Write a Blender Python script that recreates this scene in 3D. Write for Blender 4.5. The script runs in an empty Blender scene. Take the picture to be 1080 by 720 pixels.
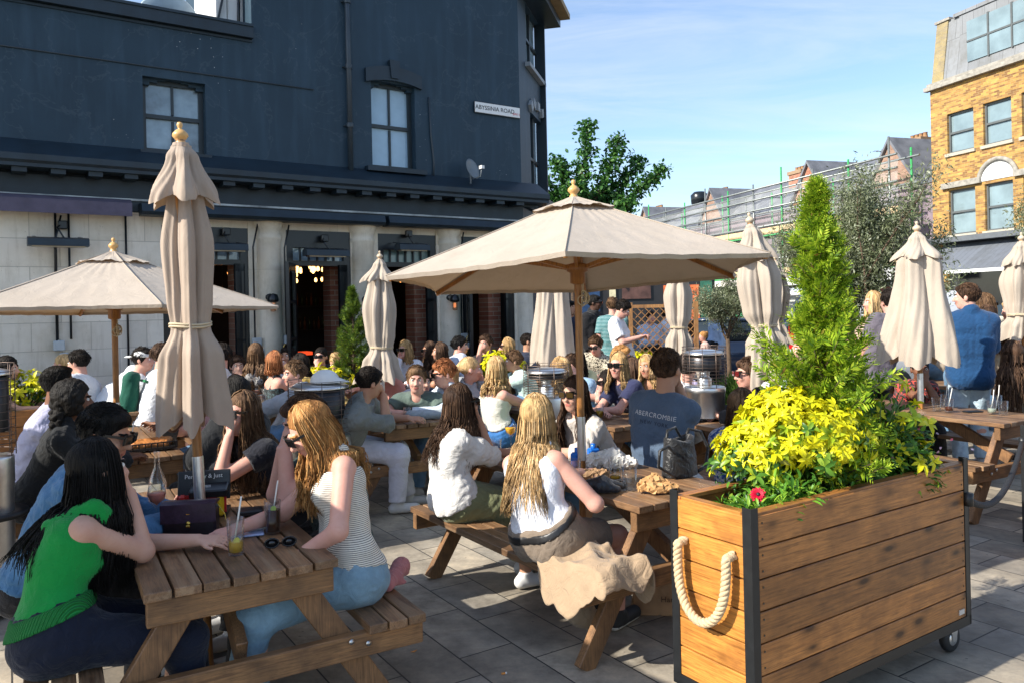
import bpy, math, random, time
import numpy as np
from mathutils import Vector, Matrix
T0=time.time()
random.seed(5); RNG=np.random.default_rng(5)
S=bpy.context.scene; COL=S.collection
pi=math.pi; rad=math.radians
# ---------------------------------------------------------------- camera (solved from the photograph's vanishing points)
FP,CX,CY,HC=825.0,540.0,325.0,1.70
RO=rad(-1.31); CR,SR=math.cos(RO),math.sin(RO)
def ray(x,y):
    a=(x-CX)/FP; b=-(y-CY)/FP
    return (a*CR-b*SR,1.0,a*SR+b*CR)
def at(x,y,D):
    r=ray(x,y); return Vector((r[0]*D,D,HC+r[2]*D))
def gz(x,y,z=0.0):
    r=ray(x,y); D=(z-HC)/r[2]; return Vector((r[0]*D,D,z))
def U(a): return Vector((math.cos(rad(a)),math.sin(rad(a)),0))
cam=bpy.data.objects.new('camera',bpy.data.cameras.new('camera')); COL.objects.link(cam); S.camera=cam
cam.data.sensor_width=36; cam.data.lens=FP/1080*36; cam.data.shift_y=-(360-CY)/1080; cam.data.clip_end=600; cam.data.clip_start=.05
cam.matrix_world=Matrix(((CR,-SR,0,0),(0,0,-1,0),(SR,CR,0,HC),(0,0,0,1)))
# ---------------------------------------------------------------- scene tree helpers
def tag(o,label=None,cat=None,group=None,kind=None):
    if label:o['label']=label
    if cat:o['category']=cat
    if group:o['group']=group
    if kind:o['kind']=kind
    return o
def empty(name,loc=(0,0,0),rz=0,label=None,cat=None,group=None):
    o=bpy.data.objects.new(name,None); COL.objects.link(o); o.empty_display_size=.1
    o.location=loc; o.rotation_euler=(0,0,rz); return tag(o,label,cat,group)
def kids(o): return [c for c in S.objects if c.parent==o]
KIDS={}
def link(name,me,parent=None,label=None):
    o=bpy.data.objects.new(name,me); COL.objects.link(o)
    if parent: o.parent=parent; KIDS.setdefault(parent.name,[]).append(o)
    if label:o['label']=label
    return o
def copy_tree(o,parent=None):
    c=o.copy(); COL.objects.link(c); c.parent=parent
    if parent: KIDS.setdefault(parent.name,[]).append(c)
    for ch in list(KIDS.get(o.name,[])): copy_tree(ch,c)
    return c
def rotm(v,up=Vector((0,0,1))):
    """matrix whose Z column is v"""
    z=Vector(v).normalized(); x=up.cross(z)
    if x.length<1e-4: x=Vector((1,0,0))
    x.normalize(); y=z.cross(x); return Matrix((x,y,z)).transposed()
def mesh_np(name,V,Fq,mats=None,mi=None,smooth=True):
    me=bpy.data.meshes.new(name); V=np.asarray(V,np.float32); Fq=np.asarray(Fq,np.int32)
    n=Fq.shape[1]; me.vertices.add(len(V)); me.vertices.foreach_set('co',V.ravel())
    me.loops.add(Fq.size); me.loops.foreach_set('vertex_index',Fq.ravel())
    me.polygons.add(len(Fq)); me.polygons.foreach_set('loop_start',np.arange(0,Fq.size,n,dtype=np.int32))
    for m in (mats or []): me.materials.append(m)
    if mi is not None: me.polygons.foreach_set('material_index',np.asarray(mi,np.int32))
    me.polygons.foreach_set('use_smooth',np.full(len(Fq),smooth)); me.update(calc_edges=True); me.validate(); return me
class MB:
    def __init__(s): s.v=[];s.f=[];s.m=[];s.s=[];s.M=[]
    def mi(s,m):
        if m not in s.M: s.M.append(m)
        return s.M.index(m)
    def add(s,vs,fs,m,sm=False):
        b=len(s.v); s.v+= [tuple(v) for v in vs]; k=s.mi(m)
        for f in fs: s.f.append(tuple(i+b for i in f)); s.m.append(k); s.s.append(sm)
    def box(s,c,d,m,R=None,bev=0):
        x,y,z=d[0]/2,d[1]/2,d[2]/2
        if bev>0:
            b=min(bev,x*.9,y*.9,z*.9); vs=[];ix={}
            for sx in(-1,1):
                for sy in(-1,1):
                    for sz in(-1,1):
                        for k in range(3):
                            p=[sx*(x-b),sy*(y-b),sz*(z-b)]; p[k]=(sx*x,sy*y,sz*z)[k]; ix[(sx,sy,sz,k)]=len(vs); vs.append(p)
            fs=[]
            for k in range(3):
                i,j=[q for q in range(3) if q!=k]
                for sg in(-1,1):
                    q=[]
                    for (a,e) in((-1,-1),(1,-1),(1,1),(-1,1)):
                        t=[0,0,0]; t[k]=sg;t[i]=a;t[j]=e; q.append(ix[(*t,k)])
                    fs.append(q)
            for k in range(3):   # edges parallel to axis k
                i,j=[q for q in range(3) if q!=k]
                for a in(-1,1):
                    for e in(-1,1):
                        t0=[0,0,0];t0[i]=a;t0[j]=e;t0[k]=-1;t1=list(t0);t1[k]=1
                        fs.append([ix[(*t0,i)],ix[(*t0,j)],ix[(*t1,j)],ix[(*t1,i)]])
            for sx in(-1,1):
                for sy in(-1,1):
                    for sz in(-1,1): fs.append([ix[(sx,sy,sz,k)] for k in range(3)])
            cc=Vector((0,0,0)); out=[]
            for f in fs:
                a,b_,c_=[Vector(vs[q]) for q in f[:3]]; n=(b_-a).cross(c_-a); mid=sum((Vector(vs[q]) for q in f),Vector())/len(f)
                out.append(f if n.dot(mid)>0 else f[::-1])
            fs=out
        else:
            vs=[(-x,-y,-z),(x,-y,-z),(x,y,-z),(-x,y,-z),(-x,-y,z),(x,-y,z),(x,y,z),(-x,y,z)]
            fs=[(0,3,2,1),(4,5,6,7),(0,1,5,4),(1,2,6,5),(2,3,7,6),(3,0,4,7)]
        c=Vector(c)
        vs=[(R@Vector(v) if R else Vector(v))+c for v in vs]
        s.add(vs,fs,m)
    def bar(s,a,b,w,t,m,up=(0,0,1),bev=0):
        """rectangular bar a->b: w across (horizontal), t along up"""
        a,b=Vector(a),Vector(b); d=b-a; z=d.normalized(); x=Vector(up).cross(z)
        if x.length<1e-3:x=Vector((1,0,0))
        x.normalize(); y=z.cross(x); s.box((a+b)/2,(w,t,d.length),m,Matrix((x,y,z)).transposed(),bev)
    def tube(s,pts,r,m,n=8,cap=True,sm=True):
        pts=[Vector(p) for p in pts]; N=len(pts); r=[r]*N if isinstance(r,(int,float)) else r
        vs=[];fs=[];pu=None
        for i,p in enumerate(pts):
            t=(pts[min(i+1,N-1)]-pts[max(i-1,0)]).normalized()
            if pu is None:
                pu=Vector((0,0,1)).cross(t)
                if pu.length<.05: pu=Vector((1,0,0)).cross(t)
            pu=(pu-t*pu.dot(t)).normalized(); w=t.cross(pu)
            for k in range(n):
                a=2*pi*k/n; vs.append(p+(pu*math.cos(a)+w*math.sin(a))*r[i])
        for i in range(N-1):
            for k in range(n): fs.append((i*n+k,i*n+(k+1)%n,(i+1)*n+(k+1)%n,(i+1)*n+k))
        s.add(vs,fs,m,sm)
        if cap:
            b=len(s.v)-len(vs); k_=s.mi(m)
            s.f.append(tuple(b+k for k in range(n))[::-1]);s.m.append(k_);s.s.append(False)
            s.f.append(tuple(b+(N-1)*n+k for k in range(n)));s.m.append(k_);s.s.append(False)
    def lathe(s,prof,m,o=(0,0,0),n=20,R=None,sm=True):
        vs=[];fs=[];o=Vector(o)
        for r,z in prof:
            for k in range(n):
                a=2*pi*k/n; v=Vector((r*math.cos(a),r*math.sin(a),z)); vs.append((R@v if R else v)+o)
        for i in range(len(prof)-1):
            for k in range(n): fs.append((i*n+k,i*n+(k+1)%n,(i+1)*n+(k+1)%n,(i+1)*n+k))
        s.add(vs,fs,m,sm)
    def poly(s,pts,m): s.add(pts,[tuple(range(len(pts)))],m)
    def prism(s,pts,ex,m):
        """planar outline extruded by vector ex"""
        n=len(pts); P=[Vector(p) for p in pts]; ex=Vector(ex)
        nn=sum(((P[i]-P[0]).cross(P[i+1]-P[0]) for i in range(1,n-1)),Vector())
        if nn.dot(ex)>0: P=P[::-1]
        vs=P+[p+ex for p in P]
        s.add(vs,[tuple(range(n)),tuple(range(2*n-1,n-1,-1))]+[(i,i+n,(i+1)%n+n,(i+1)%n) for i in range(n)],m)
    def build(s,name,parent=None,label=None):
        me=bpy.data.meshes.new(name); me.from_pydata(s.v,[],s.f)
        for m in s.M: me.materials.append(m)
        me.polygons.foreach_set('material_index',s.m); me.polygons.foreach_set('use_smooth',s.s); me.update()
        return link(name,me,parent,label)
# ---------------------------------------------------------------- materials
def newmat(name):
    m=bpy.data.materials.new(name); m.use_nodes=True; nt=m.node_tree
    return m,nt,nt.nodes['Principled BSDF']
def N(nt,t,**k):
    n=nt.nodes.new(t)
    for a,b in k.items():
        if a.startswith('i_'): n.inputs[a[2:].replace('_',' ')].default_value=b
        else: setattr(n,a,b)
    return n
def c4(c): return (c[0],c[1],c[2],1)
def ramp(nt,fac,stops):
    r=nt.nodes.new('ShaderNodeValToRGB'); e=r.color_ramp.elements
    while len(e)<len(stops): e.new(.5)
    for q,(p,c) in zip(e,stops): q.position=p; q.color=c4(c)
    nt.links.new(fac,r.inputs[0]); return r.outputs[0]
def mixc(nt,f,a,b,t='MIX'):
    n=nt.nodes.new('ShaderNodeMix'); n.data_type='RGBA'; n.blend_type=t
    for i,v in((0,f),(6,a),(7,b)):
        if hasattr(v,'is_linked') or hasattr(v,'links'): nt.links.new(v,n.inputs[i])
        else: n.inputs[i].default_value=v if i==0 else c4(v)
    return n.outputs[2]
def vec(nt,scale=(1,1,1),rot=(0,0,0),coord='Object',loc=(0,0,0)):
    t=nt.nodes.new('ShaderNodeTexCoord'); m=nt.nodes.new('ShaderNodeMapping'); m.inputs['Scale'].default_value=scale; m.inputs['Rotation'].default_value=rot; m.inputs['Location'].default_value=loc
    nt.links.new(t.outputs[coord],m.inputs[0]); return m.outputs[0]
def noise_(nt,v,sc,det=4,rough=.55,out='Fac',dist=0):
    n=N(nt,'ShaderNodeTexNoise',i_Scale=sc,i_Detail=det,i_Roughness=rough,i_Distortion=dist); nt.links.new(v,n.inputs['Vector']); return n.outputs[out]
def bump(nt,b,h,st=.3,dist=.01):
    n=N(nt,'ShaderNodeBump',i_Strength=st,i_Distance=dist); nt.links.new(h,n.inputs['Height'])
    if b.inputs['Normal'].is_linked: nt.links.new(b.inputs['Normal'].links[0].from_socket,n.inputs['Normal'])
    nt.links.new(n.outputs[0],b.inputs['Normal'])
MC={}
def pm(name,c,r=.5,metal=0,var=.12,vs=6,bs=0,bd=.01,bsc=40,spec=.5,island=0,emit=0,sss=0,coat=0):
    """plain painted / cloth / plastic material with broad tone variation, optional bump"""
    key=(name,)
    if key in MC: return MC[key]
    m,nt,b=newmat(name); b.inputs['Roughness'].default_value=r; b.inputs['Metallic'].default_value=metal
    b.inputs['Specular IOR Level'].default_value=spec
    v=vec(nt); nz=noise_(nt,v,vs,5)
    col=ramp(nt,nz,[(.3,[x*(1-var) for x in c]),(.7,[min(1,x*(1+var)) for x in c])])
    if island:
        g=N(nt,'ShaderNodeNewGeometry'); col=mixc(nt,1.0,col,ramp(nt,g.outputs['Random Per Island'],[(0,[1-island]*3),(1,[1+island*.6]*3)]),'MULTIPLY')
    nt.links.new(col,b.inputs['Base Color'])
    if bs: bump(nt,b,noise_(nt,v,bsc,4),bs,bd)
    if emit: b.inputs['Emission Strength'].default_value=emit; b.inputs['Emission Color'].default_value=c4(c)
    if sss: b.inputs['Subsurface Weight'].default_value=sss; b.inputs['Subsurface Radius'].default_value=(.02,.008,.004); b.inputs['Subsurface Scale'].default_value=.5
    if coat: b.inputs['Coat Weight'].default_value=coat
    MC[key]=m; return m
def wood(name,c1,c2,dark,ax=2,rough=.6,knots=.5,isl=.25,sc=1.0,wear=None):
    """planks: grain runs along local axis ax"""
    if name in MC: return MC[name]
    m,nt,b=newmat(name); st=[22*sc]*3; st[ax]=1.1*sc
    g=N(nt,'ShaderNodeNewGeometry')
    tc=N(nt,'ShaderNodeTexCoord'); off=N(nt,'ShaderNodeVectorMath',operation='MULTIPLY_ADD'); 
    cmb=N(nt,'ShaderNodeCombineXYZ'); 
    for i in range(3): nt.links.new(g.outputs['Random Per Island'],cmb.inputs[i])
    off.inputs[1].default_value=(7,11,13); nt.links.new(cmb.outputs[0],off.inputs[0]); nt.links.new(tc.outputs['Object'],off.inputs[2])
    mp=N(nt,'ShaderNodeMapping'); mp.inputs['Scale'].default_value=st; nt.links.new(off.outputs[0],mp.inputs[0])
    gr=noise_(nt,mp.outputs[0],1.6,8,.65,dist=1.2)
    col=ramp(nt,gr,[(.25,c2),(.5,c1),(.62,[x*.9 for x in c1]),(.8,c2)])
    g2=noise_(nt,mp.outputs[0],7,5,.7,dist=.6); col=mixc(nt,1.0,col,ramp(nt,g2,[(.3,(.45,.42,.40)),(.5,(1,1,1)),(.7,(1.4,1.34,1.28))]),'MULTIPLY')
    big=noise_(nt,off.outputs[0],5*sc,4,.6)
    col=mixc(nt,ramp(nt,big,[(.42,(0,0,0)),(.75,(.75,.75,.75))]),col,dark)
    if knots:
        mp2=N(nt,'ShaderNodeMapping'); s2=[12*sc]*3; s2[ax]=4.6*sc; mp2.inputs['Scale'].default_value=s2; nt.links.new(off.outputs[0],mp2.inputs[0])
        vo=N(nt,'ShaderNodeTexVoronoi',i_Scale=1.0); nt.links.new(mp2.outputs[0],vo.inputs['Vector'])
        k=ramp(nt,vo.outputs['Distance'],[(.09,(1,1,1)),(.17,(.45,.45,.45)),(.3,(0,0,0))]); ks=N(nt,'ShaderNodeMath',operation='MULTIPLY'); ks.inputs[1].default_value=knots; nt.links.new(k,ks.inputs[0])
        col=mixc(nt,ks.outputs[0],col,[x*.3 for x in c2])
    if wear is not None:
        col=mixc(nt,ramp(nt,noise_(nt,mp.outputs[0],.9,6,.7),[(.5,(0,0,0)),(.62,(.6,.6,.6))]),col,wear)
    col=mixc(nt,1.0,col,ramp(nt,g.outputs['Random Per Island'],[(0,[1-isl]*3),(1,[1+isl*.5]*3)]),'MULTIPLY')
    nt.links.new(col,b.inputs['Base Color'])
    rr=N(nt,'ShaderNodeMapRange'); rr.inputs[3].default_value=rough-.15; rr.inputs[4].default_value=rough+.15; nt.links.new(gr,rr.inputs[0]); nt.links.new(rr.outputs[0],b.inputs['Roughness'])
    bump(nt,b,gr,.35,.004); MC[name]=m; return m
def glass(name,c=(.97,.985,.985),r=.02,ior=1.45,alpha=.9):
    if name in MC: return MC[name]
    m,nt,b=newmat(name); t=N(nt,'ShaderNodeBsdfTransparent'); t.inputs[0].default_value=c4(c); g=N(nt,'ShaderNodeBsdfGlossy'); g.inputs['Roughness'].default_value=r; ge=N(nt,'ShaderNodeNewGeometry'); dt=N(nt,'ShaderNodeVectorMath',operation='DOT_PRODUCT'); nt.links.new(ge.outputs['Normal'],dt.inputs[0]); nt.links.new(ge.outputs['Incoming'],dt.inputs[1]); ab=N(nt,'ShaderNodeMath',operation='ABSOLUTE'); nt.links.new(dt.outputs['Value'],ab.inputs[0]); mr=N(nt,'ShaderNodeMapRange'); mr.inputs[1].default_value=.75; mr.inputs[2].default_value=0; mr.inputs[3].default_value=.035; mr.inputs[4].default_value=.55
    nt.links.new(ab.outputs[0],mr.inputs[0]); mx=N(nt,'ShaderNodeMixShader'); nt.links.new(mr.outputs[0],mx.inputs[0]); nt.links.new(t.outputs[0],mx.inputs[1]); nt.links.new(g.outputs[0],mx.inputs[2]); nt.links.new(mx.outputs[0],nt.nodes['Material Output'].inputs[0]); MC[name]=m; return m
def leafmat(name,stops,rough=.45,trans=.35):
    if name in MC: return MC[name]
    m,nt,b=newmat(name); g=N(nt,'ShaderNodeNewGeometry'); col=ramp(nt,g.outputs['Random Per Island'],stops)
    b.inputs['Roughness'].default_value=rough; b.inputs['Specular IOR Level'].default_value=.35
    nt.links.new(col,b.inputs['Base Color'])
    tr=N(nt,'ShaderNodeBsdfTranslucent'); nt.links.new(col,tr.inputs[0]); mx=N(nt,'ShaderNodeMixShader'); mx.inputs[0].default_value=trans
    nt.links.new(b.outputs[0],mx.inputs[1]); nt.links.new(tr.outputs[0],mx.inputs[2]); nt.links.new(mx.outputs[0],nt.nodes['Material Output'].inputs[0]); MC[name]=m; return m
# ================================================================ signed-distance modelling for bodies, clothes, cloth and hair
class Field:
    def __init__(s,lo,hi,vx):
        s.lo=np.array(lo,np.float32); s.vx=vx; s.n=np.ceil((np.array(hi)-s.lo)/vx).astype(int)+1
        s.ax=[s.lo[i]+np.arange(s.n[i],dtype=np.float32)*vx for i in range(3)]
        s.d=np.full(s.n,1.0,np.float32)
    def sub(s,lo,hi):
        sl=[]
        for i in range(3):
            a=int(max(0,math.floor((lo[i]-s.lo[i])/s.vx))); b=int(min(s.n[i],math.ceil((hi[i]-s.lo[i])/s.vx)+1))
            if b<=a: return None
            sl.append(slice(a,b))
        return tuple(sl)
    def grid(s,sl): return s.ax[0][sl[0]][:,None,None],s.ax[1][sl[1]][None,:,None],s.ax[2][sl[2]][None,None,:]
    def put(s,sl,d,k,op='u'):
        o=s.d[sl]
        if op=='u':
            h=np.clip(.5+.5*(o-d)/k,0,1); s.d[sl]=o+(d-o)*h-k*h*(1-h)
        else: # subtract
            h=np.clip(.5-.5*(o+d)/k,0,1); s.d[sl]=o*(1-h)+(-d)*h+k*h*(1-h)
    def cone(s,a,b,ra,rb,k=.02,op='u',cut=None):
        a=np.array(a,np.float32);b=np.array(b,np.float32); R=max(ra,rb)+k*1.5+s.vx*2
        sl=s.sub(np.minimum(a,b)-R,np.maximum(a,b)+R)
        if sl is None:return
        X,Y,Z=s.grid(sl); ba=b-a; L=max(float(ba@ba),1e-8)
        t=np.clip(((X-a[0])*ba[0]+(Y-a[1])*ba[1]+(Z-a[2])*ba[2])/L,0,1)
        d=np.sqrt((X-a[0]-t*ba[0])**2+(Y-a[1]-t*ba[1])**2+(Z-a[2]-t*ba[2])**2)-(ra+(rb-ra)*t)
        if cut is not None:
            p,n=cut; d=np.maximum(d,(X-p[0])*n[0]+(Y-p[1])*n[1]+(Z-p[2])*n[2])
        s.put(sl,d,k,op)
    def ell(s,c,r,Rm=None,k=.02,op='u',cut=None):
        R=max(r)+k*1.5+s.vx*2; c=np.array(c,np.float32); sl=s.sub(c-R,c+R)
        if sl is None:return
        X,Y,Z=s.grid(sl); X=X-c[0];Y=Y-c[1];Z=Z-c[2]
        if Rm is not None:
            q=[X*Rm[0][i]+Y*Rm[1][i]+Z*Rm[2][i] for i in range(3)]
        else: q=[X,Y,Z]
        k0=np.sqrt(sum((q[i]/r[i])**2 for i in range(3))); k1=np.sqrt(sum((q[i]/r[i]**2)**2 for i in range(3)))
        d=k0*(k0-1)/np.maximum(k1,1e-4)
        if cut is not None:
            for (p,n) in (cut if isinstance(cut,list) else [cut]):
                d=np.maximum(d,(X+c[0]-p[0])*n[0]+(Y+c[1]-p[1])*n[1]+(Z+c[2]-p[2])*n[2])
        s.put(sl,d,k,op)
    def clip(s,p,n):
        X,Y,Z=s.grid((slice(None),)*3); s.d=np.maximum(s.d,((X-p[0])*n[0]+(Y-p[1])*n[1]+(Z-p[2])*n[2]).astype(np.float32))
    def warp(s,amp,fr,seed=0,axis=None,bias=0):
        m=np.abs(s.d)<amp*2+s.vx*2; i,j,k=np.nonzero(m)
        P=np.stack([s.ax[0][i],s.ax[1][j],s.ax[2][k]],1)
        s.d[i,j,k]+=amp*(fold(P,fr,seed,axis)-bias)
    def mesh(s):
        d=s.d; n=s.n; neg=d<0
        V=None
        cells=np.zeros(n-1,np.int8)
        for a in(0,1):
            for b in(0,1):
                for c in(0,1): cells+=neg[a:n[0]-1+a,b:n[1]-1+b,c:n[2]-1+c]
        act=(cells>0)&(cells<8); ci,cj,ck=np.nonzero(act)
        if len(ci)==0: return np.zeros((0,3)),np.zeros((0,4),int)
        idx=np.full(n-1,-1,np.int32); idx[ci,cj,ck]=np.arange(len(ci))
        acc=np.zeros((len(ci),3),np.float32); cnt=np.zeros(len(ci),np.float32)
        cor=[(a,b,c) for a in(0,1) for b in(0,1) for c in(0,1)]
        dv={q:d[ci+q[0],cj+q[1],ck+q[2]] for q in cor}
        for q in cor:
            for ax in range(3):
                if q[ax]==0:
                    q2=list(q);q2[ax]=1;q2=tuple(q2); d0,d1=dv[q],dv[q2]; m=(d0<0)!=(d1<0)
                    t=np.where(m,d0/np.where(m,d0-d1,1),0)
                    for e in range(3): acc[:,e]+=m*(q[e]+(t if e==ax else 0))
                    cnt+=m
        P=(acc/cnt[:,None]+np.stack([ci,cj,ck],1))*s.vx+s.lo
        Fs=[]
        for ax in range(3):
            sa=[slice(0,n[i]-1) for i in range(3)]; sb=list(sa)
            sa[ax]=slice(0,n[ax]-1); sb[ax]=slice(1,n[ax])
            o=[i for i in range(3) if i!=ax]
            A=neg[tuple(sa)];B=neg[tuple(sb)]; e=(A!=B)
            i3=list(np.nonzero(e)); ok=(i3[o[0]]>0)&(i3[o[1]]>0); i3=[q[ok] for q in i3]
            def g(u,v):
                t=list(i3); t[o[0]]=t[o[0]]-u; t[o[1]]=t[o[1]]-v; return idx[t[0],t[1],t[2]]
            f=np.stack([g(0,0),g(1,0),g(1,1),g(0,1)],1); fl=A[i3[0],i3[1],i3[2]]
            if ax==1: fl=~fl
            f[~fl]=f[~fl][:,::-1]; Fs.append(f)
        Fq=np.concatenate(Fs); Fq=Fq[(Fq>=0).all(1)]
        return P,Fq
def fold(P,fr,seed=0,axis=None):
    r=np.random.default_rng(seed+11); o=np.zeros(len(P),np.float32); tot=0
    for q in range(5):
        k=r.normal(size=3); 
        if axis is not None: k=k-.85*np.dot(k,axis)*np.array(axis)
        k/=np.linalg.norm(k); k2=r.normal(size=3); k2/=np.linalg.norm(k2); f=fr*(1+.55*q); w=1/(1+.6*q)
        ph=P@k*f+1.8*np.sin(P@k2*f*.6+r.uniform(0,6)); o+=w*(1-2*np.abs(np.sin(ph)))*(.6+.4*np.sin(P@k2*f*.35)); tot+=w
    return o/tot
def V3(*a): return np.array(a,float)
def nz(v): return v/max(np.linalg.norm(v),1e-9)
def ik(a,t,l1,l2,pole):
    d=t-a; L=np.linalg.norm(d); L2=min(L,(l1+l2)*.995); t=a+nz(d)*L2; d=t-a
    x=(l1*l1-l2*l2+L2*L2)/(2*L2); h=math.sqrt(max(l1*l1-x*x,0)); n=nz(d); p=pole-n*np.dot(pole,n); return a+n*x+nz(p)*h,t
SKINS={'fair':(.62,.37,.27),'tan':(.50,.28,.18),'pink':(.64,.36,.28),'brown':(.20,.095,.055),'olive':(.40,.22,.14),'dark':(.09,.045,.03)}
def skinmat(k):
    nm='skin '+k
    if nm in MC:return MC[nm]
    m,nt,b=newmat(nm); c=SKINS[k]; v=vec(nt)
    col=ramp(nt,noise_(nt,v,9,4),[(.35,[c[0]*.93,c[1]*.84,c[2]*.82]),(.65,c)])
    col=mixc(nt,ramp(nt,noise_(nt,v,60,3),[(.5,(0,0,0)),(.75,(.3,.3,.3))]),col,[c[0]*.85,c[1]*.7,c[2]*.65])
    nt.links.new(col,b.inputs['Base Color']); b.inputs['Roughness'].default_value=.55; b.inputs['Specular IOR Level'].default_value=.3
    b.inputs['Subsurface Weight'].default_value=.12; b.inputs['Subsurface Radius'].default_value=(.02,.007,.004); b.inputs['Subsurface Scale'].default_value=.6
    bump(nt,b,noise_(nt,v,220,2),.12,.002); MC[nm]=m; return m
def hairmat(k):
    nm='hair '+k
    if nm in MC:return MC[nm]
    cs={'blonde':((.56,.36,.16),(.30,.17,.07),(.76,.56,.32)),'ginger':((.52,.26,.085),(.32,.14,.045),(.74,.44,.18)),'brown':((.085,.046,.027),(.035,.019,.012),(.19,.11,.062)),
    'dark':((.018,.012,.009),(.008,.006,.005),(.04,.028,.02)),'black':((.008,.007,.0065),(.004,.004,.004),(.02,.018,.016)),'mid':((.15,.085,.045),(.08,.043,.022),(.28,.17,.09)),'red':((.33,.12,.045),(.18,.06,.025),(.5,.23,.1)),'grey':((.25,.24,.22),(.15,.14,.13),(.4,.38,.36))}
    a,d,l=cs[k]; m,nt,b=newmat(nm); g=N(nt,'ShaderNodeNewGeometry')
    col=ramp(nt,g.outputs['Random Per Island'],[(0,d),(.35,a),(.7,a),(1,l)])
    st=noise_(nt,vec(nt,(90,90,9)),1,3); col=mixc(nt,1.0,col,ramp(nt,st,[(.3,(.6,.6,.6)),(.7,(1.2,1.2,1.2))]),'MULTIPLY'); col=mixc(nt,1.0,col,ramp(nt,noise_(nt,vec(nt,(26,26,3)),1,3),[(.36,(.62,.58,.54)),(.62,(1.25,1.25,1.25))]),'MULTIPLY')
    nt.links.new(col,b.inputs['Base Color']); b.inputs['Roughness'].default_value=.6; b.inputs['Specular IOR Level'].default_value=.18
    bump(nt,b,st,.9,.015); MC[nm]=m; return m
def clothmat(spec):
    """spec: (name, colour, kind, colour2)"""
    nm='cloth '+spec[0]
    if nm in MC:return MC[nm]
    kind=spec[2] if len(spec)>2 else 'plain'; c=spec[1]; c2=spec[3] if len(spec)>3 else (.02,.02,.02)
    m,nt,b=newmat(nm); v=vec(nt); base=ramp(nt,noise_(nt,v,7,5),[(.3,[x*.86 for x in c]),(.7,[min(1,x*1.08) for x in c])])
    b.inputs['Roughness'].default_value=.85; b.inputs['Sheen Weight'].default_value=.15; b.inputs['Specular IOR Level'].default_value=.25
    if kind=='stripe' or kind=='wide':
        sc=(1,1,42) if kind=='stripe' else (1,1,15)
        w=N(nt,'ShaderNodeTexWave',i_Scale=1.0,i_Distortion=.15); w.bands_direction='Z'; nt.links.new(vec(nt,sc,(rad(6),rad(-14),0) if kind=='stripe' else (0,0,0)),w.inputs[0])
        base=mixc(nt,ramp(nt,w.outputs['Fac'],[(.72 if kind=='stripe' else .8,(0,0,0)),(.8 if kind=='stripe' else .9,(1,1,1))]),base,c2)
    elif kind in('spots','floral'):
        vo=noise_(nt,v,60 if kind=='spots' else 38,2,.6); base=mixc(nt,ramp(nt,vo,[(.5,(0,0,0)),(.56,(1,1,1))]),base,c2)
    elif kind=='denim':
        base=mixc(nt,ramp(nt,noise_(nt,v,5,5,.7),[(.45,(0,0,0)),(.8,(.5,.5,.5))]),base,[min(1,x*2+.05) for x in c])
    elif kind=='knit':
        w=N(nt,'ShaderNodeTexWave',i_Scale=70.0,i_Distortion=.3); w.bands_direction='Z'; nt.links.new(v,w.inputs[0]); bump(nt,b,w.outputs['Fac'],.3,.003)
    elif kind=='leather': b.inputs['Roughness'].default_value=.4; b.inputs['Specular IOR Level'].default_value=.5
    nt.links.new(base,b.inputs['Base Color']); 
    bump(nt,b,noise_(nt,v,15,5,.55,dist=1.6),.55,.02); bump(nt,b,noise_(nt,v,420,2),.25,.001)
    MC[nm]=m; return m
def hcol(nm): return pm(nm,(.012,.012,.013),.15,spec=.6,var=0)
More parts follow.
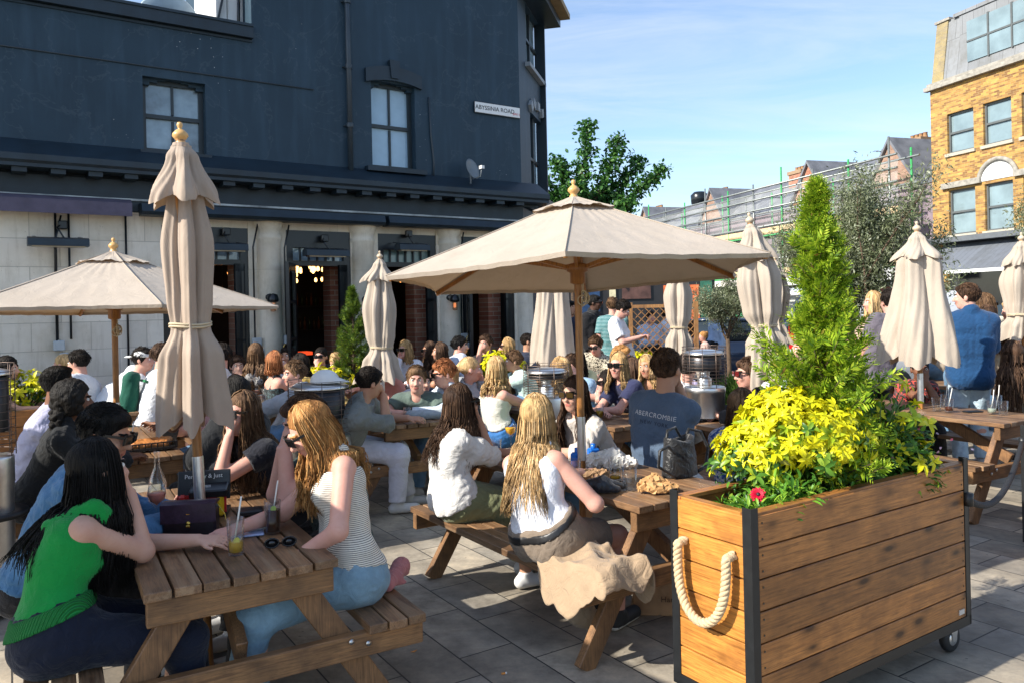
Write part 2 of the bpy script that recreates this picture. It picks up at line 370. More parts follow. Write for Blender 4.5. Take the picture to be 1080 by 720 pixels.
def strands(rt,name,mat,Hc,fh,rh,uh,s,style,length,n,seed,lean,back,N0,vol=1.0,wave=.008,out=1.0):
    r=np.random.default_rng(seed); V=[];F_=[];seg=11
    Rm=np.stack([rh,fh,uh],1)
    for q in range(n):
        u=r.random(); sd=r.choice([-1,1]); th=r.uniform(.02,1)*pi*.98     # parting -> round the back
        # scalp root near the parting, on top
        ph=r.uniform(0,1)
        root=Hc+Rm@(V3(sd*.012,.05-.11*ph,.112)*s)
        ang=th*(0.62+.38*ph) if style!='front' else th
        a=pi/2-sd*ang if False else None
        azi=(.50+ph*1.75)+r.normal(0,.12)                                   # 0 = front, pi/2 = side, >pi/2 back
        azi=np.clip(azi+ (r.random()**2)*1.0,.72,pi*1.0+.25)
        w=(.080+.008*r.random()+(.008 if r.random()<.04 else 0))*s*vol
        rad_=lambda z: w*math.sqrt(max(0.03,1-(z/.143)**2)) if z>0 else w*(1+.12*min(1,-z/.1))
        pts=[]
        L=length*(.82+.25*r.random())
        hx,hy=math.sin(azi)*sd,math.cos(azi)
        zz=[.139,.122,.08,.0,-.06]
        for z in zz:
            rr=rad_(z) if z<.138 else .012*s; 
            pts.append(Hc+Rm@V3(hx*rr*1.0,hy*rr*1.16-.008*s,z*s))
        p=pts[-1]; ph0=azi*sd*2.6+r.normal(0,.9); dn=V3(0,0,-1)
        tdir=nz(dn*1.0+lean*.0)
        for i in range(seg-5+3):
            st=L/(seg-2); t=i/(seg-2)
            off=Rm@V3(hx,hy,0)
            # fall to the back / over the shoulder, keep clear of the torso
            p=p+dn*st+off*st*(.05*out*(1-t))+back*st*(.16 if hy<.3 else .03)*(1-t)+V3(*(r.normal(0,wave*.5,3)))
            qv=p-N0; ax=nz(lean); 
            if p[2]<N0[2]+.02:
                h=qv-ax*np.dot(qv,ax); dd=np.linalg.norm(h); lim=.118*s+.01*r.random()
                if dd<lim: p=p+nz(h+back*.02)*(lim-dd)
            pts.append(p+wave*V3(math.sin(ph0+i*1.1),math.cos(ph0+i*.9),0)*min(1,i/3))
        pts=np.array(pts); m_=len(pts); R0=(.0016+.0016*r.random())*s; fly=r.random()<.05
        b=len(V)
        for i in range(m_):
            t=pts[min(i+1,m_-1)]-pts[max(i-1,0)]; x=nz(np.cross(t,V3(.3,.2,1))); y=nz(np.cross(t,x)); rr=R0*(1-.75*(i/(m_-1))**2)
            for a in(0,2.09,4.19): V.append(pts[i]+(x*math.cos(a)*1.7+y*math.sin(a))*rr)
        for i in range(m_-1):
            for a in range(3): F_.append((b+i*3+a,b+i*3+(a+1)%3,b+i*3+3+(a+1)%3,b+i*3+3+a))
    return V,F_
def person(label,hip,head,chest,face=None,sex='f',skin='fair',top=('tee',('w',(.8,.8,.8))),bot=('jeans',('j',(.1,.16,.3),'denim')),hair=('long','brown'),
           L='table',R='table',stand=False,vox=.012,pitch=0,glasses=None,feet=None,s=None,group=None,look=None,shoe=(.5,.5,.5),hz=None,hat=None,legs=None,tz=.74,stretch=1,hairlen=None,name='person',blink=0,side=0,arms_r=1.0):
    s=s or (1.0 if sex=='m' else .95); face=chest if face is None else face
    top_w=at(*head) if len(head)==3 and head[1]>60 else Vector(head)
    fc=np.array(U(chest)); rc=np.cross(fc,V3(0,0,1)); up=V3(0,0,1)
    cp,sp=math.cos(rad(pitch)),math.sin(rad(pitch)); fhh=np.array(U(face)); fh=fhh*cp-up*sp*1.0; uh=up*cp+fhh*sp; rh=np.cross(fh,uh); 
    if side: uh=nz(uh+rh*math.sin(rad(side))); rh=nz(np.cross(fh,uh))
    O=V3(hip[0],hip[1],0)
    P=V3(hip[0],hip[1],hz if hz else (.45+.115*s if not stand else .91*s))
    Hc=np.array(top_w)-uh*.12*s
    Nb=Hc-uh*.165*s-fh*.03*s
    Nb[2]=min(Nb[2],Hc[2]-.10*s)
    d=Nb-P; Ld=np.linalg.norm(d); nat=.485*s
    bow=min(.11,math.sqrt(max(0,(nat/2)**2-(Ld/2)**2))) if Ld<nat else .0
    dn=nz(d); bk=nz(-fc-dn*np.dot(-fc,dn)); M=(P+Nb)/2+bk*(bow+.012)
    ut=nz(Nb-M); 
    fem=sex=='f'; sw=(.140 if fem else .170)*s
    rc2=nz(rc-ut*np.dot(rc,ut)); fct=nz(np.cross(ut,rc2)) if np.dot(np.cross(ut,rc2),fc)>0 else -nz(np.cross(ut,rc2))
    SH={-1:Nb-ut*.062*s-rc2*sw,1:Nb-ut*.062*s+rc2*sw}
    dirp=nz(M-P); HP={q:P+rc*q*.088*s for q in(-1,1)}
    # limbs
    arms={}; la,lf=.285*s*arms_r,.25*s*arms_r
    for q,md in((-1,L),(1,R)):
        sh=SH[q]; fwd=fc
        if isinstance(md,(tuple,list,Vector,np.ndarray)) and len(md)==3: t=V3(*md); pole=-up*1.0+rc*q*.5
        elif md=='table': t=V3(*(O+fc*.56*s+rc*q*.10)); t[2]=tz+.045; sd=Nb+fc*.33; t[:2]=(.5*t[:2]+.5*(sd[:2]+rc[:2]*q*.06)); pole=-up+rc*q*.9
        elif md=='cross': t=Nb+fc*.30+rc*(-q)*.08; t[2]=tz+.05; pole=-up*.6+rc*q*1.0
        elif md=='chin': t=Hc+fh*.115*s-uh*.10*s+rh*q*.012; pole=-up+fc*.35+rc*q*.15
        elif md=='mouth': t=Hc+fh*.135*s-uh*.075*s+rh*q*.01; pole=-up+fc*.35+rc*q*.15
        elif md=='hold': t=Nb+fc*.36+rc*q*.1; t[2]=max(tz+.16,Nb[2]-.26); pole=-up+rc*q*.4
        elif md=='lap': t=P+fc*.27*s+rc*q*.08+up*.11; pole=-up*.3+rc*q*1-fc*.5
        elif md=='rest': t=P+fc*.05+rc*q*.22+up*-.06; pole=-fc+rc*q*.4
        elif md=='pocket': t=HP[q]+fc*.06+rc*q*.10+up*.02; pole=-fc+rc*q*.6
        else: t=sh-up*.50*s+rc*q*.05+fc*.06; pole=-fc+rc*q*.3
        e,w=ik(sh,t,la,lf,pole); 
        if not stand and md in('table','chin','mouth','hold','cross') and e[2]<tz+.035 and np.dot((e-O)[:2],fc[:2])>.22: e[2]=tz+.035
        arms[q]=(sh,e,w,md)
    lg={}; lt,ls=.43*s,.41*s
    for q in(-1,1):
        h=HP[q]
        if legs is not None: ft=V3(*legs[0 if q<0 else 1]); pole=fc+up*.6
        elif stand: ft=V3(*(O+rc*q*.11+fc*(.05*q)));ft[2]=.085*s; pole=fc
        else: ft=V3(*(O+fc*(.50-.10*(q>0)+(feet or 0))*s+rc*q*.12)); ft[2]=.085*s; pole=fc*.6+up
        k,a=ik(h,ft,lt,ls,pole); lg[q]=(h,k,a)
    pts=[P,Nb,Hc+uh*.14,Hc-uh*.14,Hc+fh*.13,Hc-fh*.13]+[x for q in(-1,1) for x in arms[q][:3]]+[x for q in(-1,1) for x in lg[q]]+[lg[q][2]+fc*.2 for q in(-1,1)]+[arms[q][2]+nz(arms[q][2]-arms[q][1])*.12 for q in(-1,1)]+[lg[q][2]-up*.1 for q in(-1,1)]
    pts=np.array(pts); lo=pts.min(0)-.16; hi=pts.max(0)+.16; lo[2]=max(lo[2],-.02)
    if vox<.0095: lo_b=lo.copy()
    root=empty(name,tuple(O),0,label,'person',group); O3=O
    fine=vox<.0095
    # torso profile: (t along spine, half width, radius front-back)
    if fem: prof=[(0,.082,.100),(.18,.078,.098),(.40,.052,.082),(.58,.062,.083),(.78,.076,.082),(.90,.070,.058)]
    else: prof=[(0,.075,.100),(.18,.070,.104),(.40,.075,.104),(.58,.088,.104),(.78,.095,.096),(.90,.085,.070)]
    def sp_(t):
        a,b_,c=P,M,Nb; return (1-t)**2*a+2*t*(1-t)*(M*1.0)+t*t*c
    def torso(f,inf=0,t0=-1,t1=2,k=.032):
        for t,w,r in prof:
            if t0<=t<=t1:
                c=sp_(t); x=rc*(1-t)+rc2*t; f.cone(c-x*w*s,c+x*w*s,(r+0)*s+inf,(r+0)*s+inf,k)
        if t1>.9:
            for q in(-1,1): f.cone(Nb-ut*.01*s,SH[q],.040*s+inf*.8,.047*s+inf*.8,k)
        if fem and t1>.7:
            c=sp_(.70)
            for q in(-1,1): f.ell(c+fct*.075*s+rc2*q*.062*s,(.055*s+inf,)*3,k=.03)
        if t0<0.1:
            for q in(-1,1): f.ell(P-fc*.055*s+rc*q*.07*s-up*(.012 if not stand else .03),((.098 if fem else .092)*s+inf,)*3,k=.05)
    Ra=(.047,.040,.039,.024) if fem else (.056,.047,.045,.029)
    Rl=(.088,.060,.054,.036) if fem else (.086,.062,.058,.038)
    def arm(f,q,inf=0,u1=1,f1=0,k=.02,puff=0):
        sh,e,w,_=arms[q]
        if f1>0:
            f.cone(sh,e,Ra[0]*s+inf,Ra[1]*s+inf,k)
            m=e+(w-e)*f1; n=nz(w-e); f.cone(e,m+n*.03,Ra[1]*s+inf,(Ra[2]+(Ra[3]-Ra[2])*f1)*s+inf,k,cut=(m,n))
            if puff: f.ell(sh+(e-sh)*.55,(.07,.07,.075),k=.04)
        elif u1>0:
            m=sh+(e-sh)*u1; n=nz(e-sh); f.cone(sh,m+n*.03,Ra[0]*s+inf,(Ra[0]+(Ra[1]-Ra[0])*u1)*s+inf+.003,k,cut=(m,n))
    def leg(f,q,inf=0,t1=1,flare=0,k=.045):
        h,kn,a=lg[q]
        if t1>1:
            f.cone(h,kn,Rl[0]*s+inf,Rl[1]*s+inf,k); m=kn+(a-kn)*(t1-1); n=nz(a-kn); f.cone(kn,m+n*.03,Rl[2]*s+inf+.005,(Rl[2]+(Rl[3]-Rl[2])*(t1-1))*s+inf+flare,k,cut=(m,n))
        else:
            m=h+(kn-h)*t1; n=nz(kn-h); f.cone(h,m+n*.03,Rl[0]*s+inf,(Rl[0]+(Rl[1]-Rl[0])*t1)*s+inf+flare,k,cut=(m,n))
    # ---- body
    f=Field(lo,hi,vox); torso(f)
    f.cone(Nb-ut*.05*s,Hc-uh*.05*s-fh*.018*s,(.062 if not fem else .052)*s,(.055 if not fem else .045)*s,.03)
    for q in(-1,1):
        arm(f,q,0,1,1); h,kn,a=lg[q]; f.cone(h,kn,Rl[0]*s,Rl[1]*s,.028); 
        calf=kn+(a-kn)*.3-fc*.015; f.cone(kn,calf,Rl[1]*s*.9,Rl[2]*s,.02); f.cone(calf,a,Rl[2]*s,Rl[3]*s,.02)
        toe=a+fc*.15*s-up*(a[2]-.035); f.cone(a-up*.03-fc*.03,toe,.038*s,.030*s,.02)
        sh,e,w,md=arms[q]; hd=nz(w-e)
        if md in('chin','mouth'): hd=nz(hd*.6+(Hc-uh*.06*s+fh*.08-w)*3)
        if md=='table' : hd=nz(hd*V3(1,1,.25)-up*.05)
        pn=nz(np.cross(hd,rc*q+V3(.01,.02,.3))); side_=nz(np.cross(pn,hd))*1.0
        if np.dot(side_,-rc*q)<0: side_=-side_             # thumb side points inward
        hs=s*(1 if not fem else .92); cu=-pn if pn[2]>0 else pn
        rf=max(.0082*hs,vox*.72)
        for z in(-1.5,-.5,.5,1.5):
            f.cone(w+side_*z*.010*hs,w+hd*.082*hs+side_*z*.019*hs,.015*hs,.0125*hs,.012)
        curl={'chin':1.1,'mouth':1.2,'hold':1.3,'table':.45,'lap':.4,'cross':.6}.get(md if isinstance(md,str) else 'hold',.5)
        for z,Lf in((-1.5,.062),(-.5,.073),(.5,.078),(1.5,.070)):
            b0=w+hd*.082*hs+side_*z*.020*hs; d1=nz(hd*math.cos(curl*.5)+cu*math.sin(curl*.5)+side_*z*.05); b1=b0+d1*Lf*.5*hs; d2=nz(hd*math.cos(curl*1.3)+cu*math.sin(curl*1.3)); b2=b1+d2*Lf*.5*hs
            f.cone(b0,b1,rf*1.08,rf,.004); f.cone(b1,b2,rf,rf*.85,.004)
        t0=w+side_*.022*hs+hd*.02*hs; t1=t0+nz(hd*.75+side_*.7)*.042*hs; t2=t1+nz(hd+side_*.15+cu*.3)*.03*hs
        f.cone(t0,t1,rf*1.5,rf*1.15,.008); f.cone(t1,t2,rf*1.15,rf*.95,.004)
    Rm=np.stack([rh,fh,uh],1)
    def hp(x,y,z): return Hc+Rm@(V3(x,y,z)*s)
    f.ell(hp(0,-.012,.028),(.076*s,.096*s,.090*s),Rm,.01)
    f.ell(hp(0,.028,-.035),(.058*s,.066*s,.080*s),Rm,.03)
    f.ell(hp(0,.052,-.085),((.028 if fem else .034)*s,.026*s,.022*s),Rm,.025)
    if vox<.014:
        f.cone(hp(0,.092,.012),hp(0,.112,-.026),.008*s,.013*s,.010)
        for q in(-1,1):
            f.ell(hp(q*.031,.099,.012),(.017*s,.015*s,.012*s),Rm,.010,'s')
            f.ell(hp(q*.030,.078,-.024),(.024*s,.02*s,.022*s),Rm,.015)
            f.cone(hp(q*.012,.097,.030),hp(q*.045,.084,.030),.007*s,.006*s,.010)
            f.ell(hp(q*.078,-.008,-.004),(.012*s,.020*s,.032*s),Rm,.006)
            f.cone(hp(q*.010,.103,-.030),hp(q*.012,.100,-.032),.007*s,.007*s,.004)
        f.cone(hp(-.018,.088,-.052),hp(.018,.088,-.052),.0085*s,.0085*s,.006); f.cone(hp(-.014,.087,-.062),hp(.014,.087,-.062),.0090*s,.0090*s,.005)
    if vox<.012: f.cone(hp(-.02,.104,-.0565),hp(.02,.104,-.0565),.0035*s,.0035*s,.004,'s')
    Vv,Fq=f.mesh(); cen=Vv[Fq].mean(1); mi=np.zeros(len(Fq),int)
    lp=(cen-hp(0,.092,-.057))@Rm; mi[(np.abs(lp[:,0])<.022*s)&(np.abs(lp[:,2])<.0115*s*(1-.5*np.abs(lp[:,0])/.022/s))&(np.abs(lp[:,1])<.022)]=1
    for q in(-1,1):
        lp=(cen-hp(q*.031,.09,.030))@Rm; mi[(np.abs(lp[:,0])<.018*s)&(np.abs(lp[:,2]+abs(.0)*1)<.0045*s+vox*.12)&(np.abs(lp[:,1])<.02)]=2
    sc=SKINS[skin]; lip=pm('lips '+skin,(sc[0]*.75,sc[1]*.42,sc[2]*.45),.4); hm=hairmat(hair[1]); 
    body=link('body',mesh_np('body',Vv-O3,Fq,[skinmat(skin),lip,hm],mi),root)
    if vox<.014 and glasses is None:
        for q in(-1,1):
            e_=MB(); R3=Matrix(Rm.tolist()); ew=pm('eye white',(.75,.72,.68),.2,var=.02); ei=pm('eye iris',(.03,.02,.012),.1,var=0)
            c=Vector(hp(q*.031,.080,.012)-O3); n1=10
            e_.lathe([(.0001,.0125*s)]+[(.0125*s*math.sin(a),.0125*s*math.cos(a)) for a in(.25,.5)],ei,c,n1,R3@Matrix.Rotation(-pi/2,3,'X'))
            e_.lathe([(.0125*s*math.sin(a),.0125*s*math.cos(a)) for a in(.5,1,1.5,2.2,3.14)],ew,c,n1,R3@Matrix.Rotation(-pi/2,3,'X')); e_.build('eye',root)
    # ---- clothes
    def cmesh(name,fn,mat,vx,warp=.004,fr=30,seed=1,axis=None,cl=(),lo_=None,hi_=None):
        g=Field(lo if lo_ is None else lo_,hi if hi_ is None else hi_,vx); fn(g)
        if warp: g.warp(warp,fr,seed,axis,.5)
        for p,n in cl: g.clip(p,n)
        a,b_=g.mesh()
        if len(b_): return link(name,mesh_np(name,a-O3,b_,[mat]),root)
    sd=abs(hash(label))%997 if False else sum(map(ord,label))%997
    tk,tm=top[0],clothmat(top[1]); opt=top[2] if len(top)>2 else {}
    inf={'tee':.015,'tank':.010,'vest':.020,'shirt':.018,'jacket':.026,'coat':.034,'dress':.013,'strap':.009}[tk]; inf=opt.get('inf',inf)
    hem=opt.get('hem',.02 if tk!='tank' else .10); slv=opt.get('slv',{'tee':.55,'tank':0,'vest':0,'strap':0,'shirt':1.95,'jacket':1.97,'coat':1.97,'dress':opt.get('slv',0)}[tk])
    def ftop(g):
        if tk in('tank','strap','vest'):
            torso(g,inf,t1=.8 if tk!='vest' else .89)
            for p_,n_ in cl: g.clip(p_,n_)
            ap=sp_({'strap':.74,'vest':.88}.get(tk,.80)); 
            g.clip(ap+ut*(.02 if tk=='strap' else .035),ut)
            for q in(-1,1):
                so=SH[q]*.62+Nb*.38; so=so+ut*.03
                r_={'tank':.019,'vest':.036,'strap':.006}[tk]
                cf=sp_(.76)+fct*.105*s+rc2*q*.06*s; cb=sp_(.76)-fct*.088*s+rc2*q*.055*s
                mid_=so+ut*.030*s
                if r_<vx_*1.3: r_=vx_*.9
                g.cone(cf,mid_+fct*.02,r_,r_,.012); g.cone(mid_+fct*.02,mid_-fct*.02,r_,r_,.01); g.cone(mid_-fct*.02,cb,r_,r_,.012)
        else:
            torso(g,inf)
            for p_,n_ in cl: g.clip(p_,n_)
            for q in(-1,1):
                if slv>1: arm(g,q,inf*.8,1,slv-1,.022,opt.get('puff',0))
                elif slv>0: arm(g,q,inf+.002,slv,0,.022)
            if tk in('jacket','coat','shirt') and opt.get('collar',1):
                g.cone(Nb+ut*.01,Nb+ut*.035*s-fct*.01,.072*s+inf*.4,.064*s+inf*.3,.02)
            if opt.get('hood'): g.ell(Nb-fct*.09+ut*.0,(.10,.07,.07),k=.04)
        g.ell(Nb+ut*(.085 if tk not in('jacket','coat','shirt') else .10)*s+fct*.02,((.078 if tk!='dress' else .09)*s,)*3,k=.008,op='s')
        if slv==0 and tk in('dress',):
            for q in(-1,1):
                sh,e,_,_=arms[q]; g.cone(sh+rc2*q*.075*s-ut*.01,sh+rc2*q*.09*s-ut*.12*s,.062*s,.062*s,.01,'s')
    vx_=vox if vox>.009 else max(vox,.0075)
    hm_p=sp_(0)+dirp*hem*s if tk!='dress' else P
    cl=[] if tk=='dress' else [(P+dirp*hem*s if not opt.get('long') else P-up*opt['long'], -dirp if not opt.get('long') else -up)]
    lo2=np.minimum.reduce([P-.25,Nb-.25]+[x-.12 for q in(-1,1) for x in arms[q][:3]]); hi2=np.maximum.reduce([P+.25,Nb+.25]+[x+.12 for q in(-1,1) for x in arms[q][:3]])
    lo2[2]=max(lo2[2],.0); 
    cmesh('top' if tk!='dress' else 'dress',ftop,tm,vx_,warp=opt.get('warp',{'tee':.0085,'tank':.004,'vest':.004,'shirt':.011,'jacket':.011,'coat':.012,'dress':.007,'strap':.003}[tk]),fr=opt.get('fr',34),seed=sd,axis=None,cl=[],lo_=lo2,hi_=hi2)
    if opt.get('rib'):
        def fr_(g): torso(g,inf+.012,t1=.6); g.clip(P+dirp*(hem-.012),-dirp); g.clip(P+dirp*(hem+.045),dirp)
        rb=pm('rib '+top[1][0],top[1][1],.85); nt_=rb.node_tree; wv_=N(nt_,'ShaderNodeTexWave',i_Scale=38.0,i_Distortion=.1); nt_.links.new(vec(nt_,(1,1,0),(0,0,rad(30))),wv_.inputs[0]); bump(nt_,nt_.nodes['Principled BSDF'],wv_.outputs['Fac'],1,.02)
        cmesh('ribbed_hem',fr_,rb,vx_,0,lo_=P-.32,hi_=P+.4)
    bk_,bm=bot[0],clothmat(bot[1]); bo=bot[2] if len(bot)>2 else {}
    def fbot(g):
        i=.010 if bk_ in('jeans','shorts') else .014
        torso(g,.007 if hem<.05 else .019,t1=.2); g.clip(wt,dirp)
        t={'jeans':1.93,'shorts':.62,'trousers':1.95,'skirt':bo.get('len',1.0),'hot':.45}[bk_]
        for q in(-1,1): leg(g,q,i+(.004 if bk_=='trousers' else 0),t,bo.get('flare',.008 if bk_!='jeans' else .012))
        if bk_=='skirt':
            for w_ in(-.5,0,.5):
                h=P+rc*w_*.09; kk=(lg[-1][1]+lg[1][1])/2+(lg[1][1]-lg[-1][1])*w_*.5; tt=min(1,t); e_=h+(kk-h)*tt; g.cone(h,e_+nz(kk-h)*.02,.095*s+i,.07*s+i,.05,cut=(e_,nz(kk-h)))
                if t>1:
                    a_=(lg[-1][2]+lg[1][2])/2+(lg[1][2]-lg[-1][2])*w_; m_=kk+(a_-kk)*(t-1); g.cone(kk,m_+nz(a_-kk)*.02,.075*s+i,.085,.06,cut=(m_,nz(a_-kk)))
    wt=P+dirp*bo.get('waist',.11)*s
    if bk_!='none':
        lo3=np.minimum.reduce([P-.25]+[x-.13 for q in(-1,1) for x in lg[q]]); hi3=np.maximum.reduce([P+.25]+[x+.13 for q in(-1,1) for x in lg[q]]); lo3[2]=max(lo3[2],-.01)
        cmesh({'jeans':'jeans','shorts':'shorts','trousers':'trousers','skirt':'skirt','hot':'shorts'}[bk_],fbot,bm,vx_ if not fine else max(vx_,.009),warp=bo.get('warp',.008),fr=30,seed=sd+5,cl=[],lo_=lo3,hi_=hi3)
    if bo.get('belt'):
        def fb_(g): torso(g,.029,t1=.4); g.clip(wt-dirp*.004,dirp); g.clip(wt-dirp*.036,-dirp)
        cmesh('belt',fb_,pm('black belt',(.012,.012,.013),.4),vx_,0,lo_=P-.3,hi_=P+.3)
    # shoes
    if lg[1][2][2]>0 and shoe is not None:
        sm=pm('shoe %.2f %.2f'%(shoe[0],shoe[2]),shoe,.6,var=.15); so=pm('shoe sole',(.6,.58,.54),.6)
        for q in(-1,1):
            a=lg[q][2]; g=Field(a-V3(.22,.22,.12),a+V3(.22,.22,.1),max(vox,.009))
            toe=a+fc*.155*s; toe[2]=.045; he=a-fc*.035; he[2]=.045; g.cone(he,toe,.043*s,.038*s,.02); g.cone(a+up*.0,he+fc*.04+up*.02,.046*s,.042*s,.02); g.clip(V3(0,0,.004),-up)
            v_,f_=g.mesh()
            if len(f_):
                cz=v_[f_].mean(1)[:,2]; link('shoe',mesh_np('shoe',v_-O3,f_,[sm,so],(cz<.028).astype(int)),root)
    # ---- hair
    st=hair[0]; hvx=max(min(vox,.010),.007); 
    if st!='none':
        g=Field(Hc-.30 if st in('curly',) else Hc-V3(.30,.30,.30 if st not in('long','mid','bob') else .30+(hairlen or .3)),Hc+V3(.30,.30,.24),hvx)
        rr={'short':1.10,'crop':1.045,'flat':1.05,'curly':1.2,'bun':1.06,'pony':1.06,'long':1.02,'mid':1.02,'bob':1.02}.get(st,1.10)
        th=.0 if st in('crop','flat') else .006
        fr_n=nz(fh*.80-uh*.62); fp=hp(0,.068,.048)
        low=hp(0,-.02,-.055 if st in('short','crop','flat','bun','pony') else -.10)
        cuts=[(fp,fr_n),(low,nz(-uh*.9+fh*.45))]
        g.ell(hp(0,-.018,.034+th),(.079*rr*s,.097*rr*s,.089*rr*s),Rm,.01,cut=cuts)
        if st=='short':
            g.ell(hp(.01,.045,.088),(.055*s,.05*s,.032*s),Rm,.02)
            for q in(-1,1): g.cone(hp(q*.078,.012,.03),hp(q*.079,.010,-.012),.010*s,.006*s,.01)
        if st=='flat': g.ell(hp(0,.0,.098),(.066*s,.085*s,.034*s),Rm,.012)
        if st=='bun': g.ell(hp(0,-.10,.085),(.045*s,)*3,Rm,.01)
        if st=='curly':
            r_=np.random.default_rng(3)
            for _ in range(520):
                v=nz(r_.normal(size=3)); 
                if np.dot(v,V3(0,1,-.15))>.62 or v[2]<-.85: continue
                c=hp(0,-.02,.02)+Rm@(v*V3(.098,.108,.115)*s); g.ell(c,(.015*s+.012*r_.random(),)*3,k=.003)
            for _ in range(170):
                c=hp(r_.uniform(-.10,.10),-.06-.07*r_.random(),-.06-.11*r_.random()); g.ell(c,(.017,)*3,k=.004)
        if st=='pony':
            p0=hp(0,-.105,.05); p1=hp(0,-.15,.0); p2=hp(0,-.15,-.12)-0*up; p3=hp(0,-.13,-.22); g.cone(p0,p1,.022,.032,.02); g.cone(p1,p2,.032,.030,.02); g.cone(p2,p3,.030,.01,.02)
        if st in('long','bob','mid'):
            ln=hairlen or {'long':.34,'bob':.10,'mid':.2}[st]; bkd=nz(-fhh*.6-fc*.6+0*up)
            cb_=hp(0,-.045,-.06); g.ell(cb_,(.074*s,.055*s,.10*s),Rm,.03); 
            if ln>.12:
                for w_ in(-.036,0,.036):
                    a_=hp(w_,-.060,-.08); g.cone(a_,a_-up*min(ln*.40,.13)+bkd*ln*.06,.034*s,.010*s,.03)
            for q in(-1,1):
                g.cone(hp(q*.068,-.01,.03),hp(q*.072,.0,-.07),.020*s,.016*s,.02)
        if fine: g.warp(.0022 if st in('crop','flat','long','mid','bob') else .004,95 if st!='curly' else 120,sd)
        else: g.warp(.006,75,sd)
        v_,f_=g.mesh(); hb=link('hair',mesh_np('hair',v_-O3,f_,[hm]),root)
        if st in('long','bob','mid') :
            ns=(2700 if fine else 520 if vox<.0125 else 180); 
            sv,sf=strands(root,'hair',hm,Hc,fh,rh,uh,s,st,ln,ns,sd,ut,bkd,Nb,vol=.985,wave=(hair[2] if len(hair)>2 else .007)+(0 if fine else .001))
            sv=np.array(sv)
            if not fine: # thicker locks at distance
                c_=sv.reshape(-1,3,3).mean(1,keepdims=True); sv=((sv.reshape(-1,3,3)-c_)*(2.9 if vox<.0125 else 4.8)+c_).reshape(-1,3)
            me=mesh_np('hair_locks',sv-O3,np.array(sf),[hm]); l=link('hair_locks',me,root)
        elif st in('short','crop','flat') and vox<.0128:
            r_=np.random.default_rng(sd); V=[];F2=[]
            kk=1 if fine else 1.5
            for _ in range(900 if fine else 300):
                v=nz(r_.normal(size=3)); v[2]=abs(v[2])*.9+.02 if r_.random()<.75 else v[2]
                if v[1]>.55 and v[2]<.55 or v[2]<-.35 or (v[1]>.1 and v[2]<.05): continue
                v=nz(v); sh_=1.0 if st=='short' else .4; p=hp(0,-.018,.036+(.006 if st=='short' else 0))+Rm@(v*V3(.083,.101,.094)*s*(1.0 if st!='short' else 1.02)); wv=V3(.5*math.sin(v[1]*14+v[0]*6),.8 if v[2]>.5 else -.25,.15-.6*(v[2]<.5))+r_.normal(size=3)*.25
                dd=Rm@nz(wv-v*np.dot(wv,v)*.92)*(.030*sh_+.006)*kk
                x=nz(np.cross(dd,Rm@v))*.0034*kk; b=len(V); e2=p+dd+Rm@v*.004*sh_
                V+= [p-x,p+x,p+(Rm@v)*.006*sh_,e2-x*.3,e2+x*.3,e2+(Rm@v)*.002]; F2+=[(b,b+1,b+4,b+3),(b+1,b+2,b+5,b+4),(b+2,b,b+3,b+5)]
            link('hair_locks',mesh_np('hair_locks',np.array(V)-O3,np.array(F2),[hm]),root)
    if glasses is not None and glasses!='none':
        m_=MB(); lm=pm('lens '+str(glasses),{'dark':(.008,.008,.009),'red':(.12,.01,.012),'amber':(.05,.03,.01)}.get(glasses,(.01,.01,.01)),.08,var=0,spec=.8); fm=pm('glasses frame',(.012,.011,.011),.25,var=0)
        up_h=.012 if blink==0 else blink
        for q in(-1,1):
            c=hp(q*.033,.111,up_h); R3=Matrix(Rm.tolist())
            Rl_=R3@Matrix.Rotation(rad(-q*9),3,'Z')
            m_.box(Vector(c-O3),(.060*s,.006,.046*s),fm,Rl_,.006); m_.box(Vector(c-O3)+Rl_@Vector((0,.0045,0)),(.050*s,.004,.037*s),lm,Rl_,.006)
            m_.bar(Vector(hp(q*.062,.108,up_h+.012)-O3),Vector(hp(q*.081,-.01,up_h+.006)-O3),.006,.011,fm)
        m_.bar(Vector(hp(-.008,.113,up_h+.008)-O3),Vector(hp(.008,.113,up_h+.008)-O3),.007,.007,fm); m_.build('sunglasses' if glasses!='clear' else 'glasses',root)
    if hat:
        g=Field(Hc-.2,Hc+.26,hvx); g.ell(hp(0,-.012,.045),(.090*s,.108*s,.088*s),Rm,.01,cut=[(hp(0,0,.035),-uh)]); 
        bd=fh if hat[1]=='fwd' else -fh; c=hp(0,.0,.042)+bd*.125*s; g.ell(c,(.075*s,.075*s,.012),Rm,.012); v_,f_=g.mesh(); link('cap',mesh_np('cap',v_-O3,f_,[clothmat(hat[0])]),root)
    root['_h']=0; del root['_h']
    return dict(root=root,Hc=Hc,Nb=Nb,P=P,arms=arms,lg=lg,fc=fc,rc=rc,ut=ut,rc2=rc2,fct=fct,O=O3,s=s,sp=sp_,hp=hp,Rm=Rm)
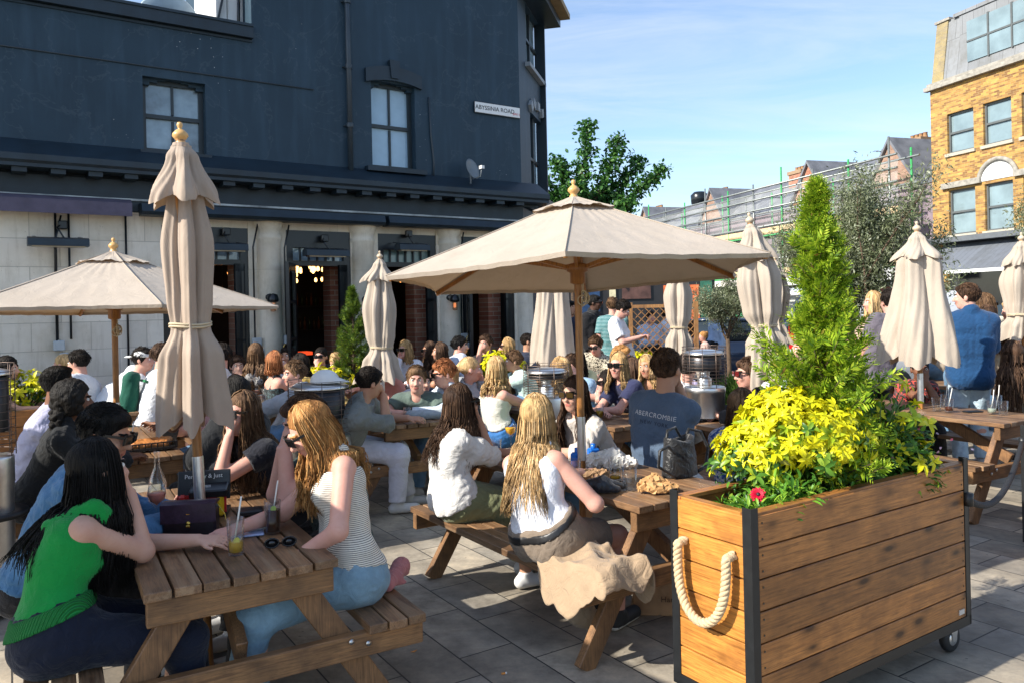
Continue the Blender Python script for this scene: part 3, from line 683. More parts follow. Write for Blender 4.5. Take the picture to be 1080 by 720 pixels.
# ================================================================ materials used by the props
TEAK=wood('table planks',(.30,.165,.08),(.12,.06,.03),(.075,.045,.03),ax=1,rough=.42,knots=.6,isl=.35,sc=1.2,wear=(.36,.24,.14))
TEAKX=wood('table rails',(.29,.15,.06),(.15,.072,.03),(.06,.032,.018),ax=0,rough=.55,knots=.4,isl=.25,sc=1.2)
TEAKZ=wood('table legs',(.30,.155,.065),(.15,.075,.033),(.06,.03,.018),ax=2,rough=.55,knots=.4,isl=.25,sc=1.2)
PINE=wood('planter boards',(.46,.19,.05),(.24,.088,.022),(.12,.045,.015),ax=0,rough=.42,knots=1.0,isl=.38,sc=.9)
PINEY=wood('planter end boards',(.58,.25,.05),(.36,.135,.026),(.2,.07,.018),ax=1,rough=.42,knots=.7,isl=.15,sc=.9)
POLE=wood('umbrella pole',(.42,.19,.05),(.30,.12,.03),(.22,.09,.03),ax=2,rough=.35,knots=0,isl=.05,sc=1)
BLKM=pm('black powder coat',(.012,.013,.014),.42,var=.25,vs=20,bs=.1,bd=.001,bsc=200)
STEEL=pm('brushed steel',(.78,.78,.77),.36,metal=1,var=.06,vs=30)
BOLT=pm('bolt zinc',(.6,.6,.58),.35,metal=1)
def clothy(nm,c,c2,tr=.25):
    m,nt,b=newmat(nm); v=vec(nt); col=ramp(nt,noise_(nt,v,3,6,.6),[(.3,c2),(.6,c)]); st=noise_(nt,vec(nt,(3,3,.6)),4,5); col=mixc(nt,ramp(nt,st,[(.55,(0,0,0)),(.8,(.35,.35,.35))]),col,[x*.75 for x in c2])
    nt.links.new(col,b.inputs['Base Color']); b.inputs['Roughness'].default_value=.9; b.inputs['Sheen Weight'].default_value=.1
    bump(nt,b,noise_(nt,vec(nt,(9,9,3.5)),1,5,.6,dist=1.8),.3,.018); bump(nt,b,noise_(nt,v,500,2),.2,.0008)
    t=N(nt,'ShaderNodeBsdfTranslucent'); t.inputs[0].default_value=(.60,.35,.15,1); mx=N(nt,'ShaderNodeMixShader'); mx.inputs[0].default_value=tr
    nt.links.new(b.outputs[0],mx.inputs[1]); nt.links.new(t.outputs[0],mx.inputs[2]); nt.links.new(mx.outputs[0],nt.nodes['Material Output'].inputs[0]); return m
CANV=clothy('canvas',(.455,.385,.31),(.40,.335,.265),.07)
CANVD=clothy('shade toned canvas',(.43,.34,.265),(.36,.28,.215),.12)  # same cloth as CANV, with shade put into its colour
CORD=pm('cotton cord',(.55,.45,.30),.8)
# ---------------------------------------------------------------- picnic table (local: x across, y along, origin on the ground under the centre)
def picnic_table(loc,yaw,label,L=1.75,W=.70,zt=.74):
    t=empty('picnic_table',(loc[0],loc[1],0),rad(yaw),label,'picnic table','wooden picnic tables in front of the pub')
    rg=random.Random(int(loc[0]*100)); n=7; pw=W/n
    mb=MB()
    for i in range(n):
        x=-W/2+pw*(i+.5); dl=rg.uniform(-.008,.008); mb.box((x,dl,zt-.017),(pw-.009,L,.034),TEAK,Matrix.Rotation(rg.uniform(-.003,.003),3,'Z'),.003)
    mb.build('table_top',t)
    for q in(-1,1):
        mb=MB(); 
        for j in range(3): mb.box((q*(.505+.0835*(j+0)),rg.uniform(-.012,.012),.45-.018),(.076,L,.036),TEAK,None,.003)
        mb.build('bench',t)
    for e in(-1,1):
        y=e*(L/2-.10)
        for q in(-1,1):
            mb=MB(); mb.bar((q*.17,y,zt-.036),(q*.62,y,.0),.045,.10,TEAKZ,up=(1,0,0),bev=.004); mb.build('leg',t)
        mb=MB(); mb.box((0,y+e*.048,zt-.085),(W-.03,.045,.095),TEAKX,None,.004)
        mb.box((0,y+e*.048,.366),(1.42,.045,.095),TEAKX,None,.004)
        for q in(-1,1):
            for dx in(.47,.40): mb.lathe([(.0001,.0),(.011,.0),(.011,-.006),(.0001,-.008)] ,BOLT,(q*dx,y+e*.072,.372+(.47-dx)*.3),10,Matrix.Rotation(pi/2*e,3,'X'))
        mb.build('cross_rail',t)
        mb=MB(); mb.bar((0,y-e*.03,.41),(0,e*.14,zt-.04),.045,.09,TEAKZ,bev=.004); mb.build('brace',t)
    return t
def finial(mb,o,s=1,m=None,pale=False):
    pr=[(.0001,.115),(.010,.112),(.014,.10),(.010,.088),(.008,.082),(.020,.075),(.034,.060),(.036,.048),(.026,.035),(.018,.028),(.024,.018),(.030,.0)]
    mb.lathe([(r*s,z*s) for r,z in pr[::-1]],m or (pm('pale finial',(.52,.42,.30),.5) if pale else pm('finial wood',(.62,.36,.13),.35)),o,18)
def pole_parts(t,z1,r=.021):
    mb=MB(); mb.lathe([(r,0.0),(r,.80)],POLE,n=16); mb.lathe([(r,1.04),(r,z1)],POLE,n=16); mb.build('pole',t)
    mb=MB(); mb.lathe([(r+.0035,.79),(r+.004,.80),(r+.004,1.04),(r+.0035,1.05)],STEEL,n=18); mb.build('sleeve',t)
    mb=MB(); mb.lathe([(.0001,.06),(.05,.055),(.23,.04),(.25,.02),(.25,0.001)],BLKM,n=24); mb.build('base_plate',t)
def closed_umbrella(loc,label,cm=None,zt=2.42,zb=1.12,ztie=1.50,rb=.19,rm=.14,rtie=.075,rcape=.18,tilt=(0,0),seed=0,n=6,twist=.6,cape=.26,puff=None):
    CM=cm or CANV
    t=empty('folded_umbrella',(loc[0],loc[1],0),0,label,'umbrella','tan folded umbrellas standing at the tables')
    t.rotation_euler=(tilt[0],tilt[1],0); r=random.Random(seed); pole_parts(t,zt-.05)
    ph=r.uniform(0,6); zc=zt-.115; NT=168
    def surf(z0,z1,rows,Rf,Af,tw,scal,th=0):
        V=[];F=[]
        for i in range(rows+1):
            u=i/rows; z=z0+(z1-z0)*u
            for k in range(NT):
                a=2*pi*k/NT; w=a*n/2+ph+tw*u+.35*math.sin(a*1+ph*2+u*2.)+.25*math.sin(3*a+ph+u*3.1)
                tri=abs(((w/pi)%1)*2-1); pl=.45*abs(math.sin(w))**.8+.55*(1-tri) if False else .35*abs(math.sin(w))**.8+.65*(1-abs(((w/pi+.0)%1)*2-1)); w3=a*n*1.5+ph*3+2.2*math.sin(u*3+a); pl+=.22*(1-abs(((w3/pi)%1)*2-1)) *(.4+.6*u)-.1; pl2=.5+.5*math.sin(a*17+3*math.sin(u*5+a)+ph)
                rr=Rf(u)*(1+Af(u)*(pl-.62)+.05*Af(u)*(pl2-.5)); rr*=1+.16*math.sin(a+ph+u*1.5)*Af(u)
                rr=max(rr,.024); zz=z-(scal*u**4)*(pl-.5)
                V.append((rr*math.cos(a),rr*math.sin(a),zz))
        for i in range(rows):
            for k in range(NT): F.append((i*NT+k,i*NT+(k+1)%NT,(i+1)*NT+(k+1)%NT,(i+1)*NT+k))
        return V,F
    def lerp(p):
        def f(u):
            for (a,x),(b,y) in zip(p,p[1:]):
                if u<=b: t_=(u-a)/(b-a); t_=t_*t_*(3-2*t_); return x+(y-x)*t_
            return p[-1][1]
        return f
    if ztie:
        ut=(zc-ztie)/(zc-zb); Rf=lerp([(0,.045),(.18,rm*.72),(ut*.55,rm),(ut*.85,rm*.86),(ut,rtie),(min(ut+.10,.97),rtie*1.45),(1,rb)]); Af=lerp([(0,.2),(.2,.5),(ut*.8,.55),(ut,.35),(ut+.1,.7),(1,.85)])
    else: Rf=lerp([(0,.045),(.25,rm*.8),(1,rb)]); Af=lerp([(0,.15),(.3,.45),(1,.42)])
    V,F=surf(zc,zb,64,Rf,Af,twist,.10); me=bpy.data.meshes.new('canopy'); me.from_pydata(V,[],F); me.materials.append(CM); me.polygons.foreach_set('use_smooth',[True]*len(F)); ob=link('canopy',me,t)
    V,F=surf(zt-.10,zt-.10-cape,26,lerp([(0,.036),(.25,.07),(1,rcape)]),lerp([(0,.1),(.4,.4),(1,.52)]),.3,.05); me=bpy.data.meshes.new('vent_cape'); me.from_pydata(V,[],F); me.materials.append(CM); me.polygons.foreach_set('use_smooth',[True]*len(F)); link('vent_cape',me,t)
    if ztie:
        mb=MB(); 
        for dz in(0,.012): mb.tube([((rtie*1.12)*math.cos(a),(rtie*1.12)*math.sin(a),ztie+dz+.006*math.sin(a*2)) for a in np.linspace(0,2*pi,30)],.0055,CORD,6,cap=False)
        mb.build('tie_cord',t)
    for k in range(n):  # the timber ribs' ends show under the cloth
        a=2*pi*k/n+ph; mb=MB(); q=.052; mb.bar((q*math.cos(a),q*math.sin(a),zc-.1),(q*1.1*math.cos(a),q*1.1*math.sin(a),zb+.02),.014,.018,POLE,bev=.002); mb.build('rib',t)
    mb=MB(); finial(mb,(0,0,zt-.115),pale=zt<2.5); mb.build('finial',t)
    return t
def open_umbrella(loc,label,R,zr,za,rot,tilt=(0,0),cord=True):
    t=empty('open_umbrella',(loc[0],loc[1],0),0,label,'umbrella','tan open umbrellas over the tables'); pole_parts(t,za-.03,.022)
    piv=zr; Rt=Matrix.Rotation(tilt[0],3,'X')@Matrix.Rotation(tilt[1],3,'Y')
    def T(v): v=Vector(v)-Vector((0,0,piv)); return Rt@v+Vector((0,0,piv))
    def cor(k,r=R,z=zr): a=rad(rot+60*k); return Vector((r*math.cos(a),r*math.sin(a),z))
    NS,NR=22,24; V=[];F=[]; r0=.15
    def pt(k,s,u,Ro=R,z0=za-.04,z1=zr,ri=.12,pull=.075):
        A=cor(k,1,0);B=cor(k+1,1,0); d=A*(1-s)+B*s; w=4*s*(1-s); rr=ri+(Ro-ri)*u; rr*=1-pull*w*u**1.5
        z=z0+(z1-z0)*(u**.93)-.028*w*u*(1-u)*2+.004*math.sin(s*40+k*9)*math.sin(u*7)*w
        return Vector((d.x*rr,d.y*rr,z))
    for k in range(6):
        b=len(V)
        for i in range(NR+1):
            for j in range(NS+1): V.append(T(pt(k,j/NS,i/NR)))
        for i in range(NR):
            for j in range(NS): F.append((b+i*(NS+1)+j,b+i*(NS+1)+j+1,b+(i+1)*(NS+1)+j+1,b+(i+1)*(NS+1)+j))
        # hem turned under at the rim
        b2=len(V)
        for j in range(NS+1):
            p=pt(k,j/NS,1); V.append(T(p)); V.append(T(p*Vector((.985,.985,1)) if False else Vector((p.x*.99,p.y*.99,p.z-.022))))
        for j in range(NS): F.append((b2+2*j,b2+2*j+1,b2+2*j+3,b2+2*j+2))
    me=bpy.data.meshes.new('canopy'); me.from_pydata(V,[],F); me.materials.append(CANV); me.polygons.foreach_set('use_smooth',[True]*len(F)); link('canopy',me,t)
    V=[];F=[]
    for k in range(6):
        b=len(V)
        for i in range(7):
            for j in range(NS+1):
                u=i/6; s=j/NS; p=pt(k,s,u,Ro=.275,z0=za+.004,z1=za-.088,ri=.03,pull=.02); p.z+=.010*u*math.sin(s*pi)**2+.006*u*math.sin(s*2*pi*2+k*3); V.append(T(p))
        for i in range(6):
            for j in range(NS): F.append((b+i*(NS+1)+j,b+i*(NS+1)+j+1,b+(i+1)*(NS+1)+j+1,b+(i+1)*(NS+1)+j))
    me=bpy.data.meshes.new('vent_cape'); me.from_pydata(V,[],F); me.materials.append(CANV); me.polygons.foreach_set('use_smooth',[True]*len(F)); link('vent_cape',me,t)
    zh=zr-.02-.0; hub=za-.42
    for k in range(6):
        mb=MB(); a=T(cor(k,.04,za-.075)); b=T(cor(k,R*.985,zr-.018)); mb.bar(a,b,.020,.028,POLE,bev=.003); mb.build('rib',t)
        mb=MB(); c=T(cor(k,R*.5,za-.075+(zr-.018-za+.075)*.5-.02)); mb.bar(T(cor(k,.05,hub)),c,.018,.022,POLE,bev=.003); mb.build('strut',t)
        mb=MB(); p=[T(pt(k,0,i/12)+Vector((0,0,.003))) for i in range(13)]; mb.tube(p,.0035,CANV,5); mb.build('seam',t)
    mb=MB(); mb.lathe([(.024,hub-.10),(.045,hub-.09),(.045,hub-.03),(.065,hub-.02),(.068,hub+.02),(.024,hub+.03)],POLE,n=18); mb.build('hub',t); mb=MB(); mb.lathe([(.024,za-.13),(.07,za-.12),(.07,za-.06),(.024,za-.05)],POLE,n=18); mb.build('crown_notch',t)
    mb=MB()
    for q in range(9):
        c=Vector((.03+.01*math.sin(q*2.1),-.02+.012*math.cos(q*3),hub-.17)); a0=q*.7; mb.tube([c+Vector((.028*math.cos(a)*math.cos(a0),.028*math.cos(a)*math.sin(a0),(.03+.008*math.sin(q*5))*math.sin(a)-.012*(q%3))) for a in np.linspace(0,2*pi,14)],.004,CORD,5,cap=False)
    mb.tube([(.028,-.01,hub-.05),(.03,-.015,hub-.15)],.004,CORD,5); mb.build('pulley_cord',t)
    mb=MB(); finial(mb,T((0,0,za-.005))); mb.build('finial',t)
    return t
# ---------------------------------------------------------------- patio heater: steel drum, burner, wire cage, domed top
def heater(loc,label,r=.165,z1=.93,z2=1.34,tray=None):
    t=empty('patio_heater',(loc[0],loc[1],loc[2]),0,label,'patio heater','steel patio heaters between the tables')
    mb=MB(); mb.lathe([(r*.98,.03),(r*.98,z1*.80),(r,z1*.81),(r,z1*.83),(r*1.02,z1*.84),(r*1.02,z1*.985),(r,z1),(r*.3,z1+.004),(.0001,z1+.005)],STEEL,n=40); mb.build('drum',t)
    mb=MB(); mb.lathe([(r*.35,z1+.004),(r*.35,z1+.07),(r*.25,z1+.08),(r*.25,z1+.12),(r*.5,z1+.13)],STEEL,n=20); mb.lathe([(r*.82,z1+.14),(r*.84,z1+.15),(r*.84,z2-.05),(r*.80,z2-.045)],pm('burner mesh',(.06,.06,.065),.4,metal=.8),n=36); mb.build('burner',t)
    wm=pm('cage wire',(.16,.12,.10),.45,metal=.8); mb=MB(); rc_=r*1.08
    for i in range(12):
        z=z1+.03+(z2-z1-.0)*i/11; mb.tube([(rc_*math.cos(a),rc_*math.sin(a),z) for a in np.linspace(0,2*pi,33)],.0022,wm,5,cap=False)
    for k in range(10):
        a=2*pi*k/10; mb.tube([(rc_*math.cos(a),rc_*math.sin(a),z1+.0),(rc_*math.cos(a),rc_*math.sin(a),z2+.03)],.003,wm,5)
    mb.build('cage',t)
    mb=MB(); mb.lathe([(r*.98,z2-.035),(r*1.0,z2-.025),(r*.9,z2-.01),(r*.5,z2+.004),(.0001,z2+.008)],STEEL,n=36); mb.build('lid',t)
    mb=MB()
    for k in range(3):
        a=2*pi*k/3; mb.lathe([(.0001,0),(.03,.0),(.03,.03),(.0001,.035)],BLKM,(r*.8*math.cos(a),r*.8*math.sin(a),0),10)
    mb.build('foot',t)
    if tray: mb=MB(); mb.lathe([(r*.99,z1*.62),(r*1.5,z1*.62),(r*1.55,z1*.64),(r*1.5,z1*.655),(r*.99,z1*.65)],BLKM,n=36); mb.build('tray',t)
    return t
# ---------------------------------------------------------------- planters
def planter(loc,yaw,label,L,W,z0,z1,nb=6,handle=False,castors=True,rim=True):
    """origin = near left corner on the ground, x along the long side, y across"""
    t=empty('planter_box',(loc[0],loc[1],0),rad(yaw),label,'planter','wooden planter boxes with black corner frames'); h=(z1-z0)/nb; p=.042
    for y in(.014,W-.014):
        mb=MB()
        for i in range(nb): mb.box((L/2,y,z0+h*(i+.5)),(L-2*p,.024,h-.006),PINE,None,.002)
        mb.build('side_panel',t)
    for x in(.014,L-.014):
        mb=MB()
        for i in range(nb): mb.box((x,W/2,z0+h*(i+.5)),(.024,W-2*p,h-.006),PINEY,None,.002)
        mb.build('end_panel',t)
    if handle:
        sc=pm('screw head',(.10,.08,.06),.5,metal=.6); mb=MB()
        for i in range(nb):
            for x in(.062,L-.062):
                for dz in(-.03,.03): mb.lathe([(.0001,0),(.0042,-.0002),(.0045,.001)],sc,(x,.0012,z0+h*(i+.5)+dz),8,Matrix.Rotation(pi/2,3,'X'))
        tag(mb.build('screw_heads',t),kind='stuff')
    mb=MB(); mb.box((L/2,W/2,z0+.3),(L-.07,W-.07,.02),BLKM); mb.box((L/2,W/2,z0-.005),(L-.02,W-.02,.02),BLKM)
    for x in(.008,L-.008): 
        mb.box((x,W/2,z0-.02),(.018,W,.045),BLKM)
    for y in(.008,W-.008): mb.box((L/2,y,z0-.02),(L-.036,.018,.045),BLKM)
    for x,sx in((0,1),(L,-1)):
        for y,sy in((0,1),(W,-1)):
            mb.box((x+sx*.003,y+sy*.021,(z0+z1)/2-.005),(.006,.042,z1-z0+.07),BLKM); mb.box((x+sx*.021+sx*.0,y+sy*.003,(z0+z1)/2-.005),(.036,.006,z1-z0+.07),BLKM)
    mb.build('metal_frame',t)
    if rim:
        mb=MB(); 
        for y in(.03,W-.03): mb.box((L/2,y,z1+.0),(L-.012,.046,.018),PINE,None,.002)
        for x in(.03,L-.03): mb.box((x,W/2,z1-.001),(.046,W-.11,.018),PINEY,None,.002)
        mb.build('rim',t)
    soil=pm('soil',(.07,.045,.03),.95,var=.6,vs=30,bs=1,bd=.03,bsc=30); rg=np.random.default_rng(3); mb=MB(); nx,ny=44,12
    vs=[(.05+(L-.1)*i/nx,.05+(W-.1)*j/ny,z1-.075+rg.uniform(-.012,.012)) for i in range(nx+1) for j in range(ny+1)]; mb.add(vs,[(i*(ny+1)+j,(i+1)*(ny+1)+j,(i+1)*(ny+1)+j+1,i*(ny+1)+j+1) for i in range(nx) for j in range(ny)],soil,True); mb.build('soil',t)
    if castors:
        rub=pm('black rubber',(.015,.015,.016),.6)
        for x in(.10,L-.07):
            for y in(.07,W-.07):
                mb=MB(); R_=Matrix.Rotation(pi/2,3,'X')@Matrix.Identity(3)
                mb.lathe([(.024,-.018),(.058,-.020),(.066,-.011),(.066,.011),(.058,.020),(.024,.018)],rub,(x,y,.066),24,R_); mb.lathe([(.0001,-.022),(.030,-.022),(.036,-.016),(.036,.016),(.030,.022),(.0001,.022)],STEEL,(x,y,.066),20,R_)
                mb.build('castor',t)
                mb=MB()
                for q in(-1,1): mb.prism([(x-.035,y+q*.026-.001,.132),(x+.035,y+q*.026-.001,.132),(x+.014,y+q*.026-.001,.055),(x-.014,y+q*.026-.001,.055)],(0,.003,0),STEEL)
                mb.box((x,y,.134),(.09,.08,.006),STEEL); mb.box((x+.085,y,.118),(.07,.05,.006),STEEL,Matrix.Rotation(rad(12),3,'Y')); mb.build('castor_fork',t)
    if handle:
        mb=MB(); rp=pm('rope',(.56,.42,.25),.85,var=.15,vs=60,bs=.4,bsc=200); cy=W/2; zt_=z1-.17; hw=.125; dp=.27
        path=[]
        for i in range(60):
            u=i/59; a=pi*u; path.append(Vector((-.045-.012*math.sin(a),cy-hw*math.cos(a)*(1+.05*math.sin(a)),zt_-dp*math.sin(a)**.75*(1) )))
        path=[Vector((.0,path[0].y,zt_+.01)),Vector((-.03,path[0].y,zt_+.006))]+path+[Vector((-.03,path[-1].y,zt_+.006)),Vector((.0,path[-1].y,zt_+.01))]
        # resample and twist three strands
        L_=[0]
        for a,b in zip(path,path[1:]): L_.append(L_[-1]+(b-a).length)
        NN=260
        for st in range(3):
            pts=[]
            for i in range(NN):
                d=L_[-1]*i/(NN-1); k=max(j for j in range(len(L_)) if L_[j]<=d+1e-9); k=min(k,len(path)-2); f=(d-L_[k])/max(L_[k+1]-L_[k],1e-6); p=path[k].lerp(path[k+1],f); tg=(path[k+1]-path[k]).normalized(); x=Vector((1,0,0)); x=(x-tg*x.dot(tg)).normalized() if abs(tg.x)<.95 else Vector((0,1,0)); y=tg.cross(x); a=d*2*pi/.062+st*2.094
                pts.append(p+(x*math.cos(a)+y*math.sin(a))*.0092)
            mb.tube(pts,.0102,rp,8)
        mb.build('rope_handle',t)
    return t
def leaf_arrays(P,D,Nn,L,W,droop=.15,shape='leaf'):
    """P base points, D directions, Nn normals, L lengths, W widths -> verts, tris"""
    P,D,Nn=map(lambda a:np.asarray(a,float),(P,D,Nn)); D=D/np.linalg.norm(D,axis=1,keepdims=True)
    S_=np.cross(D,Nn); S_/=np.maximum(np.linalg.norm(S_,axis=1,keepdims=True),1e-6); Nn=np.cross(S_,D); L=np.asarray(L)[:,None];W=np.asarray(W)[:,None]; n=len(P)
    if shape=='diamond':
        V=np.stack([P,P+D*L*.5+S_*W*.5+Nn*L*.03,P+D*L,P+D*L*.5-S_*W*.5+Nn*L*.03],1); T=np.array([(0,1,2),(0,2,3)]); k=4
    else:
        V=np.stack([P,P+D*L*.30+S_*W*.42+Nn*W*.12,P+D*L*.68+S_*W*.40+Nn*(W*.12-droop*L*.35),P+D*L-Nn*droop*L,P+D*L*.68-S_*W*.40+Nn*(W*.12-droop*L*.35),P+D*L*.30-S_*W*.42+Nn*W*.12,P+D*L*.5-Nn*droop*L*.15],1)
        T=np.array([(0,1,6),(1,2,6),(2,3,6),(3,4,6),(4,5,6),(5,0,6)]); k=7
    return V.reshape(-1,3),(T[None]+(np.arange(n)*k)[:,None,None]).reshape(-1,3)
class Leaves:
    def __init__(s): s.V=[];s.T=[];s.n=0;s.M=[]
    def add(s,P,D,Nn,L,W,droop=.15,shape='leaf',mi=0):
        v,t=leaf_arrays(P,D,Nn,L,W,droop,shape); s.V.append(v); s.T.append(t+s.n); s.n+=len(v); s.M.append(np.full(len(t),mi))
    def build(s,name,mats,parent=None,label=None):
        return link(name,mesh_np(name,np.concatenate(s.V),np.concatenate(s.T),mats,np.concatenate(s.M)),parent,label)
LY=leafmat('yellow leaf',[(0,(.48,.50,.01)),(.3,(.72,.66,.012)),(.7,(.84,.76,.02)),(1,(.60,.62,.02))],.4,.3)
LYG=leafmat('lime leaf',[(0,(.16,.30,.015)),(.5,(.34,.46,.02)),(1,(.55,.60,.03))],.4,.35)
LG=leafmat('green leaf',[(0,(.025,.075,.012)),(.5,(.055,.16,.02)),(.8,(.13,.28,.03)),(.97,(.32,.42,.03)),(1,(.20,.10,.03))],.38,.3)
LT=leafmat('thuja leaf',[(0,(.05,.12,.01)),(.35,(.18,.31,.015)),(.75,(.36,.50,.025)),(.97,(.50,.60,.05)),(1,(.25,.12,.04))],.55,.4)
LO=leafmat('olive leaf',[(0,(.07,.09,.04)),(.45,(.17,.20,.10)),(.8,(.28,.31,.19)),(1,(.42,.44,.32))],.5,.3)
LM=leafmat('maple leaf',[(0,(.02,.075,.02)),(.6,(.05,.15,.03)),(1,(.11,.25,.045))],.45,.3)
LD=leafmat('dark conifer leaf',[(0,(.03,.07,.012)),(.5,(.09,.17,.02)),(1,(.24,.32,.03))],.55,.3)
BARK=pm('bark',(.10,.065,.04),.9,var=.4,vs=25,bs=.8,bd=.01,bsc=60)
STEM=pm('green stem',(.10,.16,.03),.6)
def rosettes(lv,C_,R_,nr,rg,size=.055,per=(6,9),mi=0,zmin=-.3,low=None,up=.35):
    """whorls of leaves over an ellipsoidal shrub; also darker single leaves lower inside"""
    for _ in range(nr):
        v=rg.normal(size=3); v/=np.linalg.norm(v)
        if v[2]<zmin: v[2]=-v[2]*.5
        sc=rg.uniform(.80,1.05); p=C_+v*R_*sc; ax=v*np.array([1,1,.8])+np.array([0,0,up])+rg.normal(size=3)*.34; ax/=np.linalg.norm(ax)
        k=rg.integers(*per); x=np.cross(ax,[.3,.5,.2]); x/=np.linalg.norm(x); y=np.cross(ax,x); a=np.arange(k)*2*pi/k+rg.uniform(0,6)+rg.normal(size=k)*.15
        el=rg.uniform(-.35,.7,size=k); D=(np.cos(a)[:,None]*x+np.sin(a)[:,None]*y)*np.cos(el)[:,None]+ax*np.sin(el)[:,None]
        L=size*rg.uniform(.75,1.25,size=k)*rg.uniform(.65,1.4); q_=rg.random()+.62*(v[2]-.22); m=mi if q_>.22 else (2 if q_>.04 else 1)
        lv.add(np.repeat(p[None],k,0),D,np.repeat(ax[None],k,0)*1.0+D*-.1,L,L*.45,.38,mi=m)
def scatter(lv,C_,R_,n,rg,L,wr,mi=1,lo=.35,hi=.95,zlo=-1):
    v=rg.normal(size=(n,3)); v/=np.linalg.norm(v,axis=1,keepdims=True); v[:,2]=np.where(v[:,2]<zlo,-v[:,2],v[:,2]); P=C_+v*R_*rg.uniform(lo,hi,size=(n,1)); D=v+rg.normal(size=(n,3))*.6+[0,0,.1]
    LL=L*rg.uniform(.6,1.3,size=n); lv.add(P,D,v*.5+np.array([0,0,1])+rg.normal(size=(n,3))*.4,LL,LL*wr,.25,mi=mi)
def shrub(name,loc,label,C_,R_,nr,nl,seed,size=.055,group='yellow leaved shrubs in the planters',cat='shrub',parts=None):
    rg=np.random.default_rng(seed); t=empty(name,tuple(loc),0,label,cat,group); lv=Leaves()
    for c,r in (parts or [(C_,R_)]):
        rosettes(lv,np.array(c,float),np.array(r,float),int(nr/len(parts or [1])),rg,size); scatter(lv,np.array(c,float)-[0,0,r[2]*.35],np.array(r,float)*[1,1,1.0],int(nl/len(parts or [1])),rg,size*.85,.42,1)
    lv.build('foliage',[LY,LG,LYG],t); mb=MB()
    for c,r in (parts or [(C_,R_)]):
        for _ in range(14):
            v=rg.normal(size=3); v/=np.linalg.norm(v); v[2]=abs(v[2]); e=Vector(np.array(c)+v*np.array(r)*.85); b=Vector((c[0]+rg.uniform(-.05,.05),c[1]+rg.uniform(-.05,.05),0)); mb.tube([b,b.lerp(e,.5)+Vector((0,0,.03)),e],[.006,.005,.003],STEM,5)
    mb.build('stem',t); return t
def conifer(loc,label,h,rbase,seed,mat,ns=2300,loose=.3,cat='conifer',zb=0.05,sl=.10,prof=None):
    rg=np.random.default_rng(seed); t=empty('conifer_tree',tuple(loc),0,label,cat); mb=MB(); mb.tube([(0,0,0),(.01,.0,h*.5),(0,.01,h*.93)],[.022,.014,.004],BARK,8); lv=Leaves(); bP=[]
    prof=prof or (lambda u: (1-u)**.75*(.35+.65*min(1,u*6)))
    nb=int(ns/14)
    for b in range(nb):
        u=(b+.5)/nb; u=u**.92; z=zb+(h-zb)*u*.97; az=rg.uniform(0,2*pi); R=rbase*prof(u)*rg.uniform(1-loose*1.3,1+loose); up=.55+.5*u+rg.normal()*.12
        d=np.array([math.cos(az),math.sin(az),up]); d/=np.linalg.norm(d); Lb=R/max(math.hypot(d[0],d[1]),.3)*.98
        o=np.array([0,0,z-Lb*d[2]*.55]); o[2]=max(o[2],.01); e=o+d*Lb; bend=np.array([0,0,.12*Lb]); mb.tube([Vector(o),Vector((o+e)/2-bend*.3),Vector(e)],[.0045,.003,.0012],BARK,4)
        k=14
        for q in range(k):
            f=.25+.75*(q+rg.random())/k; p=o+(e-o)*f-bend*.3*4*f*(1-f)*.5; dd=d*.8+rg.normal(size=3)*.42+[0,0,.18]; dd/=np.linalg.norm(dd); nn=rg.normal(size=3)+d*.2; S_=np.cross(dd,nn); S_/=np.linalg.norm(S_)
            l=sl*rg.uniform(.65,1.25)*(1-.35*u); m=11; f2=np.linspace(.05,1,m); sg=np.where(np.arange(m)%2==0,1,-1)
            PP=p+dd*(f2*l)[:,None]; DD=dd*.75+S_*sg[:,None]*.75+rg.normal(size=(m,3))*.12; LL=l*.48*(1.08-f2)+l*.12; lv.add(PP,DD,np.repeat(np.cross(S_,dd)[None],m,0),LL,LL*.27,shape='diamond')
    lv.build('crown',[mat],t); mb.build('trunk',t); return t
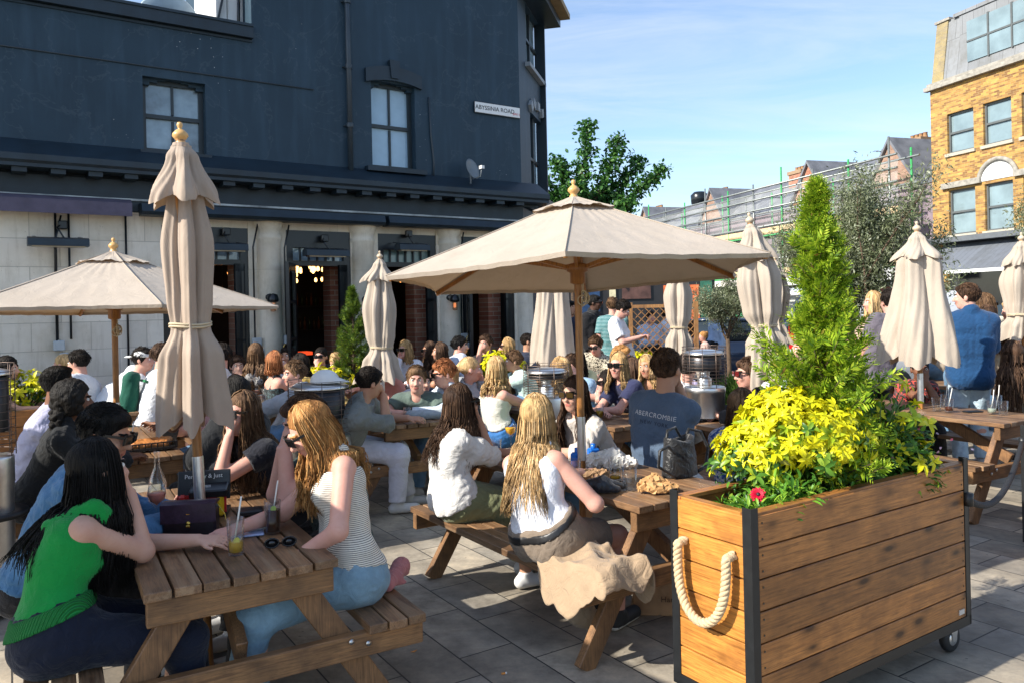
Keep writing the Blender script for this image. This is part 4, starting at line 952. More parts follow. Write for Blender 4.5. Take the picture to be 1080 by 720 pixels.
def tree(loc,label,h,mat,seed,nb=7,spread=.8,leafL=.07,wr=.35,nl=60,trunk_h=None,tr=.06,cat='tree',name='tree',upw=1.0,clump=.22,lev=3,group=None,blob=None):
    rg=np.random.default_rng(seed); t=empty(name,tuple(loc),0,label,cat,group); mb=MB(); lv=Leaves(); th=trunk_h or h*.35; tips=[]
    def grow(p,d,L,r,l):
        pts=[p]; dd=d.copy()
        for i in range(4): dd=dd+rg.normal(size=3)*.14+np.array([0,0,.05*upw]); dd/=np.linalg.norm(dd); pts.append(pts[-1]+dd*L/4)
        mb.tube([Vector(q) for q in pts],[r*(1-.6*i/4) for i in range(5)],BARK,6 if l>1 else 4)
        if l<=lev-2 or l==0: tips.extend(pts[1:])
        if l>0:
            for k in range(rg.integers(3,5)):
                f=rg.uniform(.35,1); i=min(3,int(f*4)); q=pts[i]+(pts[i+1]-pts[i])*(f*4-i); d2=dd+rg.normal(size=3)*spread*.75; d2[2]+=.12*upw; d2/=np.linalg.norm(d2); grow(q,d2,L*rg.uniform(.5,.78),r*.5,l-1)
    mb.tube([(0,0,0),(.02,.01,th*.5),(0,0,th)],[tr,tr*.8,tr*.7],BARK,10)
    for k in range(nb):
        a=2*pi*k/nb+rg.uniform(-.4,.4); e=rg.uniform(.5,1.3)*upw; d=np.array([math.cos(a)*spread,math.sin(a)*spread,e]); d/=np.linalg.norm(d); grow(np.array([0,0,th*rg.uniform(.8,1)]),d,(h-th)*rg.uniform(.35,.62),tr*.45,lev-1)
    tips=np.array(tips); n=nl*len(tips)//10; ix=rg.integers(0,len(tips),n); P=tips[ix]+rg.normal(size=(n,3))*clump*h/3.2*.55; D=rg.normal(size=(n,3))+[0,0,.1]; LL=leafL*rg.uniform(.6,1.3,size=n)
    lv.add(P,D,rg.normal(size=(n,3))+[0,0,1.2],LL,LL*wr,shape='diamond'); lv.build('crown',[mat],t); mb.build('trunk',t); return t
# ---------------------------------------------------------------- small things on the tables
GL=glass('clear glass')
def liquid(c,nm): 
    m=pm('drink '+nm,c,.3,var=.03,spec=.1); return m
def tumbler(loc,label,h=.12,r=.036,drink=None,level=.45,straw=None,fruit=None,cat='glass',name='drinking_glass'):
    t=empty(name,tuple(loc),0,label,cat,'drinks on the tables'); mb=MB(); r0=r*.82
    mb.lathe([(.0001,.0),(r0,.0),(r0+.001,.004),(r,h),(r-.0022,h),(r0-.0015,.012),(.0001,.011)],GL,n=22); mb.build('glass',t)
    if drink:
        mb=MB(); f=lambda z: r0+(r-r0)*z/h-.003; z1=h*level; mb.lathe([(.0001,.0125),(f(.0125),.0125),(f(z1),z1),(.0001,z1)],drink,n=22); mb.build('drink',t)
        ice=glass('ice',(.95,.97,1),.05,1.3); mb=MB()
        for k in range(3): mb.box((r*.35*math.cos(k*2.2),r*.35*math.sin(k*2.2),z1+.004+k*.006),(.02,.018,.018),ice,Matrix.Rotation(k*1.1+.3,3,(1,.4,.2)),.003)
        mb.build('ice_cube',t)
    if straw: mb=MB(); mb.tube([(-r*.3,0,.02),(r*.35,0,h+.005),(r*.35+straw,.005,h+.085)],.0035,pm('paper straw',(.75,.72,.66),.5),8); mb.build('straw',t)
    if fruit: mb=MB(); mb.lathe([(.0001,-.002),(.012,-.002),(.013,0),(.012,.002),(.0001,.002)],fruit,(r*.2,-r*.3,h*level+.006),16,Matrix.Rotation(1.1,3,'X')); mb.build('fruit_slice',t)
    return t
def goblet(loc,label,drink,level=.5,h=.20):
    t=empty('wine_glass',tuple(loc),0,label,'glass','drinks on the tables'); mb=MB(); b=h*.5
    mb.lathe([(.0001,0),(.034,0),(.034,.003),(.006,.008),(.004,b*.9),(.012,b),(.034,b+.03),(.041,b+.06),(.034,h),(.0325,h),(.039,b+.06),(.032,b+.032),(.0001,b+.006)],GL,n=24); mb.build('bowl',t)
    mb=MB(); mb.lathe([(.0001,b+.008),(.030,b+.032),(.0375,b+.058),(.0375,b+.062),(.0001,b+.062)],drink,n=24); mb.build('drink',t); return t
def drape(name,label,cat,loc,fn,mat,nx=40,ny=40,th=.004,group=None):
    vs=[fn(i/nx,j/ny) for i in range(nx+1) for j in range(ny+1)]; mb=MB(); mb.add(vs,[(i*(ny+1)+j,(i+1)*(ny+1)+j,(i+1)*(ny+1)+j+1,i*(ny+1)+j+1) for i in range(nx) for j in range(ny)],mat,True)
    o=mb.build(name); o.location=loc; m=o.modifiers.new('s','SOLIDIFY'); m.thickness=th; return tag(o,label,cat,group)
def blob(name,label,cat,loc,prims,mat,vx=.006,warp=.006,fr=40,seed=0,group=None,parent=None,flat=False):
    pts=np.array([p for a,b,_,_ in prims for p in(a,b)]); R=max(max(c,d) for _,_,c,d in prims)+.03; f=Field(pts.min(0)-R,pts.max(0)+R,vx)
    for a,b,c,d in prims: f.cone(a,b,c,d,.012)
    f.warp(warp,fr,seed); f.clip(V3(0,0,.002),V3(0,0,-1)); v,q=f.mesh()
    if flat: v=v+np.random.default_rng(seed).normal(size=v.shape)*vx*.30
    o=link(name,mesh_np(name,v,q,[mat],smooth=not flat),parent)
    if parent is None: o.location=loc; tag(o,label,cat,group)
    return o
# ================================================================ light, sky
SAZ,SEL=27.0,34.0
sd_=Vector((-math.cos(rad(SAZ))*math.cos(rad(SEL)),-math.sin(rad(SAZ))*math.cos(rad(SEL)),math.sin(rad(SEL))))
sun=bpy.data.objects.new('sun',bpy.data.lights.new('sun','SUN')); COL.objects.link(sun); sun.data.energy=5.0; sun.data.angle=rad(.53); sun.data.color=(1,.94,.84)
sun.rotation_euler=sd_.to_track_quat('Z','Y').to_euler()
w=bpy.data.worlds.new('World'); S.world=w; w.use_nodes=True; nt=w.node_tree; bg=nt.nodes['Background']; bg.inputs[1].default_value=.148
sky=N(nt,'ShaderNodeTexSky',sky_type='NISHITA',sun_disc=False,sun_elevation=rad(SEL),sun_rotation=math.atan2(sd_.x,sd_.y)%(2*pi),air_density=1.0,dust_density=.6,ozone_density=3.0)
tc=N(nt,'ShaderNodeTexCoord'); sx=N(nt,'ShaderNodeSeparateXYZ'); nt.links.new(tc.outputs['Generated'],sx.inputs[0])
# project the view direction on a high flat cloud layer, stretched into streaks
ad=N(nt,'ShaderNodeMath',operation='ADD'); ad.inputs[1].default_value=.12; nt.links.new(sx.outputs[2],ad.inputs[0])
dx=N(nt,'ShaderNodeMath',operation='DIVIDE'); dy=N(nt,'ShaderNodeMath',operation='DIVIDE'); nt.links.new(sx.outputs[0],dx.inputs[0]); nt.links.new(ad.outputs[0],dx.inputs[1]); nt.links.new(sx.outputs[1],dy.inputs[0]); nt.links.new(ad.outputs[0],dy.inputs[1])
cb=N(nt,'ShaderNodeCombineXYZ'); nt.links.new(dx.outputs[0],cb.inputs[0]); nt.links.new(dy.outputs[0],cb.inputs[1])
mp=N(nt,'ShaderNodeMapping'); mp.inputs['Scale'].default_value=(.55,2.0,1); mp.inputs['Rotation'].default_value=(0,0,.35); nt.links.new(cb.outputs[0],mp.inputs[0])
n1=noise_(nt,mp.outputs[0],1.5,9,.62,dist=.7); n2=noise_(nt,cb.outputs[0],.7,3,.5)
mu=N(nt,'ShaderNodeMath',operation='MULTIPLY'); nt.links.new(ramp(nt,n1,[(.38,(.06,.06,.06)),(.85,(.75,.75,.75))]),mu.inputs[0]); nt.links.new(ramp(nt,n2,[(.30,(.55,.55,.55)),(.65,(1,1,1))]),mu.inputs[1])
skc=mixc(nt,mu.outputs[0],sky.outputs[0],(3.9,4.2,4.8)); nt.links.new(skc,bg.inputs[0])
# ================================================================ ground
def ground_sheet(name,pts,z,m):
    mb=MB(); mb.poly([(p[0],p[1],z) for p in pts],m); o=mb.build(name); return tag(o,kind='structure')
asph=pm('asphalt',(.055,.055,.058),.9,var=.25,vs=1.2,bs=.5,bd=.004,bsc=120)
ground_sheet('ground',[(-150,-150),(150,-150),(150,300),(-150,300)],-.11,asph)
# flagstones: brick pattern turned with the tables
m,nt,b=newmat('flagstones'); v=vec(nt,(1,1,1),(0,0,rad(-33-90)))
wob=noise_(nt,v,1.1,2); 
br=N(nt,'ShaderNodeTexBrick',offset=.37,squash=1.0); br.inputs['Scale'].default_value=1; br.inputs['Brick Width'].default_value=.56; br.inputs['Row Height'].default_value=.305; br.inputs['Mortar Size'].default_value=.0045; br.inputs['Mortar Smooth'].default_value=.3; br.inputs['Bias'].default_value=0
br.inputs['Color1'].default_value=(0,0,0,1); br.inputs['Color2'].default_value=(1,1,1,1); br.inputs['Mortar'].default_value=(.5,.5,.5,1); nt.links.new(v,br.inputs['Vector'])
tone=ramp(nt,br.outputs['Color'],[(0,(.22,.19,.15)),(.35,(.32,.28,.22)),(.6,(.41,.355,.275)),(.8,(.29,.265,.225)),(1,(.49,.42,.32))])
fine=ramp(nt,noise_(nt,v,4.2,10,.74),[(.32,(.48,.47,.46)),(.5,(.92,.92,.92)),(.68,(1.35,1.30,1.22))]); col=mixc(nt,1.0,tone,fine,'MULTIPLY')
lay=noise_(nt,vec(nt,(1.2,7,1),(0,0,rad(-20))),2.2,7,.7,dist=1.5); col=mixc(nt,ramp(nt,lay,[(.50,(0,0,0)),(.75,(.45,.45,.45))]),col,(.20,.165,.125))
st=noise_(nt,v,1.6,4,.5); col=mixc(nt,ramp(nt,st,[(.50,(0,0,0)),(.68,(.6,.6,.6))]),col,(.11,.095,.075))
vo=N(nt,'ShaderNodeTexVoronoi',i_Scale=9.0); nt.links.new(v,vo.inputs['Vector']); col=mixc(nt,ramp(nt,vo.outputs['Distance'],[(.045,(.6,.6,.6)),(.07,(0,0,0))]),col,(.05,.045,.04))
mo=ramp(nt,br.outputs['Fac'],[(0,(0,0,0)),(1,(1,1,1))]); col=mixc(nt,mo,col,(.045,.042,.038)); nt.links.new(col,b.inputs['Base Color'])
b.inputs['Roughness'].default_value=.8; rr=N(nt,'ShaderNodeMapRange'); rr.inputs[3].default_value=.55; rr.inputs[4].default_value=.95; nt.links.new(lay,rr.inputs[0]); nt.links.new(rr.outputs[0],b.inputs['Roughness'])
bump(nt,b,noise_(nt,v,14,8,.7),.35,.006); iv=N(nt,'ShaderNodeMath',operation='SUBTRACT'); iv.inputs[0].default_value=1; nt.links.new(br.outputs['Fac'],iv.inputs[1]); bump(nt,b,iv.outputs[0],.8,.005); bump(nt,b,br.outputs['Color'],.2,.003)
FLAG=m
u33,v33=U(33),U(123)
mb=MB(); c0=Vector((0,13,0)); # paved area: 26 m along the wall, up to the road
P4=[c0-u33*16+v33*1-v33*0,c0-u33*16-v33*18,c0+u33*12-v33*18,c0+u33*12+v33*3]
mb.prism([(p.x,p.y,0) for p in P4],(0,0,-.115),FLAG); tag(mb.build('pavement'),kind='structure')
mb=MB(); kb=pm('granite kerb',(.28,.27,.26),.8,var=.3,vs=12,bs=.4); a=c0+u33*12-v33*18; b_=c0+u33*12+v33*3; mb.bar((a.x+.06,a.y,-.05),(b_.x+.06,b_.y,-.05),.14,.11,kb); tag(mb.build('kerb'),kind='structure')
# ================================================================ plane helper
class Plane:
    def __init__(s,o,az): s.o=Vector((o[0],o[1],0)); s.az=az; s.u=U(az); s.v=U(az+90)
    def at(s,x,y,off=0):
        r=ray(x,y); o=s.o+s.v*off; D=(o.x*s.u.y-o.y*s.u.x)/(r[0]*s.u.y-s.u.x); p=Vector((r[0]*D,D,HC+r[2]*D)); return (p-s.o).dot(s.u),p.z
    def s(s_,x,y=325,off=0): return s_.at(x,y,off)[0]
def holes_wall(mb,x0,x1,z0,z1,holes,y0,y1,m):
    """wall slab between y0,y1 with rectangular holes (xa,xb,za,zb), built from butted blocks"""
    xs=sorted({x0,x1,*[h[0] for h in holes],*[h[1] for h in holes]}); xs=[x for x in xs if x0<=x<=x1]
    for a,b in zip(xs,xs[1:]):
        c=(a+b)/2; hz=sorted([(h[2],h[3]) for h in holes if h[0]<c<h[1]]); z=z0
        for p,q in hz+[(z1,z1)]:
            if p>z: mb.box(((a+b)/2,(y0+y1)/2,(z+p)/2),(b-a,abs(y1-y0),p-z),m)
            z=max(z,q)
def paintwall(nm,c,chips=True,r=.55):
    m,nt,b=newmat(nm); v=vec(nt); col=ramp(nt,noise_(nt,v,.7,6,.6),[(.3,[x*.85 for x in c]),(.7,[x*1.15 for x in c])])
    st=noise_(nt,vec(nt,(3,3,.35)),2,5); col=mixc(nt,ramp(nt,st,[(.48,(0,0,0)),(.8,(.55,.55,.55))]),col,[x*1.7+.012 for x in c])
    if chips:
        vo=N(nt,'ShaderNodeTexVoronoi',i_Scale=13.0); nt.links.new(v,vo.inputs['Vector']); k=ramp(nt,vo.outputs['Distance'],[(.05,(1,1,1)),(.08,(0,0,0))]); cl=ramp(nt,noise_(nt,v,.9,2),[(.56,(0,0,0)),(.66,(1,1,1))])
        mm=N(nt,'ShaderNodeMath',operation='MULTIPLY'); nt.links.new(k,mm.inputs[0]); nt.links.new(cl,mm.inputs[1]); col=mixc(nt,mm.outputs[0],col,(.55,.56,.56))
        w1=noise_(nt,v,1.0,5,.6,dist=.5); ab=N(nt,'ShaderNodeMath',operation='SUBTRACT'); ab.inputs[1].default_value=.5; nt.links.new(w1,ab.inputs[0]); a2=N(nt,'ShaderNodeMath',operation='ABSOLUTE'); nt.links.new(ab.outputs[0],a2.inputs[0])
        col=mixc(nt,ramp(nt,a2.outputs[0],[(.0,(.16,.16,.16)),(.008,(0,0,0))]),col,(.14,.17,.19))
    nt.links.new(col,b.inputs['Base Color']); b.inputs['Roughness'].default_value=r; b.inputs['Specular IOR Level'].default_value=.35; bump(nt,b,noise_(nt,v,5,8,.65),.35,.012); bump(nt,b,noise_(nt,v,60,3),.2,.003); return m
NAVY=paintwall('navy masonry paint',(.018,.042,.065)); NAVYT=pm('navy trim paint',(.009,.021,.033),.45,var=.3,vs=4,bs=.3,bd=.004,bsc=30)
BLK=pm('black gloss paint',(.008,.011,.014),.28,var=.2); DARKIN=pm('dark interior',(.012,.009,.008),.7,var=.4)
def stone(nm,c,bw=.62,bh=.33,mort=.012):
    m,nt,b=newmat(nm); v=vec(nt,(1,1,1),(pi/2,0,0)); br=N(nt,'ShaderNodeTexBrick',offset=.5); br.inputs['Scale'].default_value=1; br.inputs['Brick Width'].default_value=bw; br.inputs['Row Height'].default_value=bh; br.inputs['Mortar Size'].default_value=mort*.5; br.inputs['Mortar Smooth'].default_value=.6
    br.inputs['Color1'].default_value=c4([x*.9 for x in c]); br.inputs['Color2'].default_value=c4([min(1,x*1.1) for x in c]); br.inputs['Mortar'].default_value=c4([x*.6 for x in c]); nt.links.new(v,br.inputs['Vector'])
    o=vec(nt); g=noise_(nt,o,1.3,8,.7); col=mixc(nt,ramp(nt,g,[(.46,(0,0,0)),(.7,(.6,.6,.6))]),br.outputs['Color'],[c[0]*.58,c[1]*.54,c[2]*.45]); st=noise_(nt,vec(nt,(6,6,.6)),2,6,.7); col=mixc(nt,ramp(nt,st,[(.52,(0,0,0)),(.8,(.5,.5,.5))]),col,[c[0]*.45,c[1]*.40,c[2]*.33])
    vo=N(nt,'ShaderNodeTexVoronoi',i_Scale=16.0); nt.links.new(o,vo.inputs['Vector']); col=mixc(nt,ramp(nt,vo.outputs['Distance'],[(.04,(.7,.7,.7)),(.07,(0,0,0))]),col,(.12,.10,.08))
    nt.links.new(col,b.inputs['Base Color']); b.inputs['Roughness'].default_value=.85; bump(nt,b,g,.4,.02); bump(nt,b,br.outputs['Fac'],.35,-.006); return m
RENDER=stone('rendered stone blocks',(.74,.69,.60)); STONE=stone('column stone',(.72,.66,.55),3,1.15,.004)
def bricks(nm,a,b2,mo,w=.225,h=.075,ms=.010,rot=(pi/2,0,0),patch=None,bias=0):
    m,nt,b=newmat(nm); v=vec(nt,(1,1,1),rot); br=N(nt,'ShaderNodeTexBrick',offset=.5); br.inputs['Scale'].default_value=1; br.inputs['Brick Width'].default_value=w; br.inputs['Row Height'].default_value=h; br.inputs['Mortar Size'].default_value=ms*.5; br.inputs['Bias'].default_value=bias
    br.inputs['Color1'].default_value=c4(a); br.inputs['Color2'].default_value=c4(b2); br.inputs['Mortar'].default_value=c4(mo); nt.links.new(v,br.inputs['Vector']); col=br.outputs['Color']
    o=vec(nt); col=mixc(nt,1.0,col,ramp(nt,noise_(nt,o,2,8,.7),[(.3,(.72,.70,.68)),(.7,(1.25,1.22,1.15))]),'MULTIPLY')
    if patch: col=mixc(nt,ramp(nt,noise_(nt,o,.8,6,.65),[(.5,(0,0,0)),(.68,(.7,.7,.7))]),col,patch)
    nt.links.new(col,b.inputs['Base Color']); b.inputs['Roughness'].default_value=.88; bump(nt,b,br.outputs['Fac'],.5,-.008); bump(nt,b,noise_(nt,o,20,5),.3,.006); return m
REDB=bricks('old red brick',(.30,.10,.06),(.42,.20,.13),(.42,.36,.28),patch=(.36,.22,.16))
YEL=bricks('yellow stock brick',(.54,.32,.08),(.19,.095,.035),(.33,.27,.17),patch=(.43,.25,.08))
WINB=pm('window glass painted reflection',(.22,.30,.35),.06,var=.6,vs=2.2,spec=1.0); WINW=pm('window glass pale',(.20,.27,.29),.08,var=.2,vs=1.5,spec=.9); CUR=pm('blind',(.55,.6,.64),.6)  # WINB: pale blue-grey reflections painted into the glass colour
WHITE=pm('white paint',(.72,.72,.70),.5,var=.06); FRB=pm('dark sash paint',(.02,.03,.036),.4)
DGL=glass('dark door glass',(.35,.42,.42),.03)
# ================================================================ the pub
WP=Plane((0,13),34.5)
pub=empty('pub_building',(0,13,0),rad(34.5),'dark navy painted pub on the left with stone columns and open doors','pub')
xc=.25; xl=-15; xp=WP.s(266,60)
w1=[WP.s(151,120),WP.s(217,120)]; w1z=[WP.at(217,164)[1],WP.at(151,80)[1]]
w2=[WP.s(392,130),WP.s(438,130)]; w2z=[WP.at(415,178)[1],WP.at(415,88)[1]]
mb=MB(); holes_wall(mb,xl,xp,3.45,5.42,[(w1[0],w1[1],w1z[0],w1z[1])],0,.30,NAVY); holes_wall(mb,xp,xc,3.45,7.25,[(w2[0],w2[1],w2z[0],w2z[1])],0,.30,NAVY)
mb.box((xl/2+xp/2-.15,4,5.2),(xp-xl-.3,7.4,.1),NAVYT); mb.box((xp+.15,4.2,5.35),(.3,7.8,3.8),NAVY)
mb.box(((xl+xc)/2,8.1,3.6),(xc-xl,.3,7.2),NAVY)
mb.build('upper_wall',pub)
mb=MB(); mb.box(((xl+xp)/2-.002,.12,5.495),(xp-xl,.42,.15),NAVYT); mb.box(((xl+xp)/2-.002,.14,5.585),(xp-xl,.50,.035),NAVYT); mb.box(((xl+xp)/2,-.012,5.395),(xp-xl,.02,.03),NAVYT); mb.build('parapet_coping',pub)
# chamfered corner face and its eaves
CH=Plane((WP.o+WP.u*xc)[:2],76)
chs=lambda x,y: CH.at(x,y)
h1=[chs(555,60),chs(569.5,60)]; h2=[chs(559.5,150),chs(572.5,150)]
mb=MB(); H=[(h1[0][0],h1[1][0],chs(560,73)[1],7.05),(h2[0][0],h2[1][0],3.62,chs(563,122)[1])]
mbc=MB(); holes_wall(mbc,0,1.75,3.45,7.25,H,0,.22,NAVY); mbc.box((1.75/2,.11,1.75),(1.75,.20,3.3),NAVY); 
Rc=Matrix.Rotation(rad(76-34.5),3,'Z'); oc=Vector((xc,0,0))
def addrot(src,dst):
    b0=len(dst.v); 
    for q,(f,mi_,s_) in enumerate(zip(src.f,src.m,src.s)):
        dst.f.append(tuple(i+b0 for i in f)); dst.m.append(dst.mi(src.M[mi_])); dst.s.append(s_)
    dst.v+= [tuple(Rc@Vector(v)+oc) for v in src.v]
addrot(mbc,mb); mb.build('corner_wall',pub)
mbc=MB(); mbc.box((1.75/2+.1,-.12,7.13),(2.1,.5,.14),NAVYT); mbc.box((1.75/2+.1,-.2,7.26),(2.2,.7,.10),pm('eaves ochre',(.3,.2,.09),.7)); mbc.box((1.79,.0,5.3),(.05,.2,3.6),NAVYT); mbc.box((1.75/2+.12,-.08,3.60),(2.0,.30,.12),NAVYT)
mb=MB(); addrot(mbc,mb); mb.build('eaves',pub)
for hh in H:
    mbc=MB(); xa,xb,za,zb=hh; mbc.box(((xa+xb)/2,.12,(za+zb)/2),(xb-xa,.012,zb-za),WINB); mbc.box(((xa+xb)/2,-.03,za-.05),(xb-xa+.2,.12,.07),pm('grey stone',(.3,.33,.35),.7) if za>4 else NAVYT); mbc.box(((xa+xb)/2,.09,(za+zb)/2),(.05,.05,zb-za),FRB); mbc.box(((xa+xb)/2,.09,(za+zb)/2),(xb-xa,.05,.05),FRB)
    if za<4: 
        for k in range(5): a=pi*(k+.5)/5; mbc.box(((xa+xb)/2-math.cos(a)*(xb-xa)*.55,-.02,zb+.02+math.sin(a)*.18),(.16,.08,.15),pm('grey stone',(.3,.33,.35),.7),Matrix.Rotation(-(a-pi/2)*.6,3,'Y'))
    mb=MB(); addrot(mbc,mb); mb.build('side_window',pub)
def sash(parent,x0,x1,z0,z1,gm,name='sash_window',y=.17,mull=1,arch=True,fm=FRB,curt=None,cols=2):
    mb=MB(); t=.055; zm=(z0+z1)/2
    mb.box(((x0+x1)/2,y,z1-t/2),(x1-x0,.07,t),fm); mb.box(((x0+x1)/2,y,z0+t/2),(x1-x0,.09,t),fm)
    for x in(x0+t/2,x1-t/2): mb.box((x,y,zm),(t,.07,z1-z0-2*t),fm)
    mb.box(((x0+x1)/2,y-.01,zm),(x1-x0-2*t,.06,.05),fm)
    for k in range(1,cols): mb.box((x0+(x1-x0)*k/cols,y,(z0+zm)/2),(.028,.05,zm-z0-t-.025),fm); mb.box((x0+(x1-x0)*k/cols,y,(z1+zm)/2),(.028,.05,z1-zm-t-.025),fm)
    if arch:
        n=8; w_=(x1-x0)/n
        for k in range(n):
            u=(k+.5)/n*2-1; hh=.11*(u*u); mb.box((x0+w_*(k+.5),y-.03,z1+.03-hh/2),(w_,.10,.06+hh),NAVY if fm is FRB else fm)
    o=mb.build(name,parent); mb=MB(); mb.box(((x0+x1)/2,y+.012,zm),(x1-x0-.02,.006,z1-z0-.02),gm); mb.build('glass_pane',o)
    return o
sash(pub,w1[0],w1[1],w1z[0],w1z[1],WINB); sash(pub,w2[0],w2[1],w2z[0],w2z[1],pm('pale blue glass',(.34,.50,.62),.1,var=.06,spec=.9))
# arched hood over the second window
mb=MB(); xm=(w2[0]+w2[1])/2; hw=(w2[1]-w2[0])/2+.10; zt=w2z[1]
arc=lambda x,h0,h1: h0+h1*(1-((x-xm)/hw)**2)
xs_=[xm-hw+2*hw*q/12 for q in range(13)]
for a_,b_ in((0,6),(6,12)):
    seg=xs_[a_:b_+1]; g_=.075*(1 if a_==0 else -1); top_=[(x,-.06,arc(x,zt+.15,.08)) for x in seg]; bot_=[(x,-.06,arc(x,zt-.05,.07)) for x in seg[::-1]]; mb.prism(top_+bot_,(0,.058,0),NAVYT)
mb.prism([(xm-.06,-.085,zt+.05),(xm+.06,-.085,zt+.05),(xm+.085,-.085,zt+.32),(xm-.085,-.085,zt+.32)],(0,.08,0),NAVYT)
mb.build('window_hood',pub)
mb=MB(); mb.box((xm,-.05,w2z[0]-.04),(hw*2+.05,.14,.07),NAVYT); mb.build('window_sill',pub); mb=MB(); mb.box(((w1[0]+w1[1])/2,-.02,w1z[0]-.03),(w1[1]-w1[0]+.1,.1,.05),NAVYT); mb.build('window_sill',pub)
# cornice with sloping top, dentil blocks, fascia
prof=[(0,3.80),(-.34,3.585),(-.36,3.57),(-.36,3.50),(-.33,3.47),(-.33,3.43),(-.03,3.43),(-.03,3.39),(0,3.39)]
mb=MB(); mb.prism([(xl,y,z) for y,z in prof],(xc+.32-xl,0,0),NAVYT); mb.build('cornice',pub)
mb=MB(); k=xl
while k<xc: mb.box((k,-.17,3.40),(.15,.24,.055),NAVYT); k+=.385
mb.build('dentil_blocks',pub)
mb=MB(); mb.box(((xl+xc)/2,.10,3.225),(xc-xl,.26,.43),NAVYT); mb.box(((xl+xc)/2,-.045,3.15),(xc-xl,.03,.025),pm('worn white edge',(.45,.47,.47),.7,var=.6,vs=3)); mb.build('fascia',pub)
aw=WP.s(136,235); mb=MB()
mb.lathe([(.0001,0),(.085,0),(.085,aw-xl),(.0001,aw-xl)],pm('purple grey awning cloth',(.085,.075,.115),.8,var=.2,bs=.3),(xl,-.16,3.05),12,Matrix.Rotation(pi/2,3,'Y')); mb.box(((xl+aw)/2,-.26,3.0),(aw-xl,.02,.16),MC[('purple grey awning cloth',)]); mb.build('awning',pub)
a2=WP.s(146,235); mb=MB()
for xa,xb in((a2,WP.s(398,230)),(WP.s(402,230),xc)):
    mb.prism([(xa,-.04,3.11),(xa,-.26,3.09),(xa,-.30,2.99),(xa,-.26,2.95),(xa,-.04,2.95)],(xb-xa,0,0),NAVYT)
mb.build('awning_cassette',pub)
# ground floor
b1=[WP.s(172),WP.s(264)];b2=[WP.s(304),WP.s(372)];b3=[WP.s(401),WP.s(462.5)];b4=[WP.s(489),WP.s(544)]
HT=2.86
mb=MB(); holes_wall(mb,xl,b1[0],0,3.0,[],-.0,.35,RENDER); mb.build('rendered_wall',pub)
mb=MB(); 
for xa,xb in((b1[1],b2[0]),(b2[1],b3[0]),(b3[1],b4[0]),(b4[1],xc)): mb.box(((xa+xb)/2,.19,1.5),(xb-xa,.32,3.0),STONE)
for a_,b_ in(b1,b2,b3,b4): mb.box(((a_+b_)/2,.20,(HT+3.0)/2),(b_-a_,.30,3.0-HT),STONE)
mb.build('pier_wall',pub)
for (xa,xb) in((WP.s(272),WP.s(299)),(WP.s(372),WP.s(397)),(WP.s(464),WP.s(486)),(WP.s(546),WP.s(563))):
    r=min((xb-xa)/2,.21); mb=MB(); mb.lathe([(r*1.25,0),(r*1.25,.12),(r*1.15,.16),(r*1.15,.24),(r*1.04,.3),(r,.35),(r*.97,1.5),(r*.93,2.70),(r*1.02,2.72),(r*1.02,2.76),(r*.95,2.78),(r*.95,2.84),(r*1.15,2.9),(r*1.2,3.0)],STONE,((xa+xb)/2,.06,0),28); mb.build('column',pub)
# interior
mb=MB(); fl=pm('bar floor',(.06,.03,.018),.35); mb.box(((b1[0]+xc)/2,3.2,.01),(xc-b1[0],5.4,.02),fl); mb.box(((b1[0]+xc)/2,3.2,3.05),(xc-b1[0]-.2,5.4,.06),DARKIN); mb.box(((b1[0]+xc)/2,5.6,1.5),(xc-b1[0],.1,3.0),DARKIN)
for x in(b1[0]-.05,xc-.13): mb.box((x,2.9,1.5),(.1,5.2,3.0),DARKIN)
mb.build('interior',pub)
mb=MB(); bulb=pm('lamp glow',(1,.55,.18),.4,var=0,emit=3.2); rg=random.Random(4)
bl=[]
for k in range(22):
    off=1.3+rg.random()*2.2; x,z=WP.at(309+rg.random()*42,281+rg.random()*19,off); y=off; o=MB(); o.lathe([(.0001,0),(.024,.015),(.027,.05),(.012,.08),(.0001,.08)],bulb,(x,y,z),10); o.tube([(x,y,z+.1),(x,y,3.0)],.004,BLK,4); o.build('pendant_lamp',pub)
for k in range(9):
    off=2.6+rg.random()*1.5; x,z=WP.at((225,420,440,500,232)[k%5]+rg.random()*10,290+rg.random()*25,off); o=MB(); o.lathe([(.0001,0),(.03,.02),(.03,.05),(.0001,.08)],pm('dim lamp glow',(.9,.35,.08),.4,var=0,emit=3),(x,off,z),8); o.tube([(x,off,z+.08),(x,off,3.0)],.004,BLK,4); o.build('pendant_lamp',pub)
mb=MB(); 
for k in range(26): 
    x=b3[0]+.3+.05*k; mb.lathe([(.0001,0),(.03,0),(.03,.16),(.01,.2),(.01,.26)],pm('bottle %d'%(k%3),[(.05,.03,.01),(.02,.05,.02),(.12,.05,.02)][k%3],.1),(x,5.2,1.35+.5*(k%2)),8)
mb.box(((b3[0]+b3[1])/2+.3,5.3,1.33),(2.2,.3,.03),DARKIN); mb.box(((b3[0]+b3[1])/2+.3,5.3,1.83),(2.2,.3,.03),DARKIN); mb.build('back_bar',pub)
mb=MB(); mb.box((b2[0]+1.0,3.6,.95),(1.2,.3,.06),pm('red shelf glow',(.9,.08,.02),.5,var=0,emit=.7)); mb.build('red_glow_shelf',pub)  # slab glows red by itself to give the bar its red glow
